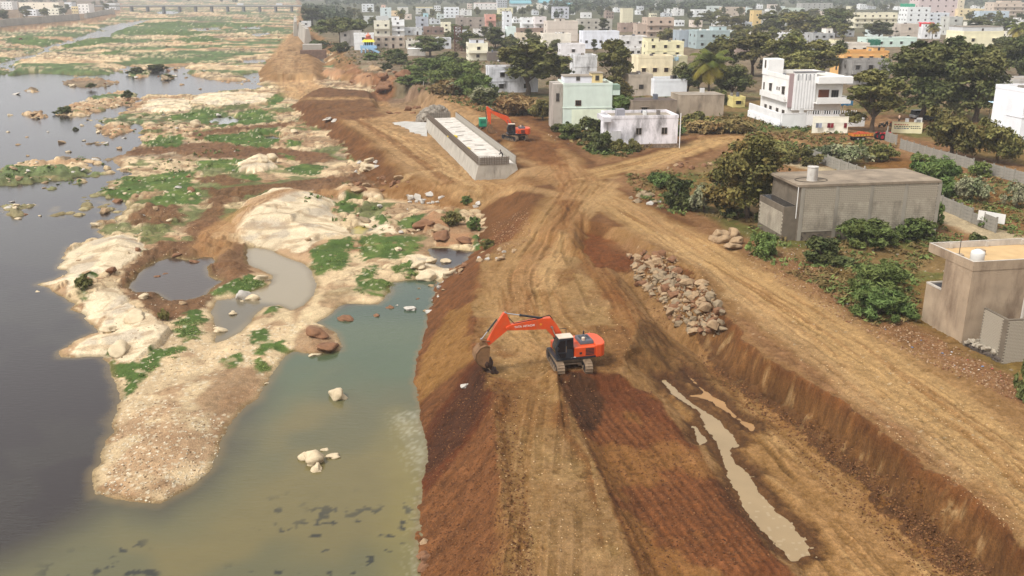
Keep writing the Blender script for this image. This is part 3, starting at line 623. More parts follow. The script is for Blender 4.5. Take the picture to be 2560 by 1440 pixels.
H -= nearf*soil*0.05*sstep(0.64, 0.72, n7)
H += nearf*(soil*(0.07*(n5-0.5)+0.03*(n4-0.5))+0.02*(n4-0.5))
farg = sstep(90, 200, D); gr = np.where(D < 300, vnoise((X*0.8-Y*0.6)/0.45, (X*0.6+Y*0.8)/0.7, 507), vnoise((X*0.9-Y*0.44)/1.3, (X*0.44+Y*0.9)/3.0, 508)); gr2 = np.where(D < 300, vnoise(X/1.1, Y/2.2, 517), vnoise(X/3.2, Y/8.0, 518))
COLR *= (1+0.55*farg*(gr-0.5)+0.35*farg*(gr2-0.5))[:, None]
lum_ = (COLR*np.array([0.3, 0.59, 0.11])).sum(1, keepdims=True); sat_ = (0.12*soil)[:, None]*sstep(0.24, 0.10, lum_); COLR = np.maximum(0.004, COLR*(1+sat_)-lum_*sat_)*(1-0.25*soil)[:, None]
def ground_at(x, y):
    """height of the ground sheet at a place"""
    return float(ground_many(np.array([x]), np.array([y]))[0])
HG = H.reshape(SHP)
def ground_many(x, y):
    gy_t = y; # invert: direction to the reference plane z=1
    d = y*CP-(1.0-CAM_H)*SP; v = y*SP+(1.0-CAM_H)*CP
    px = 1280+FPX*x/d; py = 720-FPX*v/d
    fi = np.interp(-py, -ys, np.arange(len(ys))); fj = np.interp(px, xs, np.arange(len(xs)))
    i0 = np.clip(fi.astype(int), 0, len(ys)-2); j0 = np.clip(fj.astype(int), 0, len(xs)-2); a = fi-i0; b = fj-j0
    return (HG[i0, j0]*(1-a)+HG[i0+1, j0]*a)*(1-b)+(HG[i0, j0+1]*(1-a)+HG[i0+1, j0+1]*a)*b
def G(px, py, z=None):
    """point on the ground seen at a photo pixel"""
    z = 1.0 if z is None else z
    for _ in range(12):
        p = P(px, py, z); z2 = ground_at(p.x, p.y); z = z*0.4+z2*0.6
    p = P(px, py, z); p.z = z2; return p
def grid_mesh(name, Xa, Ya, Za, cols, keep=None, smooth=True):
    r, c = Xa.shape
    co = np.stack([Xa, Ya, Za], -1).reshape(-1, 3).astype(np.float32)
    I = np.arange(r*c).reshape(r, c)
    q = np.stack([I[:-1, :-1], I[:-1, 1:], I[1:, 1:], I[1:, :-1]], -1).reshape(-1, 4)
    if keep is not None:
        q = q[keep.reshape(-1)]
        used = np.unique(q); remap = np.zeros(r*c, np.int64); remap[used] = np.arange(len(used)); q = remap[q]; co = co[used]; cols = cols[used]
    me = bpy.data.meshes.new(name)
    me.vertices.add(len(co)); me.vertices.foreach_set('co', co.ravel())
    me.loops.add(q.size); me.loops.foreach_set('vertex_index', q.ravel().astype(np.int32))
    me.polygons.add(len(q)); me.polygons.foreach_set('loop_start', (np.arange(len(q))*4).astype(np.int32))
    me.polygons.foreach_set('use_smooth', np.ones(len(q), bool))
    me.update(calc_edges=True)
    at = me.color_attributes.new('Col', 'FLOAT_COLOR', 'POINT')
    at.data.foreach_set('color', np.concatenate([cols, np.ones((len(cols), 1))], 1).astype(np.float32).ravel())
    me.update(); return me
def earth_material():
    m, t, b = nodes_of('earth'); N = t.nodes.new; L = t.links.new
    at = N('ShaderNodeVertexColor'); at.layer_name = 'Col'
    tc = N('ShaderNodeTexCoord')
    nz = N('ShaderNodeTexNoise'); nz.inputs['Scale'].default_value = 5.0; nz.inputs['Detail'].default_value = 6; nz.inputs['Roughness'].default_value = 0.65; L(tc.outputs['Object'], nz.inputs['Vector'])
    mr = N('ShaderNodeMapRange'); mr.inputs[1].default_value = 0.3; mr.inputs[2].default_value = 0.7; mr.inputs[3].default_value = 0.76; mr.inputs[4].default_value = 1.2; L(nz.outputs['Fac'], mr.inputs[0])
    mx = N('ShaderNodeMix'); mx.data_type = 'RGBA'; mx.blend_type = 'MULTIPLY'; mx.inputs[0].default_value = 1.0
    nf = N('ShaderNodeTexNoise'); nf.inputs['Scale'].default_value = 13.0; nf.inputs['Detail'].default_value = 3; L(tc.outputs['Object'], nf.inputs['Vector'])
    mf = N('ShaderNodeMapRange'); mf.inputs[1].default_value = 0.32; mf.inputs[2].default_value = 0.68; mf.inputs[3].default_value = 0.80; mf.inputs[4].default_value = 1.18; L(nf.outputs['Fac'], mf.inputs[0])
    mm = N('ShaderNodeMath'); mm.operation = 'MULTIPLY'; L(mr.outputs[0], mm.inputs[0]); L(mf.outputs[0], mm.inputs[1])
    L(at.outputs['Color'], mx.inputs[6]); L(mm.outputs[0], mx.inputs[7]); L(mx.outputs[2], b.inputs['Base Color'])
    b.inputs['Roughness'].default_value = 0.93; b.inputs['Specular IOR Level'].default_value = 0.15
    n2_ = N('ShaderNodeTexNoise'); n2_.inputs['Scale'].default_value = 9.0; n2_.inputs['Detail'].default_value = 6; L(tc.outputs['Object'], n2_.inputs['Vector'])
    bp = N('ShaderNodeBump'); bp.inputs['Strength'].default_value = 0.95; bp.inputs['Distance'].default_value = 0.09; L(n2_.outputs['Fac'], bp.inputs['Height']); L(bp.outputs[0], b.inputs['Normal'])
    return m
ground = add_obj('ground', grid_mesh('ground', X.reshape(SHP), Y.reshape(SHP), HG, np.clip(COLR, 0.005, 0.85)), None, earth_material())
tag(ground, kind='structure')

# ------------------------------------------------------------------ water sheets
sub = (slice(None, None, 2), slice(None, None, 2))
WX, WY, WH = X.reshape(SHP)[sub], Y.reshape(SHP)[sub], HG[sub]
wx, wy = WX.ravel(), WY.ravel(); wD = np.hypot(wx, wy)
wc = np.empty((wx.size, 3)); m1 = fbm(wx, wy, 7, 4, 201); m2 = fbm(wx, wy, 1.3, 3, 203)
def wpaint(mask, col, var=None, amt=0.15):
    global wc
    m = np.clip(mask, 0, 1)[:, None]; c = np.array(col)[None, :]
    if var is not None: c = c*(1+2*amt*(var[:, None]-0.5))
    wc = wc*(1-m)+c*m
wc[:] = np.array(C(48,40,38))
wpaint(sstep(0.5, 0.62, m1)*0.5, C(60,55,48), m2)
pool = poly_sd(wx, wy, wp([(-900,2400),(-300,1500),(0,1395),(140,1330),(280,1245),(400,1258),(470,1230),(525,1180),(560,1060),(650,975),(700,905),(735,870),(760,800),(950,755),(985,695),(1110,690),(1300,760),(1300,2400)], 0))
pj = pool+(m1-0.5)*5
wpaint(sstep(2.5, -3.5, pj), C(98,94,66), m1, 0.10)
wpaint(sstep(-1, -6, pj)*sstep(0.44, 0.58, fbm(wx, wy, 11, 3, 207))*0.8, C(114,102,64), m2, 0.06)
wpaint(sstep(2, -3, pj)*sstep(64, 76, wy+(m1-0.5)*8)*0.9, C(78,92,68), m1, 0.1)
wpaint(sstep(2, -3, pj)*sstep(84, 92, wy+(m1-0.5)*4)*0.8, C(58,76,62), m1, 0.1)
fs = poly_sd(wx, wy, wp([(990,1030),(1010,1060),(1075,1200),(1060,1330),(1050,2000),(900,2000),(960,1440),(985,1250),(960,1120)], 0))
wpaint(sstep(1.6, -1.5, fs+(m1-0.5)*2.5)*0.4, C(134,120,64), m2, 0.08)
foam = sstep(2.0, 0.2, np.interp(fs, [-50, 50], [-50, 50])*0+np.abs(poly_sd(wx, wy, wp([(1003,1045),(1035,1120),(1072,1200),(1066,1300),(1058,1440),(1060,1700),(1100,1700),(1110,1200),(1040,1060)], 0))))
fsd = poly_sd(wx, wy, wp([(1000,1040),(1030,1120),(1068,1200),(1062,1300),(1052,1440),(1050,1800),(1300,1800),(1300,1000)], 0))
fo = sstep(0.6, 0.0, fsd+(m1-0.5)*1.2)
sp = hash2(np.floor(wx*9).astype(np.int64), np.floor(wy*9).astype(np.int64), 3)
wpaint(fo*0.25, C(146,138,108), m2, 0.2); wpaint(fo*sstep(0.52, 0.64, fbm(wx, wy, 0.22, 3, 231))*0.22, C(190,184,164)); wpaint(sstep(1.6, 0.4, fsd)*sstep(0.62, 0.70, fbm(wx, wy, 0.2, 2, 233))*0.25, C(180,174,146))
blot = sstep(0.70, 0.77, fbm(wx, wy, 0.75, 3, 219)+0.30*(fbm(wx, wy, 4, 2, 220)-0.5))*sstep(56, 51, wy)*sstep(-2, -4, pool)*sstep(0.42, 0.56, fbm(wx, wy, 6, 3, 227))*sstep(0.5, -1.2, wx+2)
wpaint(blot*0.85, C(40,42,40), m2, 0.2)
pt = poly_sd(wx, wy, wp(POND_TAN, 0)); wpaint(sstep(1.5, -0.5, pt), C(148,134,108), m1, 0.05)
ptl = poly_sd(wx, wy, wp([(529,745),(690,760),(622,805),(537,870)], 0)); wpaint(sstep(0.8, -0.8, ptl)*0.8, C(92,84,68), m1, 0.08)
pd_ = poly_sd(wx, wy, wp(POND_DARK, 0)); wpaint(sstep(1.2, -0.3, pd_), C(70,58,50), m1, 0.12)
for pts, cc in (([(950,285),(1010,295),(1080,312),(1000,322)], (120,160,110)), ([(875,565),(900,560),(930,588),(888,595)], (170,150,50)), ([(770,140),(840,140),(845,175),(780,175)], (128,132,122)), ([(520,285),(590,285),(590,312),(520,312)], (150,150,146))):
    wpaint(sstep(1, -0.5, poly_sd(wx, wy, wp(pts, 0))), C(*cc))
shal = sstep(-0.30, -0.02, WH.ravel())*(wD < 160); wpaint(shal*0.65, C(116,98,64), m2, 0.15)
def water_material(name, rip=1.0, rough=0.06):
    m, t, b = nodes_of(name); N = t.nodes.new; L = t.links.new
    at = N('ShaderNodeVertexColor'); at.layer_name = 'Col'; L(at.outputs['Color'], b.inputs['Base Color'])
    b.inputs['Roughness'].default_value = rough; b.inputs['IOR'].default_value = 1.33; b.inputs['Specular IOR Level'].default_value = 0.5
    tc = N('ShaderNodeTexCoord'); mp = N('ShaderNodeMapping'); mp.inputs['Rotation'].default_value = (0, 0, 0.35); mp.inputs['Scale'].default_value = (0.6, 1.8, 1); L(tc.outputs['Object'], mp.inputs['Vector'])
    nz = N('ShaderNodeTexNoise'); nz.inputs['Scale'].default_value = 1.9; nz.inputs['Detail'].default_value = 5; L(mp.outputs[0], nz.inputs['Vector'])
    bp = N('ShaderNodeBump'); bp.inputs['Strength'].default_value = 0.28*rip; bp.inputs['Distance'].default_value = 0.08; L(nz.outputs['Fac'], bp.inputs['Height']); L(bp.outputs[0], b.inputs['Normal'])
    return m
kp = (WH < 0.25); keep = kp[:-1, :-1] | kp[1:, :-1] | kp[:-1, 1:] | kp[1:, 1:]
keep &= (WX[:-1, :-1] < 60) | (WY[:-1, :-1] > 200)
river = add_obj('river_water', grid_mesh('river_water', WX, WY, np.zeros_like(WX), wc, keep), None, water_material('water'))
tag(river, kind='structure')
puddle_mats = []
for k, (pts, cc) in enumerate(PUDS):
    w = wp(pts, PZ); a = np.array(w); lo = a.min(0)-1; hi = a.max(0)+1
    step = 0.09; nx = int((hi[0]-lo[0])/step)+1; ny = int((hi[1]-lo[1])/step)+1
    QX, QY = np.meshgrid(np.linspace(lo[0], hi[0], nx), np.linspace(lo[1], hi[1], ny))
    qx, qy = QX.ravel(), QY.ravel(); sd = poly_sd(qx, qy, w)+0.5*(fbm(qx, qy, 1.2, 3, 301)-0.5)
    cols = np.array(C(*cc))[None, :]*(1+0.10*(fbm(qx, qy, 1.5, 3, 305)[:, None]-0.5)*2)
    fr = ((sd > -0.28)*(fbm(qx, qy, 0.8, 2, 307) > 0.5))[:, None]*0.0
    spk = ((hash2(np.floor(qx*5).astype(np.int64), np.floor(qy*5).astype(np.int64), 9) > 0.93)*(qy < 52))[:, None]*0.12*(k == 0)
    cols = cols*(1-fr)+np.array(C(176,164,150))*fr; cols = cols*(1-spk)+np.array(C(220,206,176))*spk
    ins = (sd < 0.5).reshape(ny, nx); keep = ins[:-1, :-1] & ins[1:, :-1] & ins[:-1, 1:] & ins[1:, 1:]
    zs = np.full_like(QX, PZ+0.004*k)
    o = add_obj('puddle', grid_mesh('puddle', QX, QY, zs, cols, keep), None, None)
    puddle_mats.append(o); tag(o, kind='structure')
pm_ = water_material('muddy_water', 0.12, 0.04)
for o in puddle_mats: o.data.materials.append(pm_)
# ------------------------------------------------------------------ excavators
M_or = mat('orange_paint', C(228,84,34), rough=0.42, var=0.10, scale=1.2, stain=C(164,112,72), stain_amt=0.55, stain_scale=1.8, spec=0.45)
M_dk = mat('charcoal_paint', C(44,46,52), rough=0.5, var=0.15, stain=C(110,86,62), stain_amt=0.25, stain_scale=2.0)
M_gr = mat('grey_cover', C(96,98,104), rough=0.6, var=0.1)
M_tr = mat('track_steel', C(140,118,94), rough=0.75, var=0.25, scale=4, stain=C(92,64,44), stain_amt=0.5, stain_scale=3)
M_rf = mat('dusty_white_roof', C(214,198,176), rough=0.7, var=0.1)
M_ch = mat('chrome_rod', C(214,214,214), rough=0.25, metal=0.9, var=0.02)
M_bk = mat('worn_bucket_steel', C(134,100,68), rough=0.7, var=0.25, scale=3, stain=C(96,62,40), stain_amt=0.6, stain_scale=2.5)
M_gl = mat('dark_glass', C(26,28,32), rough=0.12, var=0.05, spec=0.6)
M_wh = mat('white_marking', C(240,236,228), rough=0.6, var=0.03)
M_rub = mat('black_rubber', C(34,33,33), rough=0.8, var=0.2)
def text_mesh(s, size, extr=0.01):
    cu = bpy.data.curves.new('lettering', 'FONT'); cu.body = s; cu.size = size; cu.extrude = extr; cu.align_x = 'CENTER'; cu.align_y = 'CENTER'; cu.offset = size*0.012
    ob = bpy.data.objects.new('lettering_source', cu); COL.objects.link(ob)
    dg = bpy.context.evaluated_depsgraph_get(); me = bpy.data.meshes.new_from_object(ob.evaluated_get(dg))
    bpy.data.objects.remove(ob); return me
def ribbon(mb, pts, widths, y0, y1):
    """box-section arm through points in x,z with a depth at each point"""
    L, R = [], []
    for i, (p, w) in enumerate(zip(pts, widths)):
        a = Vector(pts[max(0, i-1)]); b = Vector(pts[min(len(pts)-1, i+1)]); d = (b-a).normalized(); n = Vector((-d[1], d[0]))
        L.append((p[0]+n[0]*w/2, p[1]+n[1]*w/2)); R.append((p[0]-n[0]*w/2, p[1]-n[1]*w/2))
    mb.prism(L+R[::-1], y0, y1); return mb
def cylinder(parent, a, b, y, frac=0.55, r=0.075):
    a = Vector((a[0], y, a[1])); b = Vector((b[0], y, b[1])); m = a.lerp(b, frac)
    o = MB().tube(a, m, r, n=10).tube(m-(m-a).normalized()*0.1, m, r*1.25, n=10).build('hydraulic_cylinder', M_dk, parent)
    MB().tube(m, b, r*0.55, n=8).tube(b+Vector((0, -0.09, 0)), b+Vector((0, 0.09, 0)), r*1.2, n=8).build('rod', M_ch, o)
    return o
def track(parent, y, ang):
    """one crawler: belt with raised cleats, rollers, idler and sprocket"""
    R = Matrix.Rotation(ang, 4, 'Z'); hw = 0.30; h = 0.92; Lh = 2.15; r = h/2
    mb = MB(); n_arc = 9; prof = []
    for i in range(n_arc+1):
        t = -math.pi/2+math.pi*i/n_arc; prof.append((Lh-r+r*math.cos(t), r+r*math.sin(t)))
    for i in range(n_arc+1):
        t = math.pi/2+math.pi*i/n_arc; prof.append((-Lh+r+r*math.cos(t), r+r*math.sin(t)))
    inner = [(x*0.955, r+(z-r)*0.84) for x, z in prof]
    M = R @ Matrix.Translation((0, y, 0))
    n = len(prof)
    vo = [[mb.bm.verts.new(M @ Vector((x, s*hw, z))) for x, z in prof] for s in (-1, 1)]
    vi = [[mb.bm.verts.new(M @ Vector((x, s*hw, z))) for x, z in inner] for s in (-1, 1)]
    for i in range(n):
        j = (i+1) % n
        for q in ([vo[0][i], vo[0][j], vo[1][j], vo[1][i]], [vi[0][j], vi[0][i], vi[1][i], vi[1][j]], [vo[0][j], vo[0][i], vi[0][i], vi[0][j]], [vo[1][i], vo[1][j], vi[1][j], vi[1][i]]): mb.bm.faces.new(q)
    # cleats
    per = [Vector((x, 0, z)) for x, z in prof]; per.append(per[0]); seg = [(per[i+1]-per[i]).length for i in range(n)]; tot = sum(seg); k = 44
    for c in range(k):
        d = tot*c/k; i = 0
        while d > seg[i]: d -= seg[i]; i += 1
        t = d/seg[i]; p = per[i].lerp(per[i+1], t); tg = (per[i+1]-per[i]).normalized(); nm = Vector((tg.z, 0, -tg.x))
        rot = Matrix((tg, Vector((0, 1, 0)), nm)).transposed().to_4x4()
        rr = (R @ Matrix.Translation((0, y, 0)) @ Matrix.Translation(p+nm*0.022) @ rot)
        x_, y_, z_ = 0.045, hw*1.02, 0.03
        co = [(-x_, -y_, -z_), (x_, -y_, -z_), (x_, y_, -z_), (-x_, y_, -z_), (-x_*.6, -y_, z_), (x_*.6, -y_, z_), (x_*.6, y_, z_), (-x_*.6, y_, z_)]
        v = [mb.bm.verts.new(rr @ Vector(q)) for q in co]
        for f in ((0, 3, 2, 1), (4, 5, 6, 7), (0, 1, 5, 4), (1, 2, 6, 5), (2, 3, 7, 6), (3, 0, 4, 7)): mb.bm.faces.new([v[i] for i in f])
    o = mb.build('track', M_tr, parent)
    for nm_, xs_, rr_ in (('sprocket', (-Lh+r,), 0.36), ('idler', (Lh-r,), 0.36), ('roller', (-1.1, -0.55, 0.0, 0.55, 1.1), 0.17)):
        for x in xs_:
            z = r if rr_ > 0.3 else 0.24
            MB().tube(M @ Vector((x, -0.26, z)), M @ Vector((x, 0.26, z)), rr_, n=12).build(nm_, M_dk if nm_ != 'roller' else M_tr, o)
    MB().box((R @ Vector((0, y, 0.46))), (3.0, 0.40, 0.34), M=R.to_3x3()).build('track_frame', M_dk, o)
    return o
def excavator(label, loc, yaw, track_yaw, pose, writing=True, s=1.0):
    t = thing('excavator', label, 'excavator', loc, yaw, 'excavators on the river works', s)
    ta = track_yaw-yaw
    for y in (-1.12, 1.12): track(t, y, ta)
    R = Matrix.Rotation(ta, 4, 'Z')
    u = MB().box((0, 0, 0.62), (1.5, 1.9, 0.42), M=R.to_3x3())
    for sx in (-1, 1): u.prism([(-0.9, 0.35), (-0.75, 0.62), (0.75, 0.62), (0.9, 0.35), (0.6, 0.35), (0.45, 0.5), (-0.45, 0.5), (-0.6, 0.35)], sx*0.85-0.13, sx*0.85+0.13, R @ Matrix.Rotation(math.pi/2, 4, 'Z'))
    u.build('undercarriage', M_tr, t)
    MB().lathe([(0.62, 0), (0.62, 0.24)], 20, (0, 0, 0.83)).build('slew_ring', M_dk, t)
    MB().box((-0.35, 0, 1.13), (3.6, 2.66, 0.16)).build('deck', M_dk, t, bevel=0.03)
    # counterweight with rounded tail
    arc = [(-1.75, -1.33)]+[(-1.75-1.02*math.sin(a), -1.33*math.cos(a)) for a in [math.pi*i/10 for i in range(1, 10)]]+[(-1.75, 1.33)]
    arc = [(-1.75, -1.35), (-2.25, -1.33), (-2.52, -1.15), (-2.70, -0.75), (-2.78, 0), (-2.70, 0.75), (-2.52, 1.15), (-2.25, 1.33), (-1.75, 1.35)]
    cw = MB().plan(arc, 1.06, 2.12).build('counterweight', M_or, t, bevel=0.06)
    # engine housing and side doors
    h = MB().box2((-1.745, -1.34, 1.215), (0.02, 1.34, 2.02)).build('housing', M_or, t, bevel=0.05)
    for k, z in enumerate((1.38, 1.50, 1.62, 1.74, 1.86)):
        MB().box2((-1.62, 1.335, z-0.035), (-0.92, 1.365, z+0.035)).build('louvre', M_dk, h)
    MB().box2((-0.62, 1.335, 1.45), (-0.42, 1.36, 1.62)).build('door_latch', M_dk, h)
    MB().box2((-0.12, 1.34, 1.22), (0.30, 1.352, 1.27)).build('warning_strip', M_wh, h)
    hd = MB().box((-1.22, 0.05, 2.17), (1.15, 1.55, 0.30), taper=(0.9, 0.92)).build('engine_hood', M_gr, t, bevel=0.04)
    for i in range(3):
        for j in range(2):
            MB().box((-1.50+0.30*i, -0.22+0.42*j, 2.325), (0.22, 0.34, 0.03)).build('hood_vent', M_dk, hd)
    MB().lathe([(0.13, 0), (0.15, 0.22), (0.10, 0.27)], 12, (-0.95, 0.62, 2.31)).build('air_precleaner', M_rf, hd)
    MB().tube((-1.45, -0.80, 2.0), (-1.45, -0.80, 2.55), 0.06, n=8).build('exhaust_pipe', M_dk, t)
    MB().box2((0.03, -1.34, 1.215), (1.15, -0.32, 1.85)).build('tool_box', M_or, t, bevel=0.04)
    MB().box2((-0.75, -0.55, 1.9), (0.03, 0.35, 2.04)).build('boom_bracket', M_or, t)
    # cab: frame, glass, roof
    prof = [(0.06, 1.215), (1.18, 1.215), (1.50, 1.62), (1.56, 2.15), (1.30, 2.86), (0.10, 2.92)]
    c = MB().prism(prof, 0.42, 1.37).build('cab', M_dk, t, bevel=0.035)
    def inset(pr, k):
        cx = sum(p[0] for p in pr)/len(pr); cz = sum(p[1] for p in pr)/len(pr); return [(cx+(x-cx)*k, cz+(z-cz)*k) for x, z in pr]
    MB().prism([(0.78, 1.78), (1.36, 1.78), (1.42, 2.16), (1.22, 2.70), (0.78, 2.74)], 1.372, 1.385).build('window', M_gl, c)
    MB().prism([(0.18, 2.0), (0.66, 2.0), (0.66, 2.76), (0.18, 2.78)], 1.372, 1.385).build('window', M_gl, c)
    MB().prism([(0.72, 1.30), (1.14, 1.30), (1.34, 1.66), (0.72, 1.66)], 1.372, 1.384).build('window', M_gl, c)
    fr = MB(); fr.quad([(1.578, 0.52, 2.12), (1.578, 1.28, 2.12), (1.345, 1.28, 2.80), (1.345, 0.52, 2.80)]); fr.build('window', M_gl, c)
    MB().quad([(1.52, 0.52, 1.66), (1.52, 1.28, 1.66), (1.582, 1.28, 2.06), (1.582, 0.52, 2.06)]).build('window', M_gl, c)
    MB().box((0.69, 1.39, 2.0), (0.04, 0.03, 0.5)).build('handle', M_tr, c)
    MB().box((0.70, 0.895, 2.93), (1.22, 0.98, 0.09)).build('cab_roof', M_rf, c, bevel=0.03)
    MB().path([(0.95, -0.42, 1.85), (0.95, -0.42, 2.75), (0.75, -0.42, 3.05), (0.15, -0.42, 3.05), (0.15, -0.42, 1.95)], 0.025).build('handrail', M_dk, t)
    MB().path([(1.25, 1.42, 2.1), (1.42, 1.62, 2.2)], 0.02).box((1.45, 1.66, 2.2), (0.05, 0.14, 0.26)).build('mirror', M_dk, t)
    # boom
    F, E, T, ST, SB = pose['foot'], pose['elbow'], pose['tip'], pose['sticktop'], pose['stickbot']
    def lerp(a, b, k): return (a[0]+(b[0]-a[0])*k, a[1]+(b[1]-a[1])*k)
    pts = [F, lerp(F, E, 0.45), lerp(F, E, 0.82), (E[0]+0.02, E[1]), lerp(E, T, 0.14), lerp(E, T, 0.5), T]
    bm_ = ribbon(MB(), pts, [0.40, 0.70, 0.90, 0.95, 0.88, 0.70, 0.40], -0.30, 0.14)
    bm_.tube((T[0], -0.36, T[1]), (T[0], 0.20, T[1]), 0.16, n=12)
    b = bm_.build('boom', M_or, t, bevel=0.02)
    if writing:
        d = Vector((T[0]-E[0], T[1]-E[1])).normalized(); mid = lerp(E, T, 0.60)
        X_ = Vector((-d[0], 0, -d[1])); Z_ = Vector((0, 1, 0)); Y_ = Z_.cross(X_)
        for s_, off, sz in (('TATA', -0.52, 0.235), ('HITACHI', 0.36, 0.235)):
            o = link(bpy.data.objects.new('lettering', text_mesh(s_, sz, 0.004)), b); o.data.materials.append(M_wh)
            o['label'] = 'white lettering reading %s' % s_
            Mx = Matrix((X_, Y_, Z_)).transposed().to_4x4(); Mx.translation = Vector((mid[0], 0.147, mid[1]))+X_*off; o.matrix_local = Mx
        q = lerp(E, T, 0.20); MB().tube((q[0], 0.14, q[1]), (q[0], 0.155, q[1]), 0.09, n=14).build('round_emblem', mat('amber_decal', C(240,150,40)), b)
    for y in (-0.50, 0.34):
        cylinder(t, (0.75, 1.45), (lerp(F, E, 0.86)[0], lerp(F, E, 0.86)[1]), y*0.95, 0.6, 0.085)
    MB().path([(F[0]+0.3, -0.05, F[1]+0.75), (lerp(F, E, 0.6)[0]-0.1, -0.05, lerp(F, E, 0.6)[1]+0.55), (E[0]-0.1, -0.05, E[1]+0.62), (lerp(E, T, 0.2)[0], -0.05, lerp(E, T, 0.2)[1]+0.5)], 0.035, 6).path([(lerp(E, T, 0.2)[0], 0.02, lerp(E, T, 0.2)[1]+0.45), (lerp(E, T, 0.85)[0], 0.02, lerp(E, T, 0.85)[1]+0.30), (ST[0]-0.05, 0.02, ST[1]-0.15)], 0.028, 6).build('hydraulic_hose', M_rub, t)
    # stick
    k = 1.0
    ds = Vector((SB[0]-ST[0], SB[1]-ST[1])).normalized()
    mid = lerp(ST, SB, 0.36); nrm = Vector((-ds[1], ds[0])); sg = 1 if (Vector(T)-Vector(mid)).dot(nrm) > 0 else -1
    prof = [(ST[0]+nrm[0]*0.16, ST[1]+nrm[1]*0.16), (ST[0]-nrm[0]*0.16, ST[1]-nrm[1]*0.16)]
    m2_ = lerp(ST, SB, 0.42); lo_ = lerp(ST, SB, 0.97)
    far_ = (T[0]+ds[0]*0.22+nrm[0]*sg*0.05, T[1]+ds[1]*0.22+nrm[1]*sg*0.05); near_ = (T[0]-ds[0]*0.28+nrm[0]*sg*0.16, T[1]-ds[1]*0.28+nrm[1]*sg*0.16)
    outl = [(ST[0]+nrm[0]*sg*0.13, ST[1]+nrm[1]*sg*0.13), near_, (T[0]+nrm[0]*sg*0.22, T[1]+nrm[1]*sg*0.22), far_, (lo_[0]+nrm[0]*sg*0.15, lo_[1]+nrm[1]*sg*0.15),
            (SB[0]-nrm[0]*sg*0.02, SB[1]-nrm[1]*sg*0.02), (lo_[0]-nrm[0]*sg*0.16, lo_[1]-nrm[1]*sg*0.16), (m2_[0]-nrm[0]*sg*0.24, m2_[1]-nrm[1]*sg*0.24), (ST[0]-nrm[0]*sg*0.17, ST[1]-nrm[1]*sg*0.17)]
    st = MB().prism(outl, -0.24, 0.08).build('stick', M_or, t, bevel=0.015)
    cylinder(t, (lerp(E, T, 0.16)[0]-0.05, lerp(E, T, 0.16)[1]+0.42), ST, -0.08, 0.62, 0.085)
    # bucket linkage and bucket
    q1 = lerp(ST, SB, 0.86); LK = pose['link']; off = lerp(ST, SB, 0.25); off = (off[0]-nrm[0]*sg*0.36, off[1]-nrm[1]*sg*0.36)
    cylinder(t, off, LK, -0.08, 0.6, 0.07)
    ln = MB(); ba = pose['bucket']; Rb = Matrix.Rotation(ba, 4, 'Y')
    hinge = Vector((SB[0], 0, SB[1])); bl = hinge+(Rb @ Vector((0.42, 0, 0.10)))
    for y in (-0.30, 0.12): ln.tube((q1[0], y, q1[1]), (LK[0], y, LK[1]), 0.055, n=6)
    ln.tube((LK[0], -0.16, LK[1]), (bl.x, -0.16, bl.z), 0.06, n=6).tube((LK[0], 0.0, LK[1]), (bl.x, 0.0, bl.z), 0.06, n=6)
    ln.build('bucket_linkage', M_bk, t)
    Mb = Matrix.Translation(hinge) @ Rb
    outer = [(-0.14, 0.02), (0.18, 0.16), (0.62, 0.06), (1.02, -0.30), (1.16, -0.78), (1.02, -1.22), (0.62, -1.56), (0.22, -1.74)]
    inner = [(0.28, -1.68), (0.60, -1.48), (0.94, -1.17), (1.06, -0.78), (0.94, -0.36), (0.58, -0.04), (0.18, 0.06), (-0.08, -0.06)]
    bk = MB().prism(outer+inner, -0.68, 0.52, Mb)
    for y in (-0.68, 0.46): bk.prism([(-0.14, 0.02), (0.18, 0.16), (0.62, 0.06), (1.02, -0.30), (1.16, -0.78), (1.02, -1.22), (0.62, -1.56), (0.22, -1.74)], y, y+0.06, Mb)
    for y in (-0.26, 0.06): bk.prism([(-0.12, -0.05), (0.0, 0.30), (0.45, 0.34), (0.62, 0.06)], y, y+0.06, Mb)
    bo = bk.build('bucket', M_bk, t)
    for i in range(5): MB().prism([(0.16, -1.70), (0.30, -1.68), (0.06, -1.98)], -0.64+0.27*i, -0.52+0.27*i, Mb).build('tooth', M_tr, bo)
    return t
ctr = G(1422, 914, 3.2)
POSE1 = dict(foot=(0.42, 1.95), elbow=(1.75, 3.80), tip=(5.05, 3.72), sticktop=(5.20, 4.88), stickbot=(6.70, 2.40), link=(7.12, 2.90), bucket=0.12)
bkt = G(1207, 925, 3.2)
yaw1 = math.atan2(bkt.y-ctr.y, bkt.x-ctr.x)
exc1 = excavator('large orange excavator on the brown earth bench with its bucket over the bank', ctr, yaw1, rad(-80)+math.pi, POSE1)
c2 = G(1287, 349, 3.8)
POSE2 = dict(foot=(0.42, 1.95), elbow=(1.45, 3.75), tip=(4.35, 5.10), sticktop=(4.95, 5.95), stickbot=(4.45, 2.75), link=(4.95, 2.95), bucket=0.75)
exc2 = excavator('small far orange excavator parked beside the long concrete wall', c2, math.pi+rad(8), rad(-52)+math.pi, POSE2, writing=False, s=1.06)
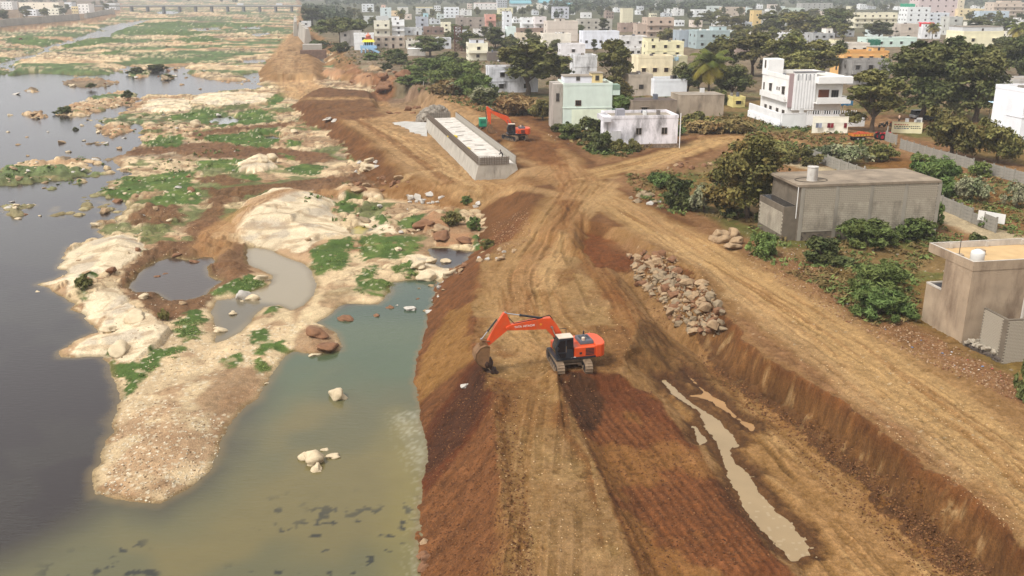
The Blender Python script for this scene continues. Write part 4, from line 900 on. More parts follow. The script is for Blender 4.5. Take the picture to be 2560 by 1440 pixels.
# mud held in the bucket
def lump_mesh(name, n, sx, sy, sz, seed, m, rough=0.35, sub=2):
    bm = bmesh.new(); bmesh.ops.create_icosphere(bm, subdivisions=sub, radius=1.0); r = random.Random(seed)
    dirs = [Vector((r.gauss(0, 1), r.gauss(0, 1), r.gauss(0, 1))).normalized() for _ in range(n)]; amp = [r.uniform(-rough, rough) for _ in dirs]
    for v in bm.verts:
        d = v.co.normalized(); k = 1.0
        for q, a in zip(dirs, amp): k += a*max(0, d.dot(q))**3
        v.co = Vector((d.x*sx, d.y*sy, d.z*sz))*k
    me = bpy.data.meshes.new(name); bm.to_mesh(me); bm.free()
    if m: me.materials.append(m)
    return me
M_mud = mat('wet_dark_mud', C(64,44,32), rough=0.7, var=0.35, scale=3, bump=0.6, bscale=6)
dirx = Vector((math.cos(yaw1), math.sin(yaw1), 0))
mud = thing('mud_load', 'dark wet mud hanging out of the excavator bucket down to the bank', 'mud', ctr+dirx*6.35+Vector((0, 0, -0.05)), yaw1)
for i, (x, z, a, b, c_) in enumerate([(0.45, 1.05, 0.42, 0.5, 0.65), (0.25, 0.55, 0.36, 0.45, 0.6), (0.05, 0.15, 0.45, 0.5, 0.35), (-0.25, 0.05, 0.3, 0.35, 0.25), (0.55, 0.1, 0.35, 0.4, 0.3)]):
    o = add_obj('clod', lump_mesh('clod', 22, a, b, c_, 60+i, M_mud), mud); o.location = (x, 0, z)
# ------------------------------------------------------------------ trees, palms, shrubs
def leaf_material(name, dark, light, warm=None, warm_amt=0.0):
    m, t, b = nodes_of(name); N = t.nodes.new; L = t.links.new
    at = N('ShaderNodeVertexColor'); at.layer_name = 'Col'; sx = N('ShaderNodeSeparateColor'); L(at.outputs['Color'], sx.inputs[0])
    oi = N('ShaderNodeObjectInfo')
    mx = N('ShaderNodeMix'); mx.data_type = 'RGBA'; L(sx.outputs[0], mx.inputs[0]); mx.inputs[6].default_value = (*dark, 1); mx.inputs[7].default_value = (*light, 1)
    out = mx.outputs[2]
    if warm is not None:
        gt = N('ShaderNodeMath'); gt.operation = 'MULTIPLY'; L(sx.outputs[1], gt.inputs[0]); gt.inputs[1].default_value = warm_amt
        m2 = N('ShaderNodeMix'); m2.data_type = 'RGBA'; L(gt.outputs[0], m2.inputs[0]); L(out, m2.inputs[6]); m2.inputs[7].default_value = (*warm, 1); out = m2.outputs[2]
    hs = N('ShaderNodeHueSaturation'); mr = N('ShaderNodeMapRange'); mr.inputs[3].default_value = 0.72; mr.inputs[4].default_value = 1.25; L(oi.outputs['Random'], mr.inputs[0]); L(mr.outputs[0], hs.inputs['Value'])
    mh = N('ShaderNodeMapRange'); mh.inputs[3].default_value = 0.485; mh.inputs[4].default_value = 0.515
    ad = N('ShaderNodeMath'); ad.operation = 'MULTIPLY'; L(oi.outputs['Random'], ad.inputs[0]); ad.inputs[1].default_value = 7.31
    fr = N('ShaderNodeMath'); fr.operation = 'FRACT'; L(ad.outputs[0], fr.inputs[0]); L(fr.outputs[0], mh.inputs[0]); L(mh.outputs[0], hs.inputs['Hue'])
    L(out, hs.inputs['Color']); L(hs.outputs[0], b.inputs['Base Color'])
    b.inputs['Roughness'].default_value = 0.7; b.inputs['Specular IOR Level'].default_value = 0.12
    return m
M_bark = mat('bark', C(92,76,62), rough=0.9, var=0.3, scale=4, bump=0.5, bscale=12)
L_olive = leaf_material('olive_leaves', C(68,72,34), C(148,146,84), C(150,124,70), 0.3)
L_dark = leaf_material('dark_leaves', C(50,60,34), C(118,126,74), C(134,116,66), 0.3)
L_fresh = leaf_material('fresh_leaves', C(62,80,38), C(136,154,86), C(130,120,60), 0.25)
L_rust = leaf_material('rusty_leaves', C(58,58,32), C(124,116,64), C(142,96,54), 0.45)
L_pale = leaf_material('pale_leaves', C(78,88,56), C(150,156,112), C(190,180,150), 0.5)
L_palm = leaf_material('palm_leaves', C(58,72,28), C(120,128,56), C(176,146,60), 0.8)
L_dry = leaf_material('dry_stems', C(108,88,52), C(168,146,94), C(128,88,54), 0.4)
L_far = leaf_material('far_leaves', C(56,66,48), C(98,106,76))
def leaf_cloud(name, centres, radii, n, size, seed, m, flat=0.8, aspect=1.6, droop=0.0, up=0.5, inner=0.35):
    """thousands of small bent leaf sprays spread through the lobes of a crown"""
    g = np.random.default_rng(seed); K = len(centres); cen = np.array(centres); rr = np.array(radii)
    wgt = rr**2.2; k = g.choice(K, n, p=wgt/wgt.sum())
    d = g.normal(size=(n, 3)); d /= np.linalg.norm(d, axis=1)[:, None]
    rad_ = (inner+(1-inner)*g.random(n)**0.6)*(1+0.55*(g.random(n)-0.4))
    off = d*rad_[:, None]*rr[k][:, None]; off[:, 2] *= flat
    off *= (0.8+0.35*np.sin(k*12.9))[:, None]*np.array([1, 1, 1])
    p = cen[k]+off
    w_ = 2.4/np.mean(rr)
    gap = np.sin(p[:, 0]*w_+1.3*np.sin(p[:, 2]*w_*0.7))+np.sin(p[:, 1]*w_*1.1+seed+np.sin(p[:, 0]*w_*0.6))+np.sin(p[:, 2]*w_*1.4+2*np.sin(p[:, 1]*w_*0.5))
    kp_ = gap > -0.55; p = p[kp_]; d = d[kp_]; k = k[kp_]; n = len(p)
    nrm = d*0.75+g.normal(size=(n, 3))*0.55+np.array([0, 0, up]); nrm /= np.linalg.norm(nrm, axis=1)[:, None]
    a = np.cross(nrm, g.normal(size=(n, 3))); a /= np.linalg.norm(a, axis=1)[:, None]
    if droop: a[:, 2] -= droop; a /= np.linalg.norm(a, axis=1)[:, None]
    b = np.cross(nrm, a); s = size*(0.55+0.9*g.random(n))
    a *= (s*aspect/2)[:, None]; b *= (s/2)[:, None]
    bend = nrm*(s*0.22)[:, None]
    v = np.stack([p-a, p+b*0.9-bend*0.2+bend*0.6, p+a-bend, p-b*0.9+bend*0.4], 1).reshape(-1, 3)
    me = bpy.data.meshes.new(name)
    me.vertices.add(4*n); me.vertices.foreach_set('co', v.astype(np.float32).ravel())
    me.loops.add(4*n); me.loops.foreach_set('vertex_index', np.arange(4*n, dtype=np.int32))
    me.polygons.add(n); me.polygons.foreach_set('loop_start', np.arange(0, 4*n, 4, dtype=np.int32))
    me.update(calc_edges=True)
    lobe = g.random(K)
    c = np.ones((n, 4)); c[:, 0] = np.clip(0.5*g.random(n)+0.5*lobe[k]+0.1*g.normal(size=n), 0, 1); c[:, 1] = np.clip(lobe[(k*7+3) % K]*1.3-0.45+0.3*g.random(n), 0, 1); c[:, 2] = 0
    at = me.color_attributes.new('Col', 'FLOAT_COLOR', 'POINT'); at.data.foreach_set('color', np.repeat(c, 4, 0).astype(np.float32).ravel())
    me.materials.append(m); return me
def lobes(seed, n, R, H0, H1, spread=1.0, rmin=0.24, rmax=0.40, top=0.0):
    g = random.Random(seed); c = []; r = []
    for i in range(n):
        a = 2.399963*i+g.uniform(-0.5, 0.5); q = math.sqrt((i+0.5)/n)*spread; z = H0+(H1-H0)*(g.random()**0.8)
        shrink = 1-0.45*((z-H0)/(H1-H0))**2 - top*((z-H0)/(H1-H0))
        rr = g.uniform(rmin, rmax)*R
        c.append((math.cos(a)*q*(R-rr*0.6)*shrink, math.sin(a)*q*(R-rr*0.6)*shrink, z)); r.append(rr)
        if g.random() < 0.8:
            b = g.uniform(0, 6.28); e = rr*g.uniform(0.8, 1.15); c.append((c[-1][0]+math.cos(b)*e, c[-1][1]+math.sin(b)*e, z+g.uniform(-.3, .6)*rr)); r.append(rr*g.uniform(0.35, 0.6))
    return c, r
def trunk_mesh(seed, h, r, cen, nl=7, lean=0.1):
    g = random.Random(seed); mb = MB(); top = Vector((g.uniform(-lean, lean)*h, g.uniform(-lean, lean)*h, h))
    p0 = Vector((0, 0, -0.6)); mid = top*0.5+Vector((g.uniform(-.1, .1)*h, 0, 0))
    mb.tube(p0, mid, r*1.25, r*0.9, 8).tube(mid, top, r*0.9, r*0.7, 8)
    for c in g.sample(cen, min(nl, len(cen))):
        c = Vector(c); q = top.lerp(c, 0.5)+Vector((0, 0, 0.12*(c-top).length))
        mb.tube(top-Vector((0, 0, 0.1)), q, r*0.55, r*0.33, 6).tube(q, c, r*0.33, r*0.10, 5)
    return mb.mesh('trunk', M_bark)
TREE = {}
def make_proto(key, m, seed, R=4.0, H=9.0, trunk_h=2.3, n=7000, nl=22, size=0.46, h0=None, spread=1.0, flat=0.8, rmin=0.24, rmax=0.40, top=0.0, **kw):
    c, r = lobes(seed, nl, R, h0 if h0 is not None else trunk_h*0.72, H-R*0.22, spread, rmin, rmax, top)
    n = int(n*1.9); size *= 0.72
    TREE[key] = (trunk_mesh(seed, trunk_h, 0.055*R+0.05, c), leaf_cloud('crown', c, r, n, size, seed, m, flat, **kw), R, H)
make_proto('broad1', L_olive, 11); make_proto('broad2', L_olive, 12, R=3.6, H=9.6, nl=26)
make_proto('dark1', L_dark, 13, R=4.2, H=10, nl=30, n=8500); make_proto('dark2', L_dark, 14, R=3.6, H=9, nl=20)
make_proto('tall', L_dark, 15, R=3.0, H=12, trunk_h=3.5, nl=30, top=0.35, n=8000); make_proto('cone', L_dark, 16, R=2.3, H=9.5, trunk_h=1.6, nl=26, top=0.5, h0=1.6)
make_proto('umbrella', L_dark, 17, R=7.0, H=9.5, trunk_h=3.0, n=13000, nl=44, h0=4.6, flat=0.55, rmin=0.18, rmax=0.28, size=0.5)
make_proto('low', L_olive, 18, R=4.0, H=5.6, trunk_h=1.8, nl=26, flat=0.7, n=8000, size=0.40, h0=1.3)
make_proto('rust', L_rust, 19, R=4.0, H=8.5, trunk_h=1.8, nl=36, n=11000, size=0.34, h0=1.4)
make_proto('bigdark', L_dark, 20, R=5.0, H=12.0, trunk_h=3.4, nl=44, n=14000, size=0.42, h0=1.8)
make_proto('shrub', L_fresh, 31, R=2.0, H=2.4, trunk_h=0.5, n=4200, nl=24, size=0.26, h0=0.35, rmin=0.15, rmax=0.36)
make_proto('shrub_dark', L_dark, 32, R=2.0, H=2.5, trunk_h=0.5, n=4200, nl=24, size=0.28, h0=0.35, rmin=0.15, rmax=0.36)
make_proto('feathery', L_fresh, 33, R=3.0, H=3.2, trunk_h=0.8, n=8000, nl=30, size=0.20, h0=0.4, aspect=3.6, droop=0.5, up=0.3, rmin=0.14, rmax=0.34)
make_proto('pale', L_pale, 34, R=2.0, H=2.3, trunk_h=0.5, n=3800, nl=24, size=0.22, h0=0.3, rmin=0.14, rmax=0.32)
make_proto('olive_shrub', L_olive, 35, R=2.0, H=2.2, trunk_h=0.4, n=4000, nl=24, size=0.24, h0=0.3, rmin=0.14, rmax=0.34)
make_proto('thicket', L_dry, 36, R=2.0, H=1.6, trunk_h=0.3, n=2600, nl=12, size=0.22, h0=0.2, aspect=4.0, rmin=0.3, rmax=0.5)
def far_tree(seed, R, H, n=900):
    c, r = lobes(seed, 12, R, H*0.38, H-R*0.25, 1.0, 0.32, 0.5); return (trunk_mesh(seed, H*0.35, 0.3, c, 3), leaf_cloud('crown', c, r, n, 1.25, seed, L_far, 0.75), R, H)
for i in range(4): TREE['far%d' % i] = far_tree(50+i, 4.2+0.5*i, 8.5+0.8*i)
def plant(key, label, cat, base, H, W, group=None, rz=None, name=None):
    t_, c_, R0, H0 = TREE[key]
    name = name or {'tree': 'tree', 'shrub': 'shrub'}.get(cat, cat.replace(' ', '_'))
    o = thing(name, label, cat, base, RNG.uniform(0, 6.28) if rz is None else rz, group)
    sx = W/(2*R0); o.scale = (sx, sx, H/H0)
    link(bpy.data.objects.new('trunk' if cat == 'tree' else 'stem', t_), o); link(bpy.data.objects.new('crown' if cat == 'tree' else 'foliage', c_), o)
    return o
def tree_px(key, label, x, yb, yt, w, cat='tree', group=None, z=None, name=None, kH=1.0):
    """plant standing at a photo pixel, its top row and width in photo pixels"""
    b = G(x, yb, 4.3) if z is None else P(x, yb, z)
    s = ppm(b); return plant(key, label, cat, b, height_to(b, yt)*kH, w/s*1.08, group, name=name)
for a in [
 ('umbrella', 'huge dark spreading tree with flat wide crown beside the riverside houses', 855, 112, 38, 150),
 ('dark1', 'tall dark tree by the small white houses above the far concrete wall', 782, 64, 18, 58), ('tall', 'slim dark tree leaning beside the taller one above the far wall', 762, 52, 14, 26),
 ('broad1', 'large olive brown tree in front of the stained white house with a missing roof edge', 1318, 238, 102, 185), ('dark2', 'dark tree crowding the right side of the large olive brown tree', 1395, 215, 128, 70),
 ('broad2', 'tall olive tree standing right behind the mint green house', 1535, 238, 96, 98), ('rust', 'brownish tree with sparse leaves between mint house and grey cube house', 1545, 262, 188, 80),
 ('dark2', 'dark tree left of the yellow-fronded coconut palm', 1718, 238, 150, 80), ('dark1', 'dark tree right of the coconut palm beside the white villa', 1830, 250, 160, 95),
 ('broad1', 'olive tree behind the coconut palm to its upper right', 1800, 200, 92, 100), ('broad2', 'olive tree at the left of the large grove behind the villa', 1880, 190, 78, 120), ('broad1', 'olive tree in the middle of the grove behind the villa', 1960, 200, 85, 130), ('broad2', 'olive tree at the right of the grove behind the villa roof', 2050, 205, 98, 120),
 ('broad1', 'low olive tree touching the back of the villa roof', 1990, 215, 130, 110), ('dark2', 'dark bluish tree left in the hazy grove above', 1925, 95, 22, 75), ('broad2', 'hazy brownish tree in the middle of the upper grove', 1985, 100, 28, 85), ('dark1', 'hazy dark tree right in the upper grove', 2085, 92, 18, 95), ('broad1', 'hazy olive tree low in the upper grove', 2040, 100, 40, 80),
 ('dark2', 'olive tree in front of the long cream balcony house', 2195, 100, 48, 78),
 ('broad2', 'tall olive brown street tree behind the brick trailer', 2180, 330, 172, 158), ('bigdark', 'massive dark tree left of the street corner', 2300, 300, 95, 190), ('bigdark', 'massive dark tree with hanging aerial roots by the street corner', 2435, 305, 108, 175), ('tall', 'tall dark tree between the two massive ones', 2370, 290, 92, 110), ('dark1', 'dark tree at the right edge above the white house', 2545, 215, 78, 110),
 ('low', 'low wide olive tree on the pavement behind the precast fence', 2378, 396, 275, 150), ('low', 'low brownish olive tree at the right end of the precast fence', 2492, 408, 302, 120),
 ('rust', 'near rusty brown tree beside the grey brick building', 1868, 545, 326, 205),
 ('dark1', 'dark bushy tree behind the white roofed shed', 1075, 142, 88, 90), ('dark2', 'dark tree beside the rusty steel tower', 1172, 130, 72, 55), ('cone', 'dark conical tree right of the cream two storey house', 1240, 140, 66, 60), ('dark2', 'dark round tree beside the conical one', 1275, 140, 88, 60),
 ('broad1', 'olive tree on the open ground behind the teal walled house', 1668, 112, 72, 62), ('cone', 'dark rounded tree beside the white house with slit windows', 1508, 85, 44, 34), ('dark2', 'dark tree in front of the yellow and white villa far back', 1780, 62, 27, 85), ('broad2', 'olive tree left of the yellow arched tower', 1830, 75, 40, 70),
 ('dark2', 'dark tree below the big cream apartment at the right', 2445, 90, 40, 70), ('dark1', 'dark tree in front of the right tan apartment', 2510, 80, 42, 60), ('low', 'small green tree by the red stained rocks near the mint house', 1356, 300, 248, 60)]:
    tree_px(*a)
# coconut palms
def palm_meshes(seed, h=9.0, nf=24, L=3.6):
    g = random.Random(seed); mb = MB(); pts = [Vector((0.25*math.sin(i*0.5), 0, h*i/6.0)) for i in range(7)]; pts[0].z = -0.5
    mb.path(pts, [0.2, 0.17, 0.15, 0.14, 0.13, 0.13, 0.12], 8); tr = mb.mesh('trunk', M_bark)
    V, C4 = [], []
    top = pts[-1]
    for f in range(nf):
        a = 2.4*f; el = 1.1-1.75*(f/nf)+g.uniform(-.1, .1); d = Vector((math.cos(a), math.sin(a), 0)); sd = Vector((-d.y, d.x, 0)); p = top.copy(); age = f/nf
        for i in range(15):
            t = i/14; e = el-1.5*t*t; stp = (d*math.cos(e)+Vector((0, 0, math.sin(e))))*(L/15); p2 = p+stp; nup = stp.cross(sd).normalized()
            if nup.z < 0: nup = -nup
            wl = L*0.26*math.sin(math.pi*min(1, 0.12+t*0.86))**0.7
            for s in (-1, 1):
                tip = p+stp*1.1+sd*s*wl-Vector((0, 0, wl*(0.45+0.25*age))); V += [p, p2, tip+stp*0.45, tip]; C4 += [(0.35+0.4*g.random(), max(0, age*1.5-0.6)+0.15*g.random(), 0, 1)]*4
            p = p2
    me = bpy.data.meshes.new('fronds'); me.from_pydata([tuple(v) for v in V], [], [tuple(range(i, i+4)) for i in range(0, len(V), 4)])
    at = me.color_attributes.new('Col', 'FLOAT_COLOR', 'POINT'); at.data.foreach_set('color', np.array(C4, np.float32).ravel()); me.materials.append(L_palm); return tr, me
PALM = palm_meshes(3)
for lab, x, yb, yc, sc_ in [('tall coconut palm with yellowing fronds left of the white villa', 1772, 248, 158, 1.0), ('small palm in front of the pink house', 1246, 64, 42, 0.75), ('far palm behind the white three storey house', 1003, 58, 33, 0.8), ('palm below the red tarpaulin', 2330, 104, 68, 0.7), ('palm at the right edge behind the cream house', 2540, 120, 72, 1.0)]:
    b = G(x, yb, 4.3); hh = height_to(b, yc); o = thing('palm_tree', lab, 'palm tree', b, RNG.uniform(0, 6)); k = sc_; o.scale = (k*1.9, k*1.9, hh/9.0)
    link(bpy.data.objects.new('trunk', PALM[0]), o); f = link(bpy.data.objects.new('fronds', PALM[1]), o); q_ = k*1.9/(hh/9.0); f.scale = (1, 1, q_); f.location = (0, 0, 9.0*(1-q_))
# shrubs
SHR = [ # key, x, base y, top y, width, label
 ('feathery',2165,612,548,170,'wide feathery green bush in front of the grey brick building'), ('feathery',2195,725,655,165,'tall feathery green bush beyond the plastered house wall'), ('feathery',2195,790,722,170,'feathery green bush on the slope left of the plastered house'), ('shrub',2290,600,540,110,'leafy green bush at the right end of the grey brick building'), ('shrub_dark',2060,655,595,130,'dark bush with litter in front of the grey brick building'), ('shrub',1905,640,575,80,'low green bush at the left foot of the grey brick building'), ('feathery',2330,480,392,150,'bright feathery bush standing in the dry grass field'), ('pale',2120,410,360,110,'pale leafy bush by the precast fence near the brick trailer'), ('pale',2425,505,440,100,'pale flowering bush in the dry grass by the fence end'), ('pale',2540,520,450,70,'pale flowering bush at the right edge of the dry field'),
 ('shrub_dark',2470,830,770,75,'round dark bush against the plastered house wall'), ('shrub',2530,820,760,60,'leafy plant beside the brick pier'), ('shrub',2340,560,500,40,'small bush at the corner of the grey brick building'), ('shrub',2470,570,535,50,'small bush in front of the white board on the fence'), ('shrub_dark',2560,1000,900,60,'dark bush at the right edge below the brick pier'), ('shrub_dark',2440,640,585,60,'bush behind the plastered house parapet'), ('pale',2360,640,600,50,'small pale plant beside the concrete lane'),
 ('shrub_dark',1700,520,445,100,'dark green bush left of the rusty brown tree'), ('pale',1760,530,460,90,'pale flowering bush left of the rusty tree trunk'), ('shrub_dark',1830,540,480,90,'dark shrub under the rusty brown tree'), ('shrub',1660,470,430,70,'low green bush beside the junction'), ('shrub',1640,455,428,50,'small green bush near the junction rubble'), ('shrub_dark',1930,560,480,80,'dark bush between rusty tree and grey brick building'),
 ('olive_shrub',1870,390,340,110,'brownish shrub by the lane below the villa'), ('olive_shrub',1940,400,350,110,'olive shrub on the slope below the villa'), ('olive_shrub',2010,410,365,90,'dry olive shrub at the near end of the fence'), ('pale',2070,400,360,80,'pale shrub left of the precast fence panels'), ('thicket',1830,330,300,120,'dry brown thicket below the villa wall'), ('thicket',1760,330,305,100,'dry thicket right of the low white house'), ('olive_shrub',1740,322,275,80,'olive shrub between low white house and ruined wall'), ('shrub',1690,338,310,50,'green shrub at the corner post of the low white house'),
 ('shrub_dark',1480,350,295,90,'dark green bush left of the low white house'), ('shrub',1430,345,305,80,'green bush at the foot of the mint house'), ('shrub_dark',1500,380,330,70,'dark bush at the corner of the stone plinth'), ('olive_shrub',1545,382,345,50,'olive bush in front of the low white house'), ('olive_shrub',1580,378,345,45,'second small olive bush in front of the low white house'), ('shrub',1350,290,262,60,'green bush left of the mint house'), ('shrub_dark',1395,330,308,40,'low bush at the mint house corner'),
 ('feathery',1085,185,140,140,'wide green thorn bush below the white roofed shed'), ('feathery',1150,205,150,140,'green thorn bush in the middle of the riverside scrub'), ('feathery',1190,240,180,120,'green thorn bush left of the stained white house'), ('shrub_dark',1130,160,128,80,'dark bush above the riverside scrub'), ('pale',1150,235,200,110,'pale scrub bush above the haul track'), ('pale',1210,258,215,90,'pale bush left of the stained white house foot'), ('shrub_dark',1220,262,225,80,'dark bush at the foot of the stained white house'), ('thicket',1120,235,205,100,'dry thicket on the bank above the haul track'), ('thicket',1300,285,245,120,'brown thicket below the large olive brown tree'), ('shrub_dark',965,175,157,36,'round dark bush on the brown boulders'), ('shrub',1030,210,185,90,'green bush by the white post on the bank'), ('shrub',985,148,120,60,'dark bush right of the blue temple stairs'), ('shrub_dark',1000,160,132,70,'green bush below the temple stairs'), ('shrub',930,150,130,50,'bush left of the temple stairs'), ('shrub_dark',850,130,105,60,'dark bush under the huge spreading tree'), ('shrub',800,125,98,60,'scrub bush beside the far wall channel'),
 ('feathery',1560,292,235,110,'green leafy bush behind the low white house roof'), ('shrub',1640,290,240,80,'banana plants behind the low white house'), ('shrub_dark',1600,275,240,60,'dark bush in the yard behind the low white house'), ('shrub_dark',1800,262,225,60,'dark bush in front of the ruined wall'), ('olive_shrub',2200,400,360,90,'olive shrub in front of the red tractor'), ('shrub',2300,420,380,60,'green shrub against the precast fence under the low tree'), ('shrub',2450,440,400,60,'shrub hanging over the right precast fence'),
 ('shrub',1185,575,538,40,'small round green bush beside the brown boulders'), ('olive_shrub',1130,560,525,60,'tall grass tuft on the brown boulder'), ('shrub',1165,510,488,32,'small green bush by the white stones'), ('olive_shrub',1220,618,595,40,'green weeds on the bank edge'), ('shrub_dark',390,178,160,60,'dark green bush clump on the river island'), ('shrub_dark',340,184,168,46,'second dark green bush clump on the river island'), ('shrub_dark',418,192,186,44,'dark green mat on the flat river rock'), ('shrub_dark',228,222,208,28,'round dark bush on the near river island'), ('shrub_dark',160,283,266,50,'dark weeds on the long rocky island'), ('shrub_dark',318,244,226,30,'dark weeds at the tip of the long rocky island'), ('shrub_dark',188,330,318,18,'lone dark weed clump in the river'), ('olive_shrub',410,800,770,30,'small thorny weed beside the dark pond'), ('olive_shrub',212,720,684,46,'grass tuft on the pale rock shore')]
for key, x, yb, yt, w, lab in SHR:
    tree_px(key, lab, x, yb, yt, w, 'shrub')

# weeds and dry grass that nobody could count
def weeds(name, label, polys, n, size, m, seed, hgt=0.5, aspect=3.0):
    g = random.Random(seed); PX, PY = [], []
    for pts, w in polys:
        xs_ = [p[0] for p in pts]; ys_ = [p[1] for p in pts]; k = 0; tries = 0
        while k < n*w and tries < n*30:
            tries += 1; x, y = g.uniform(min(xs_), max(xs_)), g.uniform(min(ys_), max(ys_))
            c = False
            for i in range(len(pts)):
                x0, y0 = pts[i]; x1, y1 = pts[i-1]
                if (y0 > y) != (y1 > y) and x < (x1-x0)*(y-y0)/(y1-y0)+x0: c = not c
            if c: PX.append(x); PY.append(y); k += 1
    px, py = np.array(PX), np.array(PY); z = np.full(len(px), 4.0)
    for _ in range(8):
        v = 720-py; t = (z-CAM_H)/(-FPX*SP+v*CP); x = (px-1280)*t; y = (FPX*CP+v*SP)*t; zn = ground_many(x, y); z = 0.4*z+0.6*zn
    gg = np.random.default_rng(seed); keep = fbm(x, y, 5, 3, seed) > 0.45; x, y, zn = x[keep], y[keep], zn[keep]
    rr = 0.25+0.55*gg.random(len(x)); cen = np.stack([x, y, zn+hgt*0.35*rr], 1)
    me = leaf_cloud(name, cen, rr, len(x)*14, size, seed, m, 0.6*hgt/0.5, aspect, up=0.9, inner=0.1)
    return tag(add_obj(name, me), label, 'weeds', kind='stuff')
NEARP = [([(1870,560),(1990,610),(2330,560),(2420,600),(2330,640),(2290,690),(2290,800),(2190,820),(2050,720),(1900,650)], 0.5), ([(2020,400),(2190,460),(2330,400),(2560,470),(2560,600),(2330,500),(2200,440)], 0.25), ([(1560,440),(1640,430),(1800,440),(1900,560),(1700,540),(1600,500)], 0.25)]
weeds('green_weeds', 'low green weeds round the block building and the field', NEARP, 2000, 0.17, L_fresh, 71, 0.6)
weeds('dry_weeds', 'dry brown grass tufts round the block building and the field', NEARP, 2200, 0.16, L_dry, 72, 0.5, 4.5)
MIDP = [([(1000,150),(1240,150),(1330,290),(1200,280),(1000,215)], 0.35), ([(1380,325),(1560,360),(1690,345),(1560,392),(1480,385)], 0.2), ([(1700,300),(1850,290),(2110,335),(2240,370),(2000,400),(1850,335)], 0.3), ([(790,100),(1010,125),(1000,165),(850,160)], 0.15)]
weeds('far_green_weeds', 'low green scrub on the banks and plots of the town edge', MIDP, 2600, 0.28, L_fresh, 73, 0.8)
weeds('far_dry_weeds', 'dry scrub on the banks and plots of the town edge', MIDP, 2000, 0.26, L_dry, 74, 0.7, 4.0)
RIVP = [([(250,300),(700,240),(720,330),(420,470),(260,480)], 0.5), ([(130,290),(350,226),(340,255),(200,298)], 0.1), ([(0,400),(240,395),(240,465),(0,470)], 0.15), ([(300,195),(440,165),(440,200)], 0.1), ([(700,470),(1050,540),(1080,640),(900,620)], 0.15)]
weeds('river_weeds', 'green water weeds clinging to the river rocks', RIVP, 420, 0.22, L_fresh, 75, 0.5)

weeds('bed_grass', 'short green grass and algae mats on the river bed', [(g_, 1.0/9) for g_ in GREEN[10:19]], 1500, 0.08, L_fresh, 76, 0.10, 2.0)
# ------------------------------------------------------------------ houses
DIRT = C(96,84,70)
WALLM = {}
def wall_mat(rgb, st=0.35, sc=0.35):
    mg = sum(rgb)/3.0; rgb = tuple(int(v*0.78+mg*0.22+2) for v in rgb); k = (rgb, st)
    if k not in WALLM: WALLM[k] = mat('painted_plaster_%d' % len(WALLM), C(*rgb, 1.24), rough=0.85, var=0.06, scale=0.6, stain=DIRT if st < 0.75 else C(70,64,58), stain_amt=st, stain_scale=sc)
    return WALLM[k]
M_roof = mat('roof_screed', C(158,146,130), rough=0.9, var=0.18, scale=0.5, stain=C(90,80,70), stain_amt=0.5)
M_pane = mat('window_dark', C(40,40,42), rough=0.2, var=0.2, spec=0.5)
M_frame = mat('window_frame', C(120,110,100), rough=0.6)
M_frameb = mat('brown_window_frame', C(112,62,36), rough=0.6)
M_tank_w = mat('white_plastic_tank', C(232,228,220), rough=0.5, var=0.04); M_tank_k = mat('black_plastic_tank', C(34,34,38), rough=0.5, var=0.1)
def ring_mesh(w, h, t=0.07, d=0.10):
    mb = MB(); mb.box2((-w/2, -d, 0), (-w/2+t, 0.02, h)).box2((w/2-t, -d, 0), (w/2, 0.02, h)).box2((-w/2+t, -d, 0), (w/2-t, 0.02, t)).box2((-w/2+t, -d, h-t), (w/2-t, 0.02, h)); return mb.mesh('window')
RINGS = {}
def window(parent, x, y, z, w, h, face, shade=True, brown=False, name='window', bars=2):
    """framed window on a wall face: face 0 front, 1 left side, 2 right side"""
    key = (round(w, 1), round(h, 1), brown)
    if key not in RINGS:
        me = ring_mesh(key[0], key[1]); me.materials.append(M_frameb if brown else M_frame)
        pm = MB().box2((-key[0]/2+0.07, -0.045, 0.07), (key[0]/2-0.07, -0.02, key[1]-0.07)).mesh('pane', M_pane)
        bb = MB()
        for i in range(1, bars+1): bb.box2((-key[0]/2+key[0]*i/(bars+1)-0.025, -0.085, 0.07), (-key[0]/2+key[0]*i/(bars+1)+0.025, -0.05, key[1]-0.07))
        bme = bb.mesh('mullion', M_frameb if brown else M_frame)
        sh = MB().prism([(0, 0), (-0.5, -0.10), (-0.5, -0.02), (0, 0.10)], -key[0]/2-0.15, key[0]/2+0.15, Matrix.Rotation(math.pi/2, 4, 'Z')).mesh('sunshade')
        RINGS[key] = (me, pm, bme, sh)
    me, pm, bme, sh = RINGS[key]
    o = link(bpy.data.objects.new(name, me), parent); o.location = (x, y, z); o.rotation_euler = (0, 0, (0, -math.pi/2, math.pi/2)[face])
    link(bpy.data.objects.new('pane', pm), o)
    link(bpy.data.objects.new('mullion', bme), o)
    return o
def sunshade(parent, x, y, z, w, face, m):
    d = 0.5
    if face == 0: MB().box2((x-w/2-0.2, y-d, z), (x+w/2+0.2, y-0.003, z+0.09)).build('sunshade', m, parent)
    else: MB().box2((x-d, y-w/2-0.2, z), (x-0.003, y+w/2+0.2, z+0.09)).build('sunshade', m, parent)
TANKS = []
def water_tank(p, r, h, m, label, group=None):
    o = MB().lathe([(r*0.94, 0), (r, h*0.06), (r*0.97, h*0.22), (r, h*0.28), (r*0.97, h*0.5), (r, h*0.56), (r*0.97, h*0.78), (r*0.92, h*0.86), (r*0.42, h*0.98), (r*0.36, h)], 16).build('water_tank', m, None, smooth=True)
    o.location = p; tag(o, label, 'water tank', group); return o
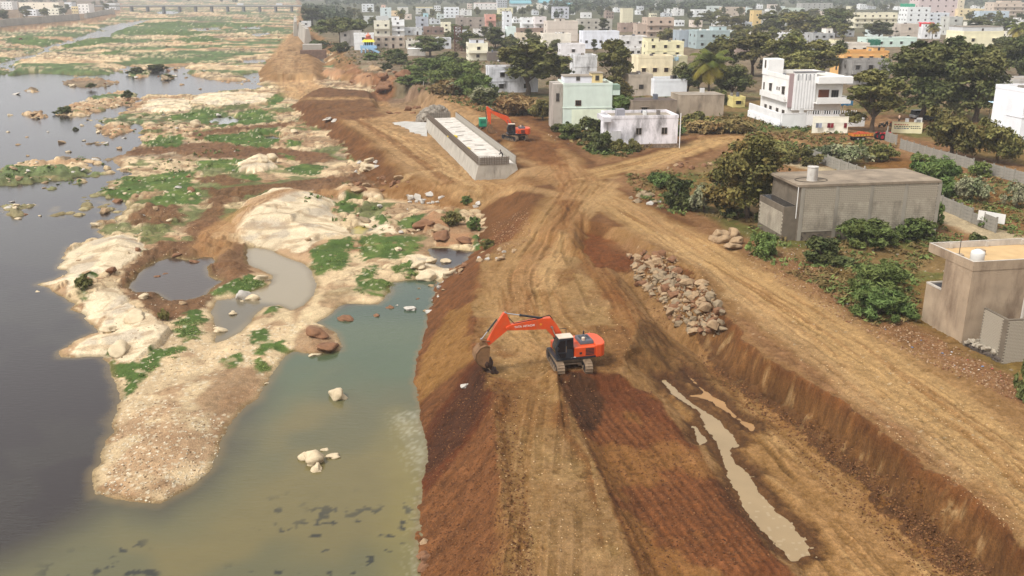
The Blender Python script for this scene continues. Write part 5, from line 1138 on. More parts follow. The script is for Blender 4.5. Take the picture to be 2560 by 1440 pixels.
def place(xc, yb, x1, th, zg):
    c = P(xc, yb, zg); lo, hi = 0.3, 120.0; cu, su = math.cos(th), math.sin(th)
    for _ in range(40):
        m = (lo+hi)/2; X_, Y_ = c.x+cu*m, c.y+su*m; d = Y_*CP-(zg-CAM_H)*SP
        if 1280+FPX*X_/d < x1: lo = m
        else: hi = m
    return c, (lo+hi)/2
HN = 0; FOOT = []
def house(label, xc, yb, x1, yt, depth, rgb, th=8, st=0.35, fl=None, win=2, side=1, par=0.7, rb=(), tank=None, brown=False, roofcol=None, shade=True, cat='house', name='house', zg=4.3, balcony=False, door=False, seed=0, stair=None, accent=None, grp='houses of the town'):
    global HN; HN += 1; g = random.Random(HN*13+seed)
    th = rad(th); c, W = place(xc, yb, x1, th, zg); Ht = height_to(c, yt); par = min(par, Ht*0.22)
    FOOT.append((xc, x1, yt, yb))
    t = thing(name, label, cat, c, th, grp)
    m = wall_mat(rgb, st); m2 = wall_mat(accent, st) if accent else m
    body = MB().box2((0, 0, -0.8), (W, depth, Ht-par)); body.build('wall', m, t)
    # parapet ring and roof screed
    tk = 0.16; e = 0.05
    pr = MB(); pr.box2((-e, -e, Ht-par+0.003), (W+e, tk, Ht)).box2((-e, depth-tk, Ht-par+0.003), (W+e, depth+e, Ht)).box2((-e, tk, Ht-par+0.003), (tk, depth-tk, Ht)).box2((W-tk, tk, Ht-par+0.003), (W+e, depth-tk, Ht)); pr.build('parapet', m2, t)
    MB().box2((tk+0.003, tk+0.003, Ht-par-0.02), (W-tk-0.003, depth-tk-0.003, Ht-par+0.06)).build('roof', M_roof if roofcol is None else wall_mat(roofcol, 0.4), t)
    fl = fl or max(1, round((Ht-par)/3.3)); fh = (Ht-par)/fl
    for f in range(fl):
        z0 = f*fh
        if f > 0: MB().box2((-0.10, -0.10, z0-0.09), (W+0.10, depth*0.5, z0+0.09)).build('floor_band', m2, t)
        if win:
            n = win if W < 14 else win+1
            bal = balcony and f > 0
            for i in range(n):
                x = W*(i+0.5)/n+g.uniform(-0.3, 0.3); w = min(1.3, W/n*0.6); h = min(1.25, fh*0.42)
                if door and f == 0 and i == n//2:
                    window(t, x, 0, 0.05, 1.0, min(2.1, fh*0.7), 0, name='door', brown=True); continue
                window(t, x, 0, z0+fh*0.36, w, h, 0, brown=brown)
                if shade: sunshade(t, x, 0, z0+fh*0.36+h+0.08, w, 0, m2)
            if bal:
                MB().box2((0.2, -1.3, z0-0.12), (W-0.2, -0.11, z0+0.08)).box2((0.2, -1.3, z0+0.083), (W-0.2, -1.18, z0+0.95)).box2((0.2, -1.175, z0+0.083), (0.32, -0.11, z0+0.95)).box2((W-0.32, -1.175, z0+0.083), (W-0.2, -0.11, z0+0.95)).build('balcony', m2, t)
        if side:
            for i in range(side):
                y = depth*(i+0.5)/side+g.uniform(-0.3, 0.3)
                window(t, 0, y, z0+fh*0.4, min(1.0, depth/side*0.5), min(1.1, fh*0.38), 1, brown=brown)
    for q in range(g.choice((1, 2, 3))):          # stair heads, sills and stacked things on the roof
        fx, fy, w_ = g.uniform(0.1, 0.8), g.uniform(0.2, 0.8), g.uniform(0.4, 1.3)
        MB().box2((W*fx, depth*fy, Ht-par+0.063+0.002*q), (min(W-0.2, W*fx+w_), min(depth-0.2, depth*fy+g.uniform(0.4, 1.4)), Ht-par+g.uniform(0.5, 1.3))).build('roof_fixture', wall_mat(g.choice(((214,212,206), (150,140,130), (120,110,104), (96,100,110))), 0.4), t)
    for (fx0, fx1, fy0, fy1, hh, col) in rb:      # rooms on the roof
        bm_ = MB().box2((W*fx0, depth*fy0, Ht-par+0.065), (W*fx1, depth*fy1, Ht+hh)); o = bm_.build('roof_room', wall_mat(col or rgb, st), t)
        MB().box2((W*fx0-0.15, depth*fy0-0.15, Ht+hh+0.003), (W*fx1+0.15, depth*fy1+0.15, Ht+hh+0.14)).build('roof_slab', M_roof, o)
        window(o, W*(fx0+fx1)/2, depth*fy0, Ht-par+0.7, 0.8, 1.0, 0)
    if tank:
        for (fx, fy, mm, r) in tank:
            p = t.location+Matrix.Rotation(th, 3, 'Z') @ Vector((W*fx, depth*fy, Ht-par+0.065)); TANKS.append((p, r, mm))
    return t, W, Ht
h_ = house
# --- riverside row at the left
h_('grey house with flat brown roof and outside stairs beside the spreading tree', 852,116,905,76,9,(196,190,182),roofcol=(120,92,76),side=2,win=2,st=0.5)
h_('white cube house directly left of the blue temple', 886,125,936,84,9,(232,232,230),win=1,side=3,st=0.2,shade=False)
h_('long low tan house with flat grey roof right of the temple', 938,121,1012,91,7,(186,166,146),win=3,side=0,st=0.5,roofcol=(176,166,150),par=0.2,door=True)
h_('low shed with a bright white sheet roof above the scrub', 1020,140,1064,122,6,(206,200,188),win=0,side=1,roofcol=(240,238,230),par=0.05,name='shed',cat='shed')
h_('cream two storey house with long balconies behind the temple', 936,90,975,52,9,(230,224,200),win=2,balcony=True,st=0.2)
h_('white three storey house with open green shaded balconies', 981,89,1012,50,10,(238,238,236),win=1,balcony=True,side=2,st=0.15,rb=((0.0,0.6,0.3,0.9,2.0,None),))
h_('blue grey house with a cyan framed stair tower', 1041,80,1072,42,9,(178,182,192),win=1,side=2,st=0.4,rb=((0.6,1.0,0.0,0.5,2.4,(170,214,224)),))
h_('pale mint house with small roof rooms high behind the palm', 951,45,979,19,12,(214,226,226),win=1,side=1,rb=((0.1,0.5,0.2,0.8,2.6,(230,190,170)),),st=0.2)
h_('wide grey hall with pitched end behind the cream house', 908,60,972,41,14,(206,206,202),win=0,side=2,st=0.3,roofcol=(196,196,192))
h_('small white far house with a roof terrace left of the mint one', 905,30,935,10,12,(226,228,230),win=2,side=1,st=0.15)
h_('narrow orange cream house beside the far palm', 979,48,1000,27,10,(238,204,158),win=1,side=1,st=0.2)
h_('far house with bright blue sheet roof', 994,34,1021,18,10,(222,214,200),win=1,roofcol=(96,156,200),par=0.1,st=0.2)
h_('cream grey far house with yellow side wall', 1041,36,1083,18,14,(206,206,200),win=2,accent=(232,216,166),st=0.2)
h_('low grey white house with a shaded verandah', 1013,88,1055,69,8,(206,208,210),win=2,side=1,st=0.4,door=True)
h_('unplastered brick house with open dark rooms', 1060,86,1100,67,8,(150,116,98),win=2,side=1,st=0.6)
h_('tiny white house above the far concrete wall', 754,66,777,53,7,(224,224,222),win=1,side=1,st=0.2); h_('white house half hidden by the dark far trees', 804,57,831,41,9,(230,230,228),win=2,side=1,st=0.2)
# --- middle of the town
h_('cream yellow two storey house with a deep front balcony by the rusty tower', 1171,151,1220,108,9,(238,230,200),win=1,balcony=True,side=2,st=0.1,rb=((0.15,0.85,0.4,0.95,1.2,(214,216,224)),))
h_('dark brown shed with thin flat roof beside the white car', 1221,153,1270,131,6,(112,98,88),win=0,side=0,par=0.15,name='shed',cat='shed',st=0.5)
h_('white stair tower house with narrow dark slots', 1259,72,1280,31,9,(228,230,234),win=1,side=1,shade=False,st=0.15,rb=((0.0,0.9,0.2,0.9,0.8,None),))
h_('pale mint cube house left of the brown brick roofs', 1268,98,1290,67,9,(214,232,226),win=0,side=1,st=0.15)
h_('large blank beige house, tallest in the middle row', 1368,104,1444,53,12,(214,198,182),win=0,side=1,st=0.15,rb=((0.3,0.6,0.2,0.6,1.2,None),),tank=((0.3,0.3,'w',0.6),))
h_('cream house with two tall dark slot windows', 1358,120,1427,84,8,(236,226,206),win=0,side=2,st=0.2,tank=((0.5,0.4,'w',0.55),(0.62,0.4,'w',0.55)))
h_('white low house under the cream one with grey side wall', 1402,140,1463,110,9,(232,228,228),win=1,side=2,st=0.3)
h_('salmon pink house with deep balconies', 1214,66,1240,36,9,(230,156,134),win=1,balcony=True,side=1,st=0.2)
h_('pale grey villa with brown roof terrace at the centre back', 1384,47,1422,17,12,(206,206,214),win=2,side=1,st=0.15,accent=(186,186,198))
h_('white far villa with stepped front at centre left', 1112,45,1148,18,12,(232,234,238),win=2,side=2,st=0.1)
h_('long white colonial house with red trimmed roof', 1187,24,1244,7,14,(236,230,224),win=4,side=1,st=0.1,accent=(226,190,176))
h_('grey hotel block with rows of small windows', 1244,24,1268,-6,16,(190,192,198),fl=5,win=4,side=3,st=0.1,accent=(186,186,192),cat='building',name='apartment_block')
h_('cream villa with flat eaves below the hotel', 1246,35,1282,20,12,(238,226,180),win=2,side=1,st=0.1)
h_('white two storey house with curved parapet', 1305,74,1336,44,10,(232,234,234),win=1,side=1,balcony=True,st=0.15)
h_('pinkish white narrow house with verandahs', 1337,75,1366,42,10,(228,216,212),win=1,balcony=True,side=1,st=0.15)
h_('cream low house with pillars beside the brown roofs', 1292,106,1355,83,9,(226,208,176),win=2,side=1,st=0.25)
h_('long unplastered brick terrace behind the cream low house', 1292,88,1366,71,8,(160,128,110),win=2,side=0,st=0.5)
h_('white walled house with dark tiled roof', 1186,98,1262,73,8,(226,222,216),win=2,side=1,roofcol=(112,94,86),par=0.25,st=0.4)
h_('grey brown half built house with an open upper floor', 1142,70,1212,44,10,(168,150,136),win=2,side=1,st=0.6,rb=((0.0,0.25,0.2,0.9,1.2,(186,176,170)),))
h_('small yellow cream cube house left of the rusty tower', 1104,80,1128,56,9,(240,232,200),win=1,side=1,st=0.1); h_('dark brick house with open arches left of the yellow cube', 1082,86,1110,69,8,(136,108,96),win=2,st=0.6)
h_('stained white house with missing roof edge behind the large olive tree', 1223,232,1345,168,8,(216,216,220),win=2,side=0,st=0.8,sc_=0) if False else h_('stained white house with missing roof edge behind the large olive tree', 1223,232,1345,168,8,(216,216,220),win=2,side=0,st=0.8)
h_('weathered white block above the mint house roof', 1436,190,1492,138,8,(214,214,214),win=0,side=1,st=0.85)
h_('white house with tall slit windows and blue grey stains', 1457,122,1547,78,9,(226,230,240),win=4,side=1,shade=False,st=0.3,fl=1)
h_('tall cream blank tower house in front of the forest', 1556,62,1582,21,9,(222,210,176),win=0,side=0,st=0.1); h_('brown house beneath the cream tower', 1552,80,1612,58,10,(170,140,124),win=2,side=1,st=0.4,tank=((0.8,0.3,'w',0.7),))
h_('tan three storey house with white framed windows and balconies', 1616,96,1683,44,11,(196,170,148),win=2,side=2,st=0.15,balcony=True); h_('tan lower wing with tall dark windows', 1592,96,1616,60,9,(190,166,146),win=2,side=1,st=0.15,shade=False,fl=1)
h_('long teal grey house with a white roof terrace', 1740,122,1822,76,12,(158,176,176),win=2,side=2,st=0.15,roofcol=(232,232,228),rb=((0.6,1.0,0.4,0.9,1.6,None),),tank=((0.2,0.4,'w',0.6),))
h_('blue grey wing of the teal house with large dark windows', 1696,118,1740,76,10,(160,172,182),win=2,side=1,st=0.15,shade=False,fl=1)
h_('pale yellow house with a green roof room', 1618,146,1708,104,9,(236,226,176),win=2,side=1,st=0.2,rb=((0.0,0.35,0.3,0.9,1.4,(238,228,180)),),shade=True)
h_('cream yellow house with three brown shuttered windows', 1594,200,1680,140,8,(240,222,176),win=3,side=0,brown=True,st=0.3,fl=1)
h_('greenish side wing of the cream house with a blue awning', 1680,198,1716,140,8,(206,196,150),win=1,side=0,st=0.3,fl=1)
h_('grey unpainted cube house with an open window hole', 1570,240,1630,186,7,(186,170,148),win=1,side=0,st=0.5,fl=1,shade=False)
h_('plain white house right of the grey cube with black tank', 1634,242,1716,198,8,(230,234,240),win=0,side=0,st=0.05,fl=1,tank=((0.75,0.5,'k',0.6),))
h_('white far house left of the forest edge villa', 1735,42,1768,24,12,(230,230,228),win=2,side=1,st=0.1); h_('pale green villa at the forest edge', 1769,34,1803,15,12,(206,214,208),win=2,side=1,st=0.1); h_('tan flat roofed villa at the forest edge', 1809,40,1862,18,14,(200,178,156),win=2,side=1,st=0.1,roofcol=(232,230,224))
h_('white low house behind the pale yellow one', 1552,118,1616,90,9,(226,222,218),win=2,side=1,st=0.3); h_('grey long house with an open verandah far left of the cream tower', 1447,76,1530,48,10,(186,178,164),win=4,side=1,st=0.3)
h_('half ruined weathered concrete wall house right of the plain white one', 1698,292,1808,238,7,(172,152,126),win=0,side=0,st=0.7,fl=1,par=0.1)
h_('low hut with dark roof and teal door behind the white low house', 1580,300,1690,252,6,(150,130,110),win=2,side=0,st=0.6,fl=1,roofcol=(90,72,60),par=0.08,door=True,name='hut',cat='hut')
h_('small yellow hut between the ruined wall and the villa', 1832,268,1862,242,4,(226,206,120),win=1,side=0,st=0.3,fl=1,name='hut',cat='hut')
# --- right half
h_('yellow tower house with round arched openings', 1882,64,1902,26,8,(228,190,116),win=1,side=1,st=0.1,shade=False,fl=2); h_('grey plastered wing of the yellow tower', 1902,62,1918,28,8,(200,194,184),win=1,side=0,st=0.2)
h_('grey concrete frame house with open ground floor', 2030,112,2085,83,10,(176,176,176),win=3,side=1,st=0.4,rb=((0.7,1.0,0.3,0.8,2.2,(236,230,218)),))
h_('bright orange house with a curved stair front', 2105,188,2216,128,9,(240,178,96),win=3,side=1,st=0.1,accent=(238,166,80),rb=((0.7,0.95,0.2,0.7,1.0,None),))
h_('weathered grey concrete balcony house below the orange one', 2124,212,2222,150,8,(156,150,144),win=3,side=1,st=0.75,balcony=True)
h_('pale mint far house on the forest slope', 1966,40,2010,20,12,(206,216,200),win=2,side=1,st=0.1); h_('long grey far school block under the hill', 2002,28,2080,8,14,(176,174,166),win=5,side=1,st=0.2,cat='building',name='school_building')
h_('cluster house of cream and grey walls behind the orange house', 2070,136,2172,108,9,(220,208,190),win=3,side=1,st=0.4,rb=((0.15,0.35,0.2,0.7,1.6,(238,226,180)),))
h_('tall pink apartment block with small brown windows', 2292,50,2388,-22,16,(216,192,188),fl=5,win=4,side=3,st=0.05,brown=True,cat='building',name='apartment_block')
h_('narrow cream tower right of the pink block', 2392,32,2408,-14,10,(236,214,176),win=1,side=1,fl=4,brown=True,st=0.05,cat='building',name='apartment_block')
h_('white modern three storey house with stacked window slots', 2264,68,2321,18,12,(234,234,232),win=2,side=3,st=0.08,shade=False)
h_('long cream house with open balcony arches', 2134,70,2240,32,12,(236,226,194),win=5,side=1,balcony=True,st=0.15)
h_('grey white house with small black windows under the pink block', 2318,64,2370,32,10,(222,224,230),win=2,side=1,st=0.3); h_('grey concrete stair house by the red tarpaulin', 2368,88,2402,42,9,(196,194,184),win=1,side=1,st=0.3)
h_('big pale yellow house with a wide grey slab roof', 2400,150,2500,78,12,(240,230,186),win=1,side=1,st=0.05,fl=2,rb=((0.0,1.0,0.1,0.9,1.6,(206,206,204)),))
h_('peach yellow house right of the pink block', 2393,50,2457,22,12,(240,214,162),win=3,side=1,st=0.1); h_('tan apartment house at the upper right corner', 2480,48,2562,6,14,(212,190,166),win=3,side=2,st=0.1,balcony=True,rb=((0.3,0.9,0.3,0.9,1.5,None),))
h_('pale blue house below the tan apartments', 2446,54,2520,28,10,(190,206,216),win=2,side=1,st=0.15); h_('beige half open house left of the red tarpaulin', 2248,100,2293,60,9,(202,186,168),win=1,side=1,st=0.2)
h_('mint green low house with a pink roof terrace', 2164,118,2290,94,9,(200,224,210),win=4,side=1,st=0.15,roofcol=(206,176,176))
h_('grey flat roofed house at the right edge behind the corner trees', 2512,232,2640,198,9,(196,190,182),win=2,side=0,st=0.3)
e12, eW, eH = h_('white house with a bright blue wall panel at the right edge', 2545,356,2760,222,9,(234,234,238),win=0,side=0,st=0.08,fl=2)
MB().box2((0.6, -0.06, 4.2), (4.6, -0.004, 7.0)).build('blue_wall_panel', mat('blue_paint', C(34,112,182), rough=0.6), e12)
MB().box2((-0.3, -1.2, 7.6), (5.6, -0.06, 9.6)).build('upper_bay', wall_mat((238,238,242), 0.05), e12)
# --- mint green house
mh, mW, mH = house('mint green two storey house with checkered corner balcony', 1408,325,1528,208,9,(204,218,202),th=5,win=0,side=1,st=0.12,fl=2,par=0.5,rb=((0.05,0.62,0.35,0.85,1.0,(214,214,220)),(0.62,0.85,0.35,0.7,1.6,(226,200,130))))
window(mh, mW*0.30, 0, mH*0.52, 1.2, 1.1, 0, brown=True)
MB().box2((mW*0.17, -0.05, 0.1), (mW*0.90, -0.003, mH*0.44)).build('pale_wall_panel', wall_mat((222,230,200), 0.2), mh)
for i, (zz, cc) in enumerate([(0.90,0),(0.80,1),(0.36,0),(0.27,1)]):
    MB().box2((mW+0.06, -0.3, mH*zz-0.55), (mW+1.5, 3.0, mH*zz+0.55)).build('balcony_block', wall_mat((196,216,200) if cc else (120,146,124), 0.1), mh)
MB().box2((mW+0.06, -0.32, mH*0.12), (mW+1.5, 3.0, mH*0.20)).build('balcony_block', wall_mat((70,196,190), 0.1), mh)
MB().box2((-2.0, 1.0, -0.8), (-0.06, 8.0, mH*0.97)).build('bare_side_wall', wall_mat((172,160,146), 0.85), mh); window(mh, -1.1, 1.0, mH*0.6, 0.7, 1.7, 0)
# --- low white stained house on a stone plinth
wh_, wW, wH = house('low white house with black mould stains on a stone plinth', 1524,372,1692,290,8,(228,222,224),th=7,win=0,side=0,st=0.95,fl=1,par=0.55)
for fx in (0.42, 0.80):
    for dx in (-0.27, 0.27): window(wh_, wW*fx+dx, 0, wH*0.42, 0.5, 1.2, 0, bars=0)
MB().box2((-0.25, -0.25, -0.9), (wW+0.2, 8.2, 0.75)).build('stone_plinth', mat('rubble_masonry', C(140,122,104), rough=0.95, var=0.5, scale=3.0, bump=0.8, bscale=4), wh_)
MB().box2((-1.4, -0.9, wH-0.95), (-0.06, 5, wH-0.1)).build('canopy', wall_mat((206,202,204), 0.8), wh_)
MB().box2((0.25, -0.35, 0.76), (1.9, -0.004, wH*0.55)).build('door', wall_mat((196,190,186), 0.8), wh_)
MB().tube((wW+0.3, -0.6, -0.6), (wW+0.25, -0.6, wH+0.4), 0.09, n=8).build('corner_pipe', wall_mat((226,222,216), 0.2), wh_)
MB().box2((1.6, 2.0, wH-0.48), (3.1, 3.6, wH+0.9)).build('roof_room', wall_mat((150,148,156), 0.6), wh_)
# --- white villa
vl, vW, vH = house('large white villa with ribbed front panel and balconies', 1965,308,2098,190,16,(232,228,220),th=6,win=0,side=0,st=0.06,fl=2,par=0.9)
def vwin(y, z, w, h): window(vl, 0, y, z, w, h, 1); 
fh = (vH-0.9)/2
vwin(3.0, fh+1.3, 1.5, 1.6); sunshade(vl, 0, 3.0, fh+3.1, 1.5, 1, wall_mat((232,228,220), 0.06)); vwin(10.5, fh+1.3, 1.5, 1.6); sunshade(vl, 0, 10.5, fh+3.1, 1.5, 1, wall_mat((232,228,220), 0.06)); vwin(6.6, fh+1.9, 0.5, 0.7); vwin(5.4, fh+1.9, 0.5, 0.7)
for y in (2.0, 5.5, 9.5, 12.5): vwin(y, 1.3, 1.3, 1.3)
MB().box2((-0.75, 0.5, fh-0.1), (-0.11, 15.0, fh+0.12)).box2((-0.75, 0.5, fh+0.123), (-0.62, 15.0, fh+1.1)).build('side_ledge', wall_mat((226,222,214), 0.06), vl)
MB().box2((-0.12, 12.5, vH-0.9), (3.4, 16.2, vH+2.6)).build('stair_tower', wall_mat((236,234,228), 0.05), vl); window(vl, -0.12, 14.3, vH+0.6, 0.8, 1.7, 1); window(vl, 0, 14.5, fh+1.2, 0.7, 1.6, 1)
MB().box2((-0.16, -0.35, fh*0.75), (0.75, -0.02, vH+0.5)).build('maroon_ribs', wall_mat((170,140,138), 0.1), vl)
MB().box2((0.78, -0.55, fh*0.62), (vW*0.47, -0.02, vH+0.7)).build('ribbed_panel', wall_mat((238,236,232), 0.04), vl)
for i in range(7): MB().box2((1.2+i*0.62, -0.62, fh*0.7), (1.38+i*0.62, -0.555, vH+0.2)).build('rib', wall_mat((214,212,208), 0.04), vl)
for i in range(6): MB().box2((1.5+i*0.85, -0.60, vH-0.9), (1.75+i*0.85, -0.552, vH+0.4)).build('grey_slot', wall_mat((150,148,150), 0.05), vl)
MB().box2((0.7, -0.62, vH+0.703), (vW*0.62, 0.3, vH+0.95)).build('grey_coping', wall_mat((120,118,122), 0.1), vl)
for z0 in (fh-0.3,):
    MB().box2((vW*0.47+0.01, -1.9, z0), (vW+1.2, -0.11, z0+0.25)).box2((vW*0.47+0.01, -1.9, z0+0.253), (vW+1.2, -1.75, z0+1.35)).box2((vW+1.05, -1.74, z0+0.253), (vW+1.2, 3, z0+1.35)).build('balcony', wall_mat((234,230,222), 0.05), vl)
MB().box2((vW*0.47+0.01, -1.9, vH-1.5), (vW+1.2, -0.11, vH-0.1)).build('balcony_fascia', wall_mat((236,232,224), 0.05), vl)
MB().box2((vW*0.55, -0.05, fh+0.5), (vW*0.75, -0.005, fh+2.5)).build('door', M_frameb, vl); window(vl, vW*0.86, 0, fh+0.8, 1.6, 1.6, 0)
for x in (0.55, 0.75, 0.93): window(vl, vW*x, 0, 1.1, 1.5, 1.5, 0)
# villa compound wall
cw_, W_, H_ = house('white compound wall with sloping base around the villa', 1953,320,2012,284,0.4,(228,226,224),th=6,win=0,side=0,st=0.1,fl=1,par=0.05,name='compound_wall',cat='wall')
MB().box2((-0.3, 0.42, -0.8), (-0.003, 19, H_)).build('side_wall', wall_mat((226,224,222), 0.1), cw_)
MB().box2((-0.5, -0.2, -0.8), (-0.31, 19, H_*0.45)).build('wall_base', wall_mat((238,238,242), 0.05), cw_)
MB().box2((W_, 0.1, -0.6), (W_+13.0, 0.3, H_*0.9)).build('railing_wall', wall_mat((236,234,230), 0.1), cw_)
for i in range(22): MB().box2((W_+0.3+i*0.5, 0.02, H_*0.92), (W_+0.45+i*0.5, 0.14, H_*0.92+0.7)).build('baluster', wall_mat((226,224,222), 0.1), cw_)
cu_, W_, H_ = house('curved cream boundary wall hung with washing in front of the villa', 2030,333,2118,291,0.4,(240,232,206),th=-4,win=0,side=0,st=0.1,fl=1,par=0.05,name='boundary_wall',cat='wall')
CLOTHES = [((0.05, 0.13), (120,124,140)), ((0.14, 0.22), (170,174,190)), ((0.38, 0.47), (120,30,40)), ((0.48, 0.56), (150,40,50)), ((0.86, 0.94), (130,24,40))]
for i, ((a, b), cc) in enumerate(CLOTHES):
    o = MB().box2((0, 0, -0.9), ((b-a)*W_, 0.05, 0)).build('washing', mat('cloth_%d' % i, C(*cc), rough=0.9, var=0.2, scale=3)); o.location = cu_.location+Vector((a*W_+0.1, -0.6, H_*0.62)); tag(o, ['grey blue cloth at the left end of the washing line', 'pale blue cloth second on the washing line', 'dark red cloth left in the middle of the washing line', 'brick red cloth right in the middle of the washing line', 'crimson cloth at the right end of the washing line'][i], 'cloth', 'washing on the line')
ln = MB().tube((0, -0.57, H_*0.62+0.02), (W_, -0.57, H_*0.62+0.02), 0.02, n=4).build('clothes_line', M_dk); ln.location = cu_.location; tag(ln, 'thin line strung along the curved cream wall', 'line')
# --- grey brick building (unfinished) with pieces that can be told apart
M_blk = mat('cement_block', C(182,170,150), rough=0.95, var=0.16, scale=0.8, stain=C(86,76,66), stain_amt=0.6, stain_scale=0.7, bump=0.3, bscale=14)
M_mor = mat('mortar', C(122,110,94), rough=0.95, var=0.15, stain=C(80,72,62), stain_amt=0.6)
M_stone = mat('dark_rubble_stone', C(92,82,74), rough=0.95, var=0.35, scale=2.0)
gb, gW, _h = None, 0, 0
c, gW = place(1990, 607, 2332, rad(9), 4.2); gH = height_to(c, 462)
gb = thing('brick_building', 'long grey cement block building with flat roof and a white drum on top', 'building', c, rad(9)); gD = 7.5
MB().box2((0, 0, -1.0), (gW, gD, gH-0.28)).build('wall', M_mor, gb)
rs = MB().box2((-0.45, -0.12, gH-0.277), (gW+0.08, gD+0.12, gH)).build('roof_slab', mat('weathered_roof', C(150,134,114), rough=0.95, var=0.25, scale=0.5, stain=C(86,74,62), stain_amt=0.7, stain_scale=0.35), gb)
for x in [0.25+gW*i/4.0*0.985 for i in range(5)]: MB().box2((x-0.22, -0.07, -0.9), (x+0.22, -0.004, gH-0.30)).build('column', wall_mat((150,140,122), 0.6), gb)
for z in (1.25,): MB().box2((0, -0.05, z), (gW, -0.003, z+0.22)).build('band_beam', wall_mat((158,146,126), 0.5), gb)
bmesh_block = MB().box2((0.012, -0.032, 0.012), (0.50, -0.002, 0.20)).mesh('block', M_blk)
nb = 0
cols_ = [gW*i/4.0*0.985+0.25 for i in range(5)]
bst = MB()
for r_ in range(40):
    z = gH-0.52-r_*0.215
    if z < 1.48: break
    x = 0.02 if r_ % 2 else -0.22
    while x < gW-0.5:
        if x > 0:
            if nb < 285: o = link(bpy.data.objects.new('block', bmesh_block), gb); o.location = (x, -0.002*RNG.random(), z); nb += 1
            else: bst.box2((x+0.012, -0.032, z+0.012), (x+0.50, -0.002, z+0.20))
        x += 0.515
bst.box2((0.02, -0.03, gH-0.55), (0.4, -0.002, gH-0.4)); tag(bst.build('lower_blocks', M_blk, gb), kind='stuff')
st_ = MB(); gq = random.Random(5)
for i in range(150):
    x = gq.uniform(0.1, gW-0.3); z = gq.uniform(-0.2, 1.1); s = gq.uniform(0.10, 0.2)
    if (x < 3.6 or (5.5 < x < 8)): st_.box((x, -0.005, z), (s*1.5, 0.05, s), taper=(0.8, 1))
tag(st_.build('plinth_stones', M_stone, gb), kind='stuff')
MB().box2((-1.7, 0.3, -1.0), (-0.004, gD-0.5, gH*0.62)).build('side_room', M_mor, gb)
lft = MB()
for r_ in range(12):
    for k in range(12):
        y = 0.35+k*0.52+(0.26 if r_ % 2 else 0); z = 0.9+r_*0.215
        if z < gH*0.62-0.2 and y < gD-1.0: lft.box2((-1.73, y, z), (-1.702, y+0.49, z+0.19))
tag(lft.build('side_blocks', M_blk, gb), kind='stuff')
MB().box2((-1.55, 0.45, gH*0.62-0.02), (-0.15, gD-0.7, gH*0.62+0.02)).build('side_room_shade_sheet', M_pane, gb)  # dark sheet standing in for the shade inside the open side room
dr = MB().lathe([(0.62, 0), (0.60, 0.05), (0.60, 1.5), (0.64, 1.52), (0.64, 1.62), (0.55, 1.6)], 18).build('roof_drum', mat('rusty_white_drum', C(206,200,190), rough=0.8, var=0.1, stain=C(116,84,60), stain_amt=0.7, stain_scale=1.2)); dr.location = c+Matrix.Rotation(rad(9), 3, 'Z') @ Vector((2.3, 2.2, gH+0.003)); tag(dr, 'tall white rust-streaked drum on the grey block building roof', 'drum')
MB().path([(2.3+1.9*math.cos(a)*1.0, 2.4+1.3*math.sin(a), gH+0.03) for a in [i*2*math.pi/24 for i in range(25)]], 0.03, 5).build('hose_ring', M_rub, gb)
MB().tube((-0.4, -0.15, 2.9), (-0.4, -0.15, gH-0.25), 0.05, n=6).build('white_pipe', M_wh, gb)
# --- near plastered house at the right edge
M_pl = mat('brown_plaster', C(178,156,130), rough=0.9, var=0.14, scale=0.7, stain=C(110,88,70), stain_amt=0.85, stain_scale=0.4, bump=0.2, bscale=8)
M_pli = mat('pale_plaster', C(206,196,182), rough=0.9, var=0.12, stain=C(120,112,104), stain_amt=0.5, stain_scale=0.5)
c = P(2402, 862, 4.15); th = rad(10); nH = height_to(c, 655)
nh = thing('plastered_house', 'unpainted brown plastered house with a cut-out corner and white roof tank', 'house', c, th); nW, nD = 14.0, 5.6
MB().box2((0, 0, -1.2), (nW, nD-2.1, nH-0.75)).build('wall', M_pl, nh)
MB().box2((0.0, nD-2.097, -1.2), (nW, nD, nH*0.50)).build('low_room_wall', M_pl, nh)
MB().box2((0.22, nD-1.9, nH*0.50+0.003), (nW-0.2, nD-0.2, nH*0.50+0.02)).build('low_room_floor', mat('dark_slab', C(62,60,62), rough=0.8), nh)
MB().box2((0, nD-2.09, nH*0.503), (0.18, nD, nH*0.503+0.14)).box2((0.19, nD-0.18, nH*0.503), (nW, nD, nH*0.503+0.14)).build('low_parapet', M_pli, nh)
MB().box2((-0.04, -0.04, nH-0.747), (nW, nD+0.3, nH-0.55)).build('roof_slab', M_pl, nh)
pr = MB().box2((-0.04, -0.04, nH-0.547), (nW, 0.10, nH)).box2((-0.04, 0.103, nH-0.547), (0.10, nD+0.3, nH)).box2((0.103, nD+0.16, nH-0.547), (nW, nD+0.3, nH)).build('parapet', M_pl, nh)
MB().box2((-0.043, -0.043, nH+0.003), (nW, 0.11, nH+0.03)).box2((-0.043, 0.113, nH+0.003), (0.11, nD+0.303, nH+0.03)).box2((0.113, nD+0.155, nH+0.003), (nW, nD+0.303, nH+0.03)).build('coping', M_pli, nh)
MB().box2((0.105, 0.105, nH-0.545), (nW, nD+0.155, nH-0.50)).build('roof_floor', mat('sandy_roof', C(206,172,124), rough=0.95, var=0.12, scale=0.8), nh)
MB().box2((0.105, nD+0.12, nH-0.49), (nW, nD+0.157, nH-0.02)).build('inner_parapet_face', M_pli, nh)
for x in (1.8, 5.2, 8.6): MB().box2((x, nD-0.02, nH-0.49), (x+0.25, nD+0.118, nH-0.03)).build('parapet_pier', M_pli, nh)
p = nh.location+Matrix.Rotation(th, 3, 'Z') @ Vector((1.15, 1.2, nH-0.498)); water_tank(p, 0.55, 1.15, M_tank_w, 'ribbed white water tank on the plastered house roof')
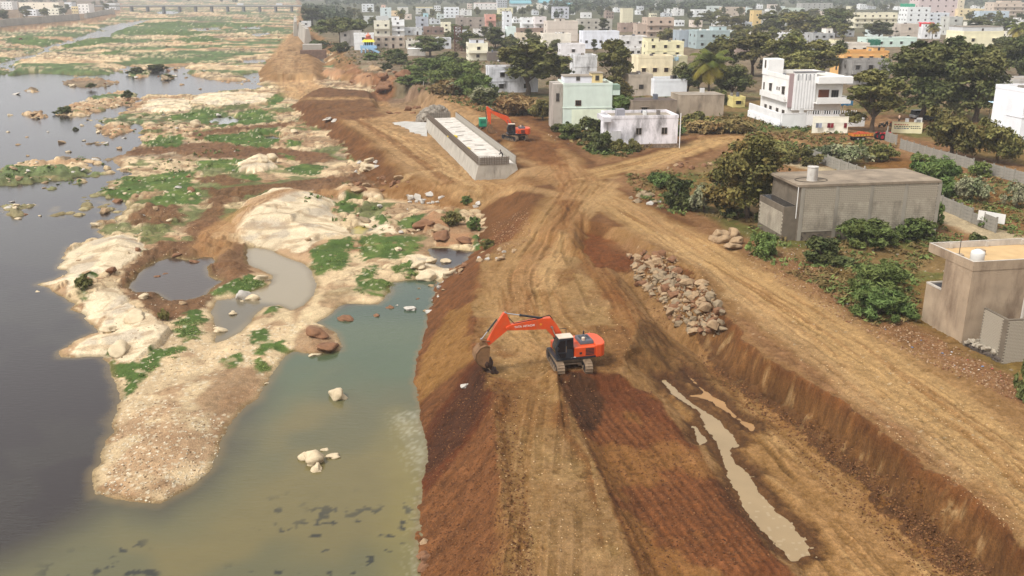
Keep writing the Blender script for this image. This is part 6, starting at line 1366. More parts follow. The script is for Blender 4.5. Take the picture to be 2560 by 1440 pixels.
for x, y in ((0.5, 2.6), (3.2, 3.6)):
    o = MB().box2((-0.3, -0.3, 0), (0.3, 0.3, 0.42)).build('concrete_stub', M_pl); o.location = nh.location+Matrix.Rotation(th, 3, 'Z') @ Vector((x, y, nH-0.498)); tag(o, 'square column stub %s on the plastered house roof' % ('with a rod' if x < 1 else 'right of the white tank'), 'concrete block')
MB().tube((0.5, 2.6, nH-0.1), (0.5, 2.6, nH+1.2), 0.03, n=5).build('rod', M_dk, nh)
# brick pier and low stone wall
c = P(2502, 912, 4.1); bp_ = thing('brick_pier', 'grey brick wall corner beside the plastered house', 'wall', c, rad(8)); bH = height_to(c, 800)
MB().box2((0, 0, -0.8), (5, 0.23, bH)).box2((0, 0.235, -0.8), (0.23, 3.0, bH-0.03)).build('core', M_mor, bp_)
bme = MB().box2((0.01, -0.022, 0.01), (0.28, -0.002, 0.105)).mesh('brick', M_blk)
for r_ in range(int(bH/0.12)):
    for k in range(9):
        o = link(bpy.data.objects.new('brick', bme), bp_); o.location = (0.0+k*0.29-(0.14 if r_ % 2 else 0)+0.15, 0, r_*0.12)
        if k < 8: o = link(bpy.data.objects.new('brick', bme), bp_); o.location = (0, 2.95-k*0.29-(0.14 if r_ % 2 else 0), r_*0.12); o.rotation_euler = (0, 0, -math.pi/2)
MB().box2((1.3, 0.3, bH-0.4), (1.45, 0.45, bH+1.6)).build('post', M_pli, bp_)
c2_ = P(2405, 868, 4.1); sw = thing('stone_wall', 'low rubble stone wall with loose blocks between the plastered house and the brick corner', 'wall', c2_, math.atan2(c.y-c2_.y, c.x-c2_.x)); Ls = (c-c2_).length
MB().box2((0, 0, -0.6), (Ls, 0.5, 0.55)).build('mortar_core', M_mor, sw)
sm = [lump_mesh('stone', 10, 0.20, 0.10, 0.15, 300+i, M_stone, 0.2, 1) for i in range(4)]; bl_ = [MB().box2((-0.22, -0.12, -0.1), (0.22, 0.12, 0.1)).mesh('loose_block', M_blk)]
for i in range(int(Ls/0.33)):
    for r_ in range(2): o = link(bpy.data.objects.new('stone', sm[(i+r_) % 4]), sw); o.location = (0.2+i*0.33+0.15*r_, -0.01, 0.1+0.28*r_)
for i in range(26): o = link(bpy.data.objects.new('loose_block', bl_[0]), sw); o.location = (RNG.uniform(0.5, Ls*0.8), RNG.uniform(-0.2, 0.9), 0.62+RNG.random()*0.25); o.rotation_euler = (RNG.uniform(-.4, .4), RNG.uniform(-.4, .4), RNG.uniform(0, 3))
for i, (p, r, mm) in enumerate(TANKS): water_tank(p, r, r*2.1, M_tank_w if mm == 'w' else M_tank_k, ['white tank on the tall blank beige house', 'left white tank on the cream slot window house', 'right white tank on the cream slot window house', 'white tank on the brown house below the cream tower', 'white tank on the long teal grey house', 'black tank on the plain white house'][min(i, 5)])
# ------------------------------------------------------------------ river works: the long concrete wall
M_con = mat('grey_concrete', C(188,180,166), rough=0.9, var=0.14, scale=0.5, stain=C(110,102,92), stain_amt=0.55, stain_scale=0.5, bump=0.15, bscale=9)
M_conp = mat('pale_concrete', C(190,185,176), rough=0.9, var=0.10, scale=0.7, stain=C(140,132,122), stain_amt=0.6, stain_scale=0.45)
M_form = mat('rusty_formwork', C(132,118,104), rough=0.85, var=0.3, scale=2)
M_shutter = mat('shutter_sheet', C(172,164,152), rough=0.85, var=0.2, scale=1.5, stain=C(90,80,72), stain_amt=0.6, stain_scale=1.0)
A = P(1187, 451, 2.9); B = P(1294, 441, 2.9); F_ = P(1062, 324, 2.9)
ax = (F_-A); LW = ax.length; rzw = math.atan2(ax.y, ax.x)-math.pi/2; WW = abs((Matrix.Rotation(-rzw, 3, 'Z') @ (B-A)).x)
wl = thing('retaining_wall', 'long trough-shaped concrete wall under construction with formwork sides', 'wall', A, rzw)
zb = 2.35
MB().prism([(-0.35, -1.6), (WW+0.35, -1.6), (WW-0.6, zb), (0.6, zb)], 0, LW).build('footing', M_con, wl)
for i in range(1, 3): MB().box((WW/2-0.2+i*0.9-1.2, -0.02, 0.9), (0.06, 0.03, 1.2)).build('formwork_mark', M_shutter, wl)
MB().box2((0.95, 0.4, zb+0.003), (WW-0.95, LW-0.4, zb+0.12)).build('trough_floor', mat('trough_screed', C(216,208,196), rough=0.9, var=0.16, scale=0.9, stain=C(150,138,122), stain_amt=0.7, stain_scale=0.7), wl)
hw_ = 1.25
pane = MB().box2((-0.6, -0.05, 0), (0.6, 0.05, hw_)).mesh('panel_sheet', M_shutter)
bars = MB()
for x in (-0.58, -0.2, 0.2, 0.58): bars.box2((x-0.03, -0.13, 0), (x+0.03, -0.052, hw_+0.12))
for z in (0.12, 0.5, 0.85, 1.15): bars.box2((-0.6, -0.20, z-0.03), (0.6, -0.132, z+0.03))
bars = bars.mesh('bars', M_form)
def panel(x, y, r):
    o = link(bpy.data.objects.new('formwork_panel', pane), wl); o.location = (x, y, zb+0.003); o.rotation_euler = (0, 0, r)
    link(bpy.data.objects.new('bars', bars), o)
n = int((LW-0.6)/1.22)
for i in range(n):
    panel(0.72, 0.8+i*1.22, -math.pi/2); panel(WW-0.72, 0.8+i*1.22, math.pi/2)
for i in range(int((WW-1.6)/1.2)): panel(1.4+i*1.2, 0.12, 0); panel(1.4+i*1.2, LW-0.3, 0)
gq = random.Random(8)
sheet_m = mat('white_sheeting', C(206,198,186), rough=0.8, var=0.18, scale=1.5, stain=C(140,128,112), stain_amt=0.6, stain_scale=0.8)
for i in range(9):
    y = 2+i*(LW-6)/9+gq.uniform(-1, 1); MB().box((WW/2+gq.uniform(-1, 1), y, zb+0.24), (gq.uniform(1.5, 2.8), 0.12, 0.06), rz=gq.uniform(-.5, .5)).build('plank', M_form, wl)
for i, (px_, py_) in enumerate(((1126, 341), (1137, 343), (1168, 372))):
    p = P(px_, py_, 2.9+zb+0.2); o = add_obj('yellow_sack', lump_mesh('yellow_sack', 14, 0.62, 0.45, 0.38, 70+i, mat('yellow_sack_cloth', C(224,196,60), rough=0.8, var=0.2))); o.location = p
    tag(o, ['yellow sack at the left on the trough floor', 'yellow sack beside the other in the middle of the trough', 'yellow sack nearest the open end of the trough'][i], 'sack', 'yellow sacks in the trough')
# worker climbing at the near corner of the formwork
M_cl = mat('dark_work_clothes', C(52,44,46), rough=0.9, var=0.2); M_sk = mat('brown_skin', C(118,80,58), rough=0.6); M_hair = mat('black_hair', C(24,22,22), rough=0.7)
def person(label, base, yaw, shirt, trousers, bend=0.25, h=1.68):
    root = thing('person', label, 'person', base, yaw); s = h/1.7
    me = bpy.data.meshes.new('body'); J = [(0, 0, .92), (bend*.3, 0, 1.18), (bend*.8, 0, 1.42), (bend*.95, 0, 1.52), (bend*1.05, 0, 1.62), (bend*.8, .2, 1.4), (bend+.08, .26, 1.14), (bend+.28, .24, 1.0), (bend*.8, -.2, 1.4), (bend+.14, -.26, 1.16), (bend+.36, -.2, 1.08), (0, .1, .88), (.08, .12, .47), (-.02, .12, .06), (.12, .12, .03), (0, -.1, .88), (.14, -.12, .48), (.0, -.12, .06), (.14, -.12, .03)]
    E = [(0, 1), (1, 2), (2, 3), (3, 4), (2, 5), (5, 6), (6, 7), (2, 8), (8, 9), (9, 10), (0, 11), (11, 12), (12, 13), (13, 14), (0, 15), (15, 16), (16, 17), (17, 18)]
    Rr = [.15, .14, .16, .06, .1, .065, .05, .035, .065, .05, .035, .09, .065, .045, .04, .09, .065, .045, .04]
    me.from_pydata([tuple(c*s for c in j) for j in J], E, []); ob = bpy.data.objects.new('body', me); link(ob, root)
    md = ob.modifiers.new('skin', 'SKIN'); sv = me.skin_vertices[0].data
    for i, r in enumerate(Rr): sv[i].radius = (r*s, r*s)
    sv[0].use_root = True; sb = ob.modifiers.new('sub', 'SUBSURF'); sb.levels = sb.render_levels = 1
    me.materials.append(shirt)
    hd = add_obj('head', lump_mesh('head', 6, .095, .085, .125, 5, M_sk, .05, 2), root); hd.location = (bend*1.1*s, 0, 1.70*s)
    hr = add_obj('hair', lump_mesh('hair', 6, .105, .095, .10, 6, M_hair, .08, 2), root); hr.location = ((bend*1.1-.02)*s, 0, 1.755*s)
    tr = MB()
    for sy in (.11, -.12): tr.tube((0, sy*s, .93*s), (.1*s, sy*1.05*s, .48*s), .115*s, .09*s, 8).tube((.1*s, sy*1.05*s, .48*s), (0, sy*1.1*s, .1*s), .09*s, .07*s, 8)
    tr.build('trousers', trousers, root); return root
person('worker in dark clothes bending over the formwork at the near right corner', P(1257, 402, 2.9+zb+0.14), math.pi, M_cl, mat('grey_trousers', C(92,84,80), rough=0.9), 0.35)
person('person in a pale blue shirt on the street behind the low trees', G(2353, 290), 2.4, mat('pale_blue_shirt', C(186,212,226), rough=0.9), M_cl, 0.05)
person('person in a white shirt standing by the cream signboard wall', G(2247, 306), 1.2, mat('peach_shirt', C(224,190,160), rough=0.9), M_cl, 0.1)
# sloping apron, stone mound, generator
q = [P(978, 307, 2.9), P(1012, 303, 3.2), P(1066, 306, 3.6), P(1068, 341, 3.0), P(1024, 333, 2.85), P(1000, 318, 2.8)]
ap = MB(); a_ = [ap.bm.verts.new(v) for v in q]; b_ = [ap.bm.verts.new(v-Vector((0, 0, 1.2))) for v in q]; ap.bm.faces.new(a_[::-1]); ap.bm.faces.new(b_)
for i in range(6): ap.bm.faces.new([a_[i], a_[(i+1) % 6], b_[(i+1) % 6], b_[i]])
tag(ap.build('concrete_apron', M_conp), 'pale sloping concrete slab at the far end of the trough wall', 'slab')
M_rockg = mat('grey_rock', C(150,140,126), rough=0.95, var=0.28, scale=1.4, stain=C(96,84,72), stain_amt=0.5, stain_scale=1.0, bump=0.6, bscale=3)
mme = lump_mesh('stone_mound', 60, 3.4, 3.4, 2.9, 77, M_rockg, 0.22, 5)
rr_ = random.Random(3); cells = [(Vector((rr_.gauss(0, 1), rr_.gauss(0, 1), rr_.gauss(0, 1))).normalized()) for _ in range(140)]
for v in mme.vertices:
    d = v.co.normalized(); q = sorted((d-c_).length for c_ in cells)[:2]; v.co *= 1.0-0.10*math.exp(-((q[1]-q[0])/0.05)**2)+0.05*(0.2-q[0])
mo = add_obj('stone_mound', mme); mo.location = G(1088, 305, 3.5)+Vector((0.5, 2, 0)); tag(mo, 'grey netted stone mound at the far end of the trough wall', 'mound')
gl = G(1207, 320); ge = thing('generator', 'green generator box on a wheeled frame behind the trough wall', 'generator', gl, rad(8)); M_ge = mat('green_paint', C(32,150,112), rough=0.6, var=0.1, stain=C(120,110,90), stain_amt=0.2)
MB().box2((-0.75, -1.0, 0.42), (0.75, 1.0, 1.95)).build('canopy', M_ge, ge, bevel=0.05); MB().box2((-0.78, -1.03, 1.953), (0.78, 1.03, 2.05)).build('lid', mat('pale_green', C(110,186,150), rough=0.6), ge); MB().box2((-0.7, -1.2, 0.3), (0.7, 1.2, 0.417)).build('frame', M_dk, ge)
MB().box2((-0.5, -1.02, 1.1), (0.5, -1.003, 1.7)).build('louvre_panel', mat('dark_green', C(24,110,84), rough=0.6), ge)
for x in (-0.8, 0.8): MB().tube((x-0.08, 0, 0.28), (x+0.08, 0, 0.28), 0.28, n=14).build('wheel', M_rub, ge)
MB().tube((0, -1.2, 0.36), (0, -2.2, 0.2), 0.04, n=6).build('tow_bar', M_dk, ge)
# ------------------------------------------------------------------ far retaining walls and bridge
M_farc = mat('far_concrete', C(180,172,160), rough=0.9, var=0.12, scale=0.15, stain=C(136,126,114), stain_amt=0.5, stain_scale=0.12)
def battered_wall(label, pts, h0, h1, base, topw, n, zg):
    """retaining wall of cast sections, wide at the foot"""
    a = P(*pts[0], zg); b = P(*pts[1], zg); L = (b-a).length; t = thing('retaining_wall', label, 'wall', a, math.atan2(b.y-a.y, b.x-a.x), 'finished retaining walls')
    for i in range(n):
        x0 = L*i/n+0.04; x1 = L*(i+1)/n-0.04; hh = h0+(h1-h0)*(i+0.5)/n+(0.35 if i % 3 == 0 else 0)
        mb = MB(); M = Matrix.Rotation(math.pi/2, 4, 'Z'); pr = [(-base/2, -1.5), (base/2, -1.5), (topw/2, hh), (-topw/2, hh)]
        v0 = [mb.bm.verts.new((x0, p[0], p[1])) for p in pr]; v1 = [mb.bm.verts.new((x1, p[0], p[1])) for p in pr]
        mb.bm.faces.new(v0); mb.bm.faces.new(v1[::-1])
        for k in range(4): mb.bm.faces.new([v0[k], v1[k], v1[(k+1) % 4], v0[(k+1) % 4]])
        mb.build('wall_section', M_farc, t)
    return t
battered_wall('pale grey retaining wall along the far left bank, nearest stretch', [(-260,100),(198,56)], 7.2, 8.0, 4.5, 1.6, 12, 0.8)
battered_wall('pale grey retaining wall on the far left bank beyond the gap', [(216,52),(285,38)], 7.0, 7.6, 4.5, 1.6, 7, 0.8)
battered_wall('grey retaining wall at the far end of the dirt ramp, tall first block', [(741,92),(739,70)], 9.0, 8.5, 4.0, 1.4, 4, 2.2)
battered_wall('grey retaining wall nearest the water channel below the spreading tree', [(771,112),(752,90)], 8.0, 8.6, 5.0, 1.8, 6, 2.2)
ch = thing('culvert_block', 'stepped concrete block with brown base at the water channel head', 'culvert', P(784, 143, 1.0), rad(10))
MB().box2((-6, 0, -1), (6, 4, 3.2)).build('base', mat('brown_brickwork', C(126,100,84), rough=0.95, var=0.3, scale=0.8), ch); MB().box2((-5, 4.01, -1), (4, 12, 5.5)).build('upper_block', M_farc, ch)
c = P(330, 30, 0.5); bE = P(770, 30, 0.5); L = (bE-c).length
br = thing('bridge', 'long low concrete road bridge crossing the far river', 'bridge', c, math.atan2(bE.y-c.y, bE.x-c.x)); bh = height_to(P(540, 30, 0.5), 14)
M_br = mat('bridge_concrete', C(128,126,124), rough=0.9, var=0.1)
MB().box2((-60, -5, bh-1.6), (L+10, 5, bh-0.2)).build('deck', M_br, br); MB().box2((-60, -5.2, bh-0.197), (L+10, -4.9, bh+0.9)).build('parapet', mat('bridge_rail', C(186,184,178), rough=0.9), br); MB().box2((-60, 4.9, bh-0.197), (L+10, 5.2, bh+0.9)).build('parapet', M_br, br)
for i in range(12): MB().box2((L*i/11-1.1, -4, -2), (L*i/11+1.1, 4, bh-1.603)).build('pier', M_br, br)
for i, fx in enumerate((0.62, 0.84)):
    o = MB().box2((-4, -1.2, 0.5), (4, 1.2, 3.4)).box2((-4.2, -1.1, 0.1), (5.6, 1.1, 1.0)).build('bus', mat('white_bus', C(226,226,224), rough=0.5)); o.location = c+(bE-c)*fx+Vector((0, 0, bh-0.2)); o.rotation_euler = (0, 0, br.rotation_euler[2]); tag(o, ['white bus crossing the middle of the far bridge', 'white bus near the right end of the far bridge'][i], 'bus')
# ------------------------------------------------------------------ precast fences
M_pre = mat('precast_plank', C(160,154,142), rough=0.95, var=0.22, scale=0.7, stain=C(92,88,82), stain_amt=0.65, stain_scale=0.7)
plank = MB().box2((0.06, -0.04, 0.015), (1.94, 0.04, 0.43)).mesh('plank', M_pre); postm = MB().box2((-0.07, -0.09, -0.5), (0.07, 0.09, 1.95)).mesh('post', M_pre)
def fence(label, pts, miss=0.06, seed=1):
    g = random.Random(seed); W3 = [G(x, y, 4.3) for x, y in pts]; t = thing('precast_fence', label, 'fence', W3[0]); o0 = W3[0]
    for a, b in zip(W3[:-1], W3[1:]):
        L = (b-a).length; n = max(1, int(L/2.0)); r = math.atan2(b.y-a.y, b.x-a.x); d = (b-a)/n
        for i in range(n+1):
            o = link(bpy.data.objects.new('post', postm), t); o.location = a+d*i-o0; o.rotation_euler = (g.uniform(-.04, .04), g.uniform(-.04, .04), r)
            if i == n: break
            tilt = g.uniform(-.03, .03)
            for k in range(4):
                if g.random() < miss and k > 1: continue
                o = link(bpy.data.objects.new('plank', plank), t); o.location = a+d*i-o0+Vector((0, 0, k*0.445)); o.rotation_euler = (tilt, 0, r); o.scale = (d.length/2.0, 1, 1)
    return t
f1 = fence('grey precast plank fence from the dry field down to the white board', [(2019,396),(2100,428),(2181,458)], 0.10, 2)
f2 = fence('grey precast plank fence behind the right end of the block building', [(2188,458),(2310,505),(2400,545),(2488,582)], 0.04, 3)
f3 = fence('weathered precast plank fence along the street under the low trees', [(2250,372),(2330,397),(2430,425),(2562,462)], 0.05, 4)
f4 = fence('short grey precast fence beside the red tractor', [(2213,352),(2240,362)], 0.0, 5)
bd = MB().box2((-1.6, -0.04, 0.9), (1.6, 0.0, 2.1)).build('white_board', M_wh); bd.location = G(2472, 572)+Vector((0, -0.2, 0)); bd.rotation_euler = (0, 0, rad(-50)); tag(bd, 'white board fixed on the near end of the precast fence', 'board')
# painted cream signboard wall
c = G(2229, 330); sg, W_, H_ = house('cream signboard wall with painted lines of writing behind the tractor', 2228,332,2304,304,0.3,(226,212,162),th=-16,win=0,side=0,st=0.15,fl=1,par=0.05,name='signboard_wall',cat='wall')
inks = [mat('ink_red', C(176,70,50)), mat('ink_dark', C(80,86,78)), mat('ink_blue', C(70,90,120))]
for k in range(3):
    x = 0.4; gg = random.Random(k)
    while x < W_*0.55:
        w = gg.uniform(0.15, 0.5); MB().box2((x, -0.02, H_*0.72-k*0.36), (x+w, -0.004, H_*0.72-k*0.36+0.18)).build('painted_stroke', inks[k], sg); x += w+0.12
for k in range(2):
    x = W_*0.62
    gg = random.Random(9+k)
    while x < W_*0.92:
        w = gg.uniform(0.15, 0.4); MB().box2((x, -0.02, H_*0.6-k*0.36), (x+w, -0.004, H_*0.6-k*0.36+0.16)).build('painted_stroke', inks[1], sg); x += w+0.12
# ------------------------------------------------------------------ tractor with brick trailer
tp = G(2150, 352); tl_ = thing('trailer', 'orange farm trailer heaped with red bricks', 'trailer', tp, rad(12)); M_to = mat('trailer_orange', C(206,122,40), rough=0.6, var=0.2, stain=C(120,80,50), stain_amt=0.5)
MB().box2((-2.0, -1.0, 0.85), (2.0, 1.0, 0.98)).build('bed', M_dk, tl_)
MB().box2((-2.0, -1.04, 0.983), (2.0, -0.96, 1.45)).build('side_board', M_to, tl_); MB().box2((-2.0, 0.96, 0.983), (2.0, 1.04, 1.45)).build('side_board', M_to, tl_); MB().box2((-2.04, -0.95, 0.983), (-1.96, 0.95, 1.45)).build('tail_board', M_to, tl_); MB().box2((1.96, -0.95, 0.983), (2.04, 0.95, 1.45)).build('front_board', M_to, tl_)
for i in range(6): MB().box2((-1.7+i*0.6, -1.06, 1.1), (-1.45+i*0.6, -1.042, 1.35)).build('yellow_stripe', mat('yellow_paint', C(232,196,70)), tl_)
for x in (-1.1, 0.0):
    for y in (-0.85, 0.85):
        w = MB().tube((x, y-0.14, 0.48), (x, y+0.14, 0.48), 0.48, n=16).build('wheel', M_rub, tl_); MB().tube((x, y-0.155, 0.48), (x, y+0.155, 0.48), 0.24, n=12).build('rim', mat('grey_rim', C(170,164,154)), w)
bri = MB(); gg = random.Random(4)
MB().box2((2.05, -0.06, 0.6), (3.2, 0.06, 0.72)).build('drawbar', M_dk, tl_)
bl = thing('brick_load', 'heap of red bricks loaded on the orange trailer', 'bricks', tp+Vector((0, 0, 1.0)), rad(12)); bm1 = MB().box2((-0.15, -0.07, -0.05), (0.15, 0.07, 0.05)).mesh('brick', mat('red_brick', C(196,92,56), rough=0.9, var=0.25, scale=2))
for i in range(240):
    x, y = gg.uniform(-1.75, 1.75), gg.uniform(-0.8, 0.8); o = link(bpy.data.objects.new('brick', bm1), bl); o.location = (x, y, 0.12+0.75*(1-abs(x)/2.6)*(1-abs(y)/1.4)*gg.uniform(0.6, 1.0)); o.rotation_euler = (gg.uniform(-.5, .5), gg.uniform(-.5, .5), gg.uniform(0, 3)); o.scale = (1.25,)*3
tr_ = thing('tractor', 'red farm tractor hitched to the brick trailer', 'tractor', tp+Matrix.Rotation(rad(12), 3, 'Z') @ Vector((4.6, 0, 0)), rad(12)); M_red = mat('tractor_red', C(186,34,44), rough=0.5, var=0.1)
MB().box2((0.2, -0.32, 0.85), (1.9, 0.32, 1.45)).build('bonnet', M_red, tr_, bevel=0.06); MB().box2((-0.7, -0.3, 0.55), (0.25, 0.3, 0.95)).build('gearbox', M_dk, tr_)
for y in (-0.72, 0.72):
    w = MB().tube((-0.5, y-0.17, 0.68), (-0.5, y+0.17, 0.68), 0.68, n=18).build('rear_wheel', M_rub, tr_); MB().tube((-0.5, y-0.18, 0.68), (-0.5, y+0.18, 0.68), 0.34, n=12).build('rim', M_red, w)
    w = MB().tube((1.5, y*0.85-0.1, 0.38), (1.5, y*0.85+0.1, 0.38), 0.38, n=14).build('front_wheel', M_rub, tr_); MB().tube((1.5, y*0.85-0.11, 0.38), (1.5, y*0.85+0.11, 0.38), 0.18, n=10).build('rim', M_red, w)
    MB().prism([(-1.0, 1.30), (-0.8, 1.48), (-0.1, 1.45), (0.05, 1.15), (-0.05, 1.15), (-0.2, 1.38), (-0.8, 1.4), (-0.95, 1.25)], y-0.15, y+0.15).build('mudguard', M_red, tr_)
MB().box2((-0.75, -0.25, 1.0), (-0.3, 0.25, 1.12)).box2((-0.78, -0.25, 1.12), (-0.68, 0.25, 1.55)).build('seat', M_rub, tr_); MB().tube((-0.1, 0, 1.2), (0.15, 0, 1.5), 0.025, n=5).lathe([(0.2, 0), (0.2, 0.03)], 12, (-0.12, 0, 1.5)).build('steering_wheel', M_dk, tr_); MB().tube((1.2, 0.15, 1.4), (1.2, 0.15, 2.1), 0.04, n=6).build('exhaust_pipe', M_dk, tr_)
# ------------------------------------------------------------------ cars and motorbikes
def car(label, p, yaw, col, van=False):
    t = thing('car', label, 'car', p, yaw, 'parked cars'); m = mat('car_paint_%d' % int(col[0]*1000+col[2]*77), col, rough=0.35, var=0.03, spec=0.5)
    MB().prism([(-2.1, 0.35), (-2.15, 0.85), (-1.75, 0.98), (-1.3, 1.0), (1.0, 0.98), (1.95, 0.82), (2.1, 0.55), (2.05, 0.35)], -0.85, 0.85).build('body', m, t, bevel=0.05)
    top = [(-1.75, 0.98), (-1.2, 1.45), (0.3, 1.48), (1.05, 0.98)] if not van else [(-2.0, 0.98), (-1.9, 1.85), (0.9, 1.85), (1.4, 0.98)]
    MB().prism(top, -0.72, 0.72).build('cabin', M_gl, t); zt = 1.46 if not van else 1.84
    MB().box2((-1.2 if not van else -1.9, -0.70, zt), (0.3 if not van else 0.9, 0.70, zt+0.06)).build('roof', m, t)
    for x in (-1.3, 1.3):
        for y in (-0.78, 0.78): MB().tube((x, y-0.1, 0.32), (x, y+0.1, 0.32), 0.32, n=14).build('wheel', M_rub, t)
    for y in (-0.6, 0.6): MB().box2((2.0, y-0.15, 0.6), (2.12, y+0.15, 0.75)).build('headlight', M_wh, t)
    return t
car('white car parked by the dark brown shed', G(1257, 155), rad(8), C(240,240,240)); car('white and black van parked under the massive dark trees', G(2298, 296), rad(20), C(226,228,230), True); car('white car half hidden behind the low wide olive tree', G(2392, 350), rad(-10), C(220,222,226)); car('dark car in the street behind the signboard wall', G(2330, 300), rad(30), C(40,42,46)); car('white car at the street end right of the low trees', G(2545, 345), rad(-20), C(222,222,226))
def bike(label, p, yaw):
    t = thing('motorbike', label, 'motorbike', p, yaw, 'motorbikes by the signboard wall')
    for x in (-0.62, 0.62): MB().tube((x, -0.05, 0.3), (x, 0.05, 0.3), 0.3, n=14).build('wheel', M_rub, t)
    MB().box((0, 0, 0.5), (0.6, 0.22, 0.3)).build('engine', M_dk, t); MB().box((0.15, 0, 0.78), (0.5, 0.24, 0.2), taper=(0.7, 0.7)).build('tank', M_red if label[0] == 'r' else M_gl, t); MB().box((-0.38, 0, 0.8), (0.6, 0.24, 0.1)).build('seat', M_rub, t)
    MB().tube((0.62, 0, 0.3), (0.42, 0, 1.0), 0.04, n=6).tube((0.42, -0.35, 1.02), (0.42, 0.35, 1.02), 0.02, n=6).build('handlebar', M_tr, t)
for i, (x, y) in enumerate(((2204, 318), (2216, 314), (2226, 316))): bike(['leftmost dark motorbike left of the signboard wall', 'middle dark motorbike left of the signboard wall', 'red tanked motorbike nearest the signboard wall'][i], G(x, y), rad(20+30*i))
# ------------------------------------------------------------------ poles
M_pole = mat('pole_concrete', C(178,170,158), rough=0.9, var=0.1)
def pole(label, x, yb, yt, arm=True):
    b = G(x, yb); h = height_to(b, yt); t = thing('electric_pole', label, 'pole', b); MB().tube((0, 0, -0.5), (0, 0, h), 0.15, 0.10, n=8).build('shaft', M_pole, t)
    if arm:
        MB().box2((-0.9, -0.05, h-0.7), (0.9, 0.05, h-0.58)).build('crossarm', M_dk, t)
        for q in (-0.8, 0, 0.8): MB().tube((q, 0, h-0.57), (q, 0, h-0.35), 0.05, n=6).build('insulator', M_wh, t)
for a in [('electric pole with crossarm in front of the villa railing',2022,290,240), ('leaning dark pole beside the villa balcony',2068,288,225,False), ('pole right of the villa gate',2105,285,245,False), ('grey street pole between the massive trees and blue panel house',2470,308,270), ('white pole in front of the low tan house',1036,116,72), ('pole at the corner of the fence by the tractor',2216,352,315,False), ('slim post at the street left of the signboard wall',2178,325,302,False), ('pole behind the orange house roof',2166,130,95), ('slim pole by the weathered balcony house',2190,215,165,False), ('first pole behind the far left retaining wall',52,60,28), ('second pole behind the far left retaining wall',108,58,28), ('white post in the bushes below the rusty tree',1687,490,470,False), ('second white post in the bushes below the rusty tree',1771,490,472,False), ('thin concrete post by the fence corner',2158,452,415,False), ('white topped post on the bank above the haul track',1059,216,203,False)]: pole(*a)
# ------------------------------------------------------------------ temple on stilts
tz = P(922, 132, 4.3); tm = thing('temple', 'small blue temple on stilts with yellow and red roof tiers', 'temple', tz, rad(6)); k = ppm(tz); M_tb = mat('temple_blue', C(168,206,236), rough=0.7, var=0.05); M_ty = mat('temple_yellow', C(236,220,70), rough=0.7); M_trd = mat('temple_red', C(150,70,50), rough=0.7); M_tpk = mat('temple_pink', C(222,130,100), rough=0.7)
def u_(v): return v/k
zf = height_to(tz, 118)
MB().box2((-u_(20), -1.5, zf-0.5), (u_(20), 5, zf)).build('platform', M_tb, tm); MB().box2((-u_(20), -1.5, zf), (u_(20), -1.35, zf+0.9)).build('railing', M_tb, tm)
for x in (-18, -8, 2, 12):
    for y in (-1.2, 4.5): MB().box2((u_(x)-0.22, y-0.2, -1.5), (u_(x)+0.22, y+0.2, zf-0.503)).build('stilt', M_tb, tm)
zt = height_to(tz, 105)
MB().box2((-u_(11), 0, zf+0.003), (u_(11), 4.5, zt)).build('shrine_room', mat('temple_dark', C(60,52,60), rough=0.7), tm)
for i in range(5): MB().box2((-u_(11)+i*u_(5.2), -0.12, zf+0.003), (-u_(11)+i*u_(5.2)+0.3, -0.003, zt)).build('pillar', M_tb, tm)
zz = [zt+0.003, height_to(tz, 99), height_to(tz, 94), height_to(tz, 87), height_to(tz, 82)]
MB().box((0, 2.2, (zz[0]+zz[1])/2), (u_(32), 6.4, zz[1]-zz[0]), taper=(0.72, 0.7)).build('yellow_roof_tier', M_ty, tm); MB().box((0, 2.2, (zz[1]+zz[2])/2), (u_(19), 4.0, zz[2]-zz[1]-0.01), taper=(0.75, 0.7)).build('red_roof_tier', M_trd, tm); MB().lathe([(0.9, 0), (1.25, 0.5), (1.0, 1.1), (0.4, zz[3]-zz[2]), (0.15, zz[4]-zz[2])], 14, (0, 2.2, zz[2]+0.003)).build('dome', M_tpk, tm, smooth=True)
stp = MB()
for i in range(14): stp.box2((-u_(4)+i*u_(33)/14, -3.2, zf*(1-i/14)-0.45), (-u_(4)+(i+1)*u_(33)/14, -1.6, zf*(1-i/14)-0.15))
stp.build('stairs', M_tb, tm); MB().prism([(-u_(4), zf+0.8), (-u_(4), zf+0.2), (u_(29), -0.5), (u_(29), 0.6)], -3.35, -3.22).build('stair_rail', M_tb, tm)
# rusty steel lattice tower
b = G(1146, 128); hT = height_to(b, 65); tw_ = thing('steel_tower', 'rusty brown steel lattice tower behind the cream two storey house', 'tower', b, rad(10)); M_rs = mat('rusty_steel', C(96,62,48), rough=0.9, var=0.3)
for sx in (-1.6, 1.6):
    for sy in (-1.6, 1.6): MB().tube((sx, sy, -0.5), (sx, sy, hT), 0.16, n=6).build('leg', M_rs, tw_)
for i in range(8):
    z0, z1 = hT*i/8, hT*(i+1)/8
    for s in (-1.6, 1.6): MB().tube((-1.6, s, z0), (1.6, s, z1), 0.09, n=5).tube((1.6, s, z0), (-1.6, s, z1), 0.09, n=5).tube((-1.6, s, z1), (1.6, s, z1), 0.09, n=5).tube((s, -1.6, z0), (s, 1.6, z1), 0.09, n=5).build('brace', M_rs, tw_)
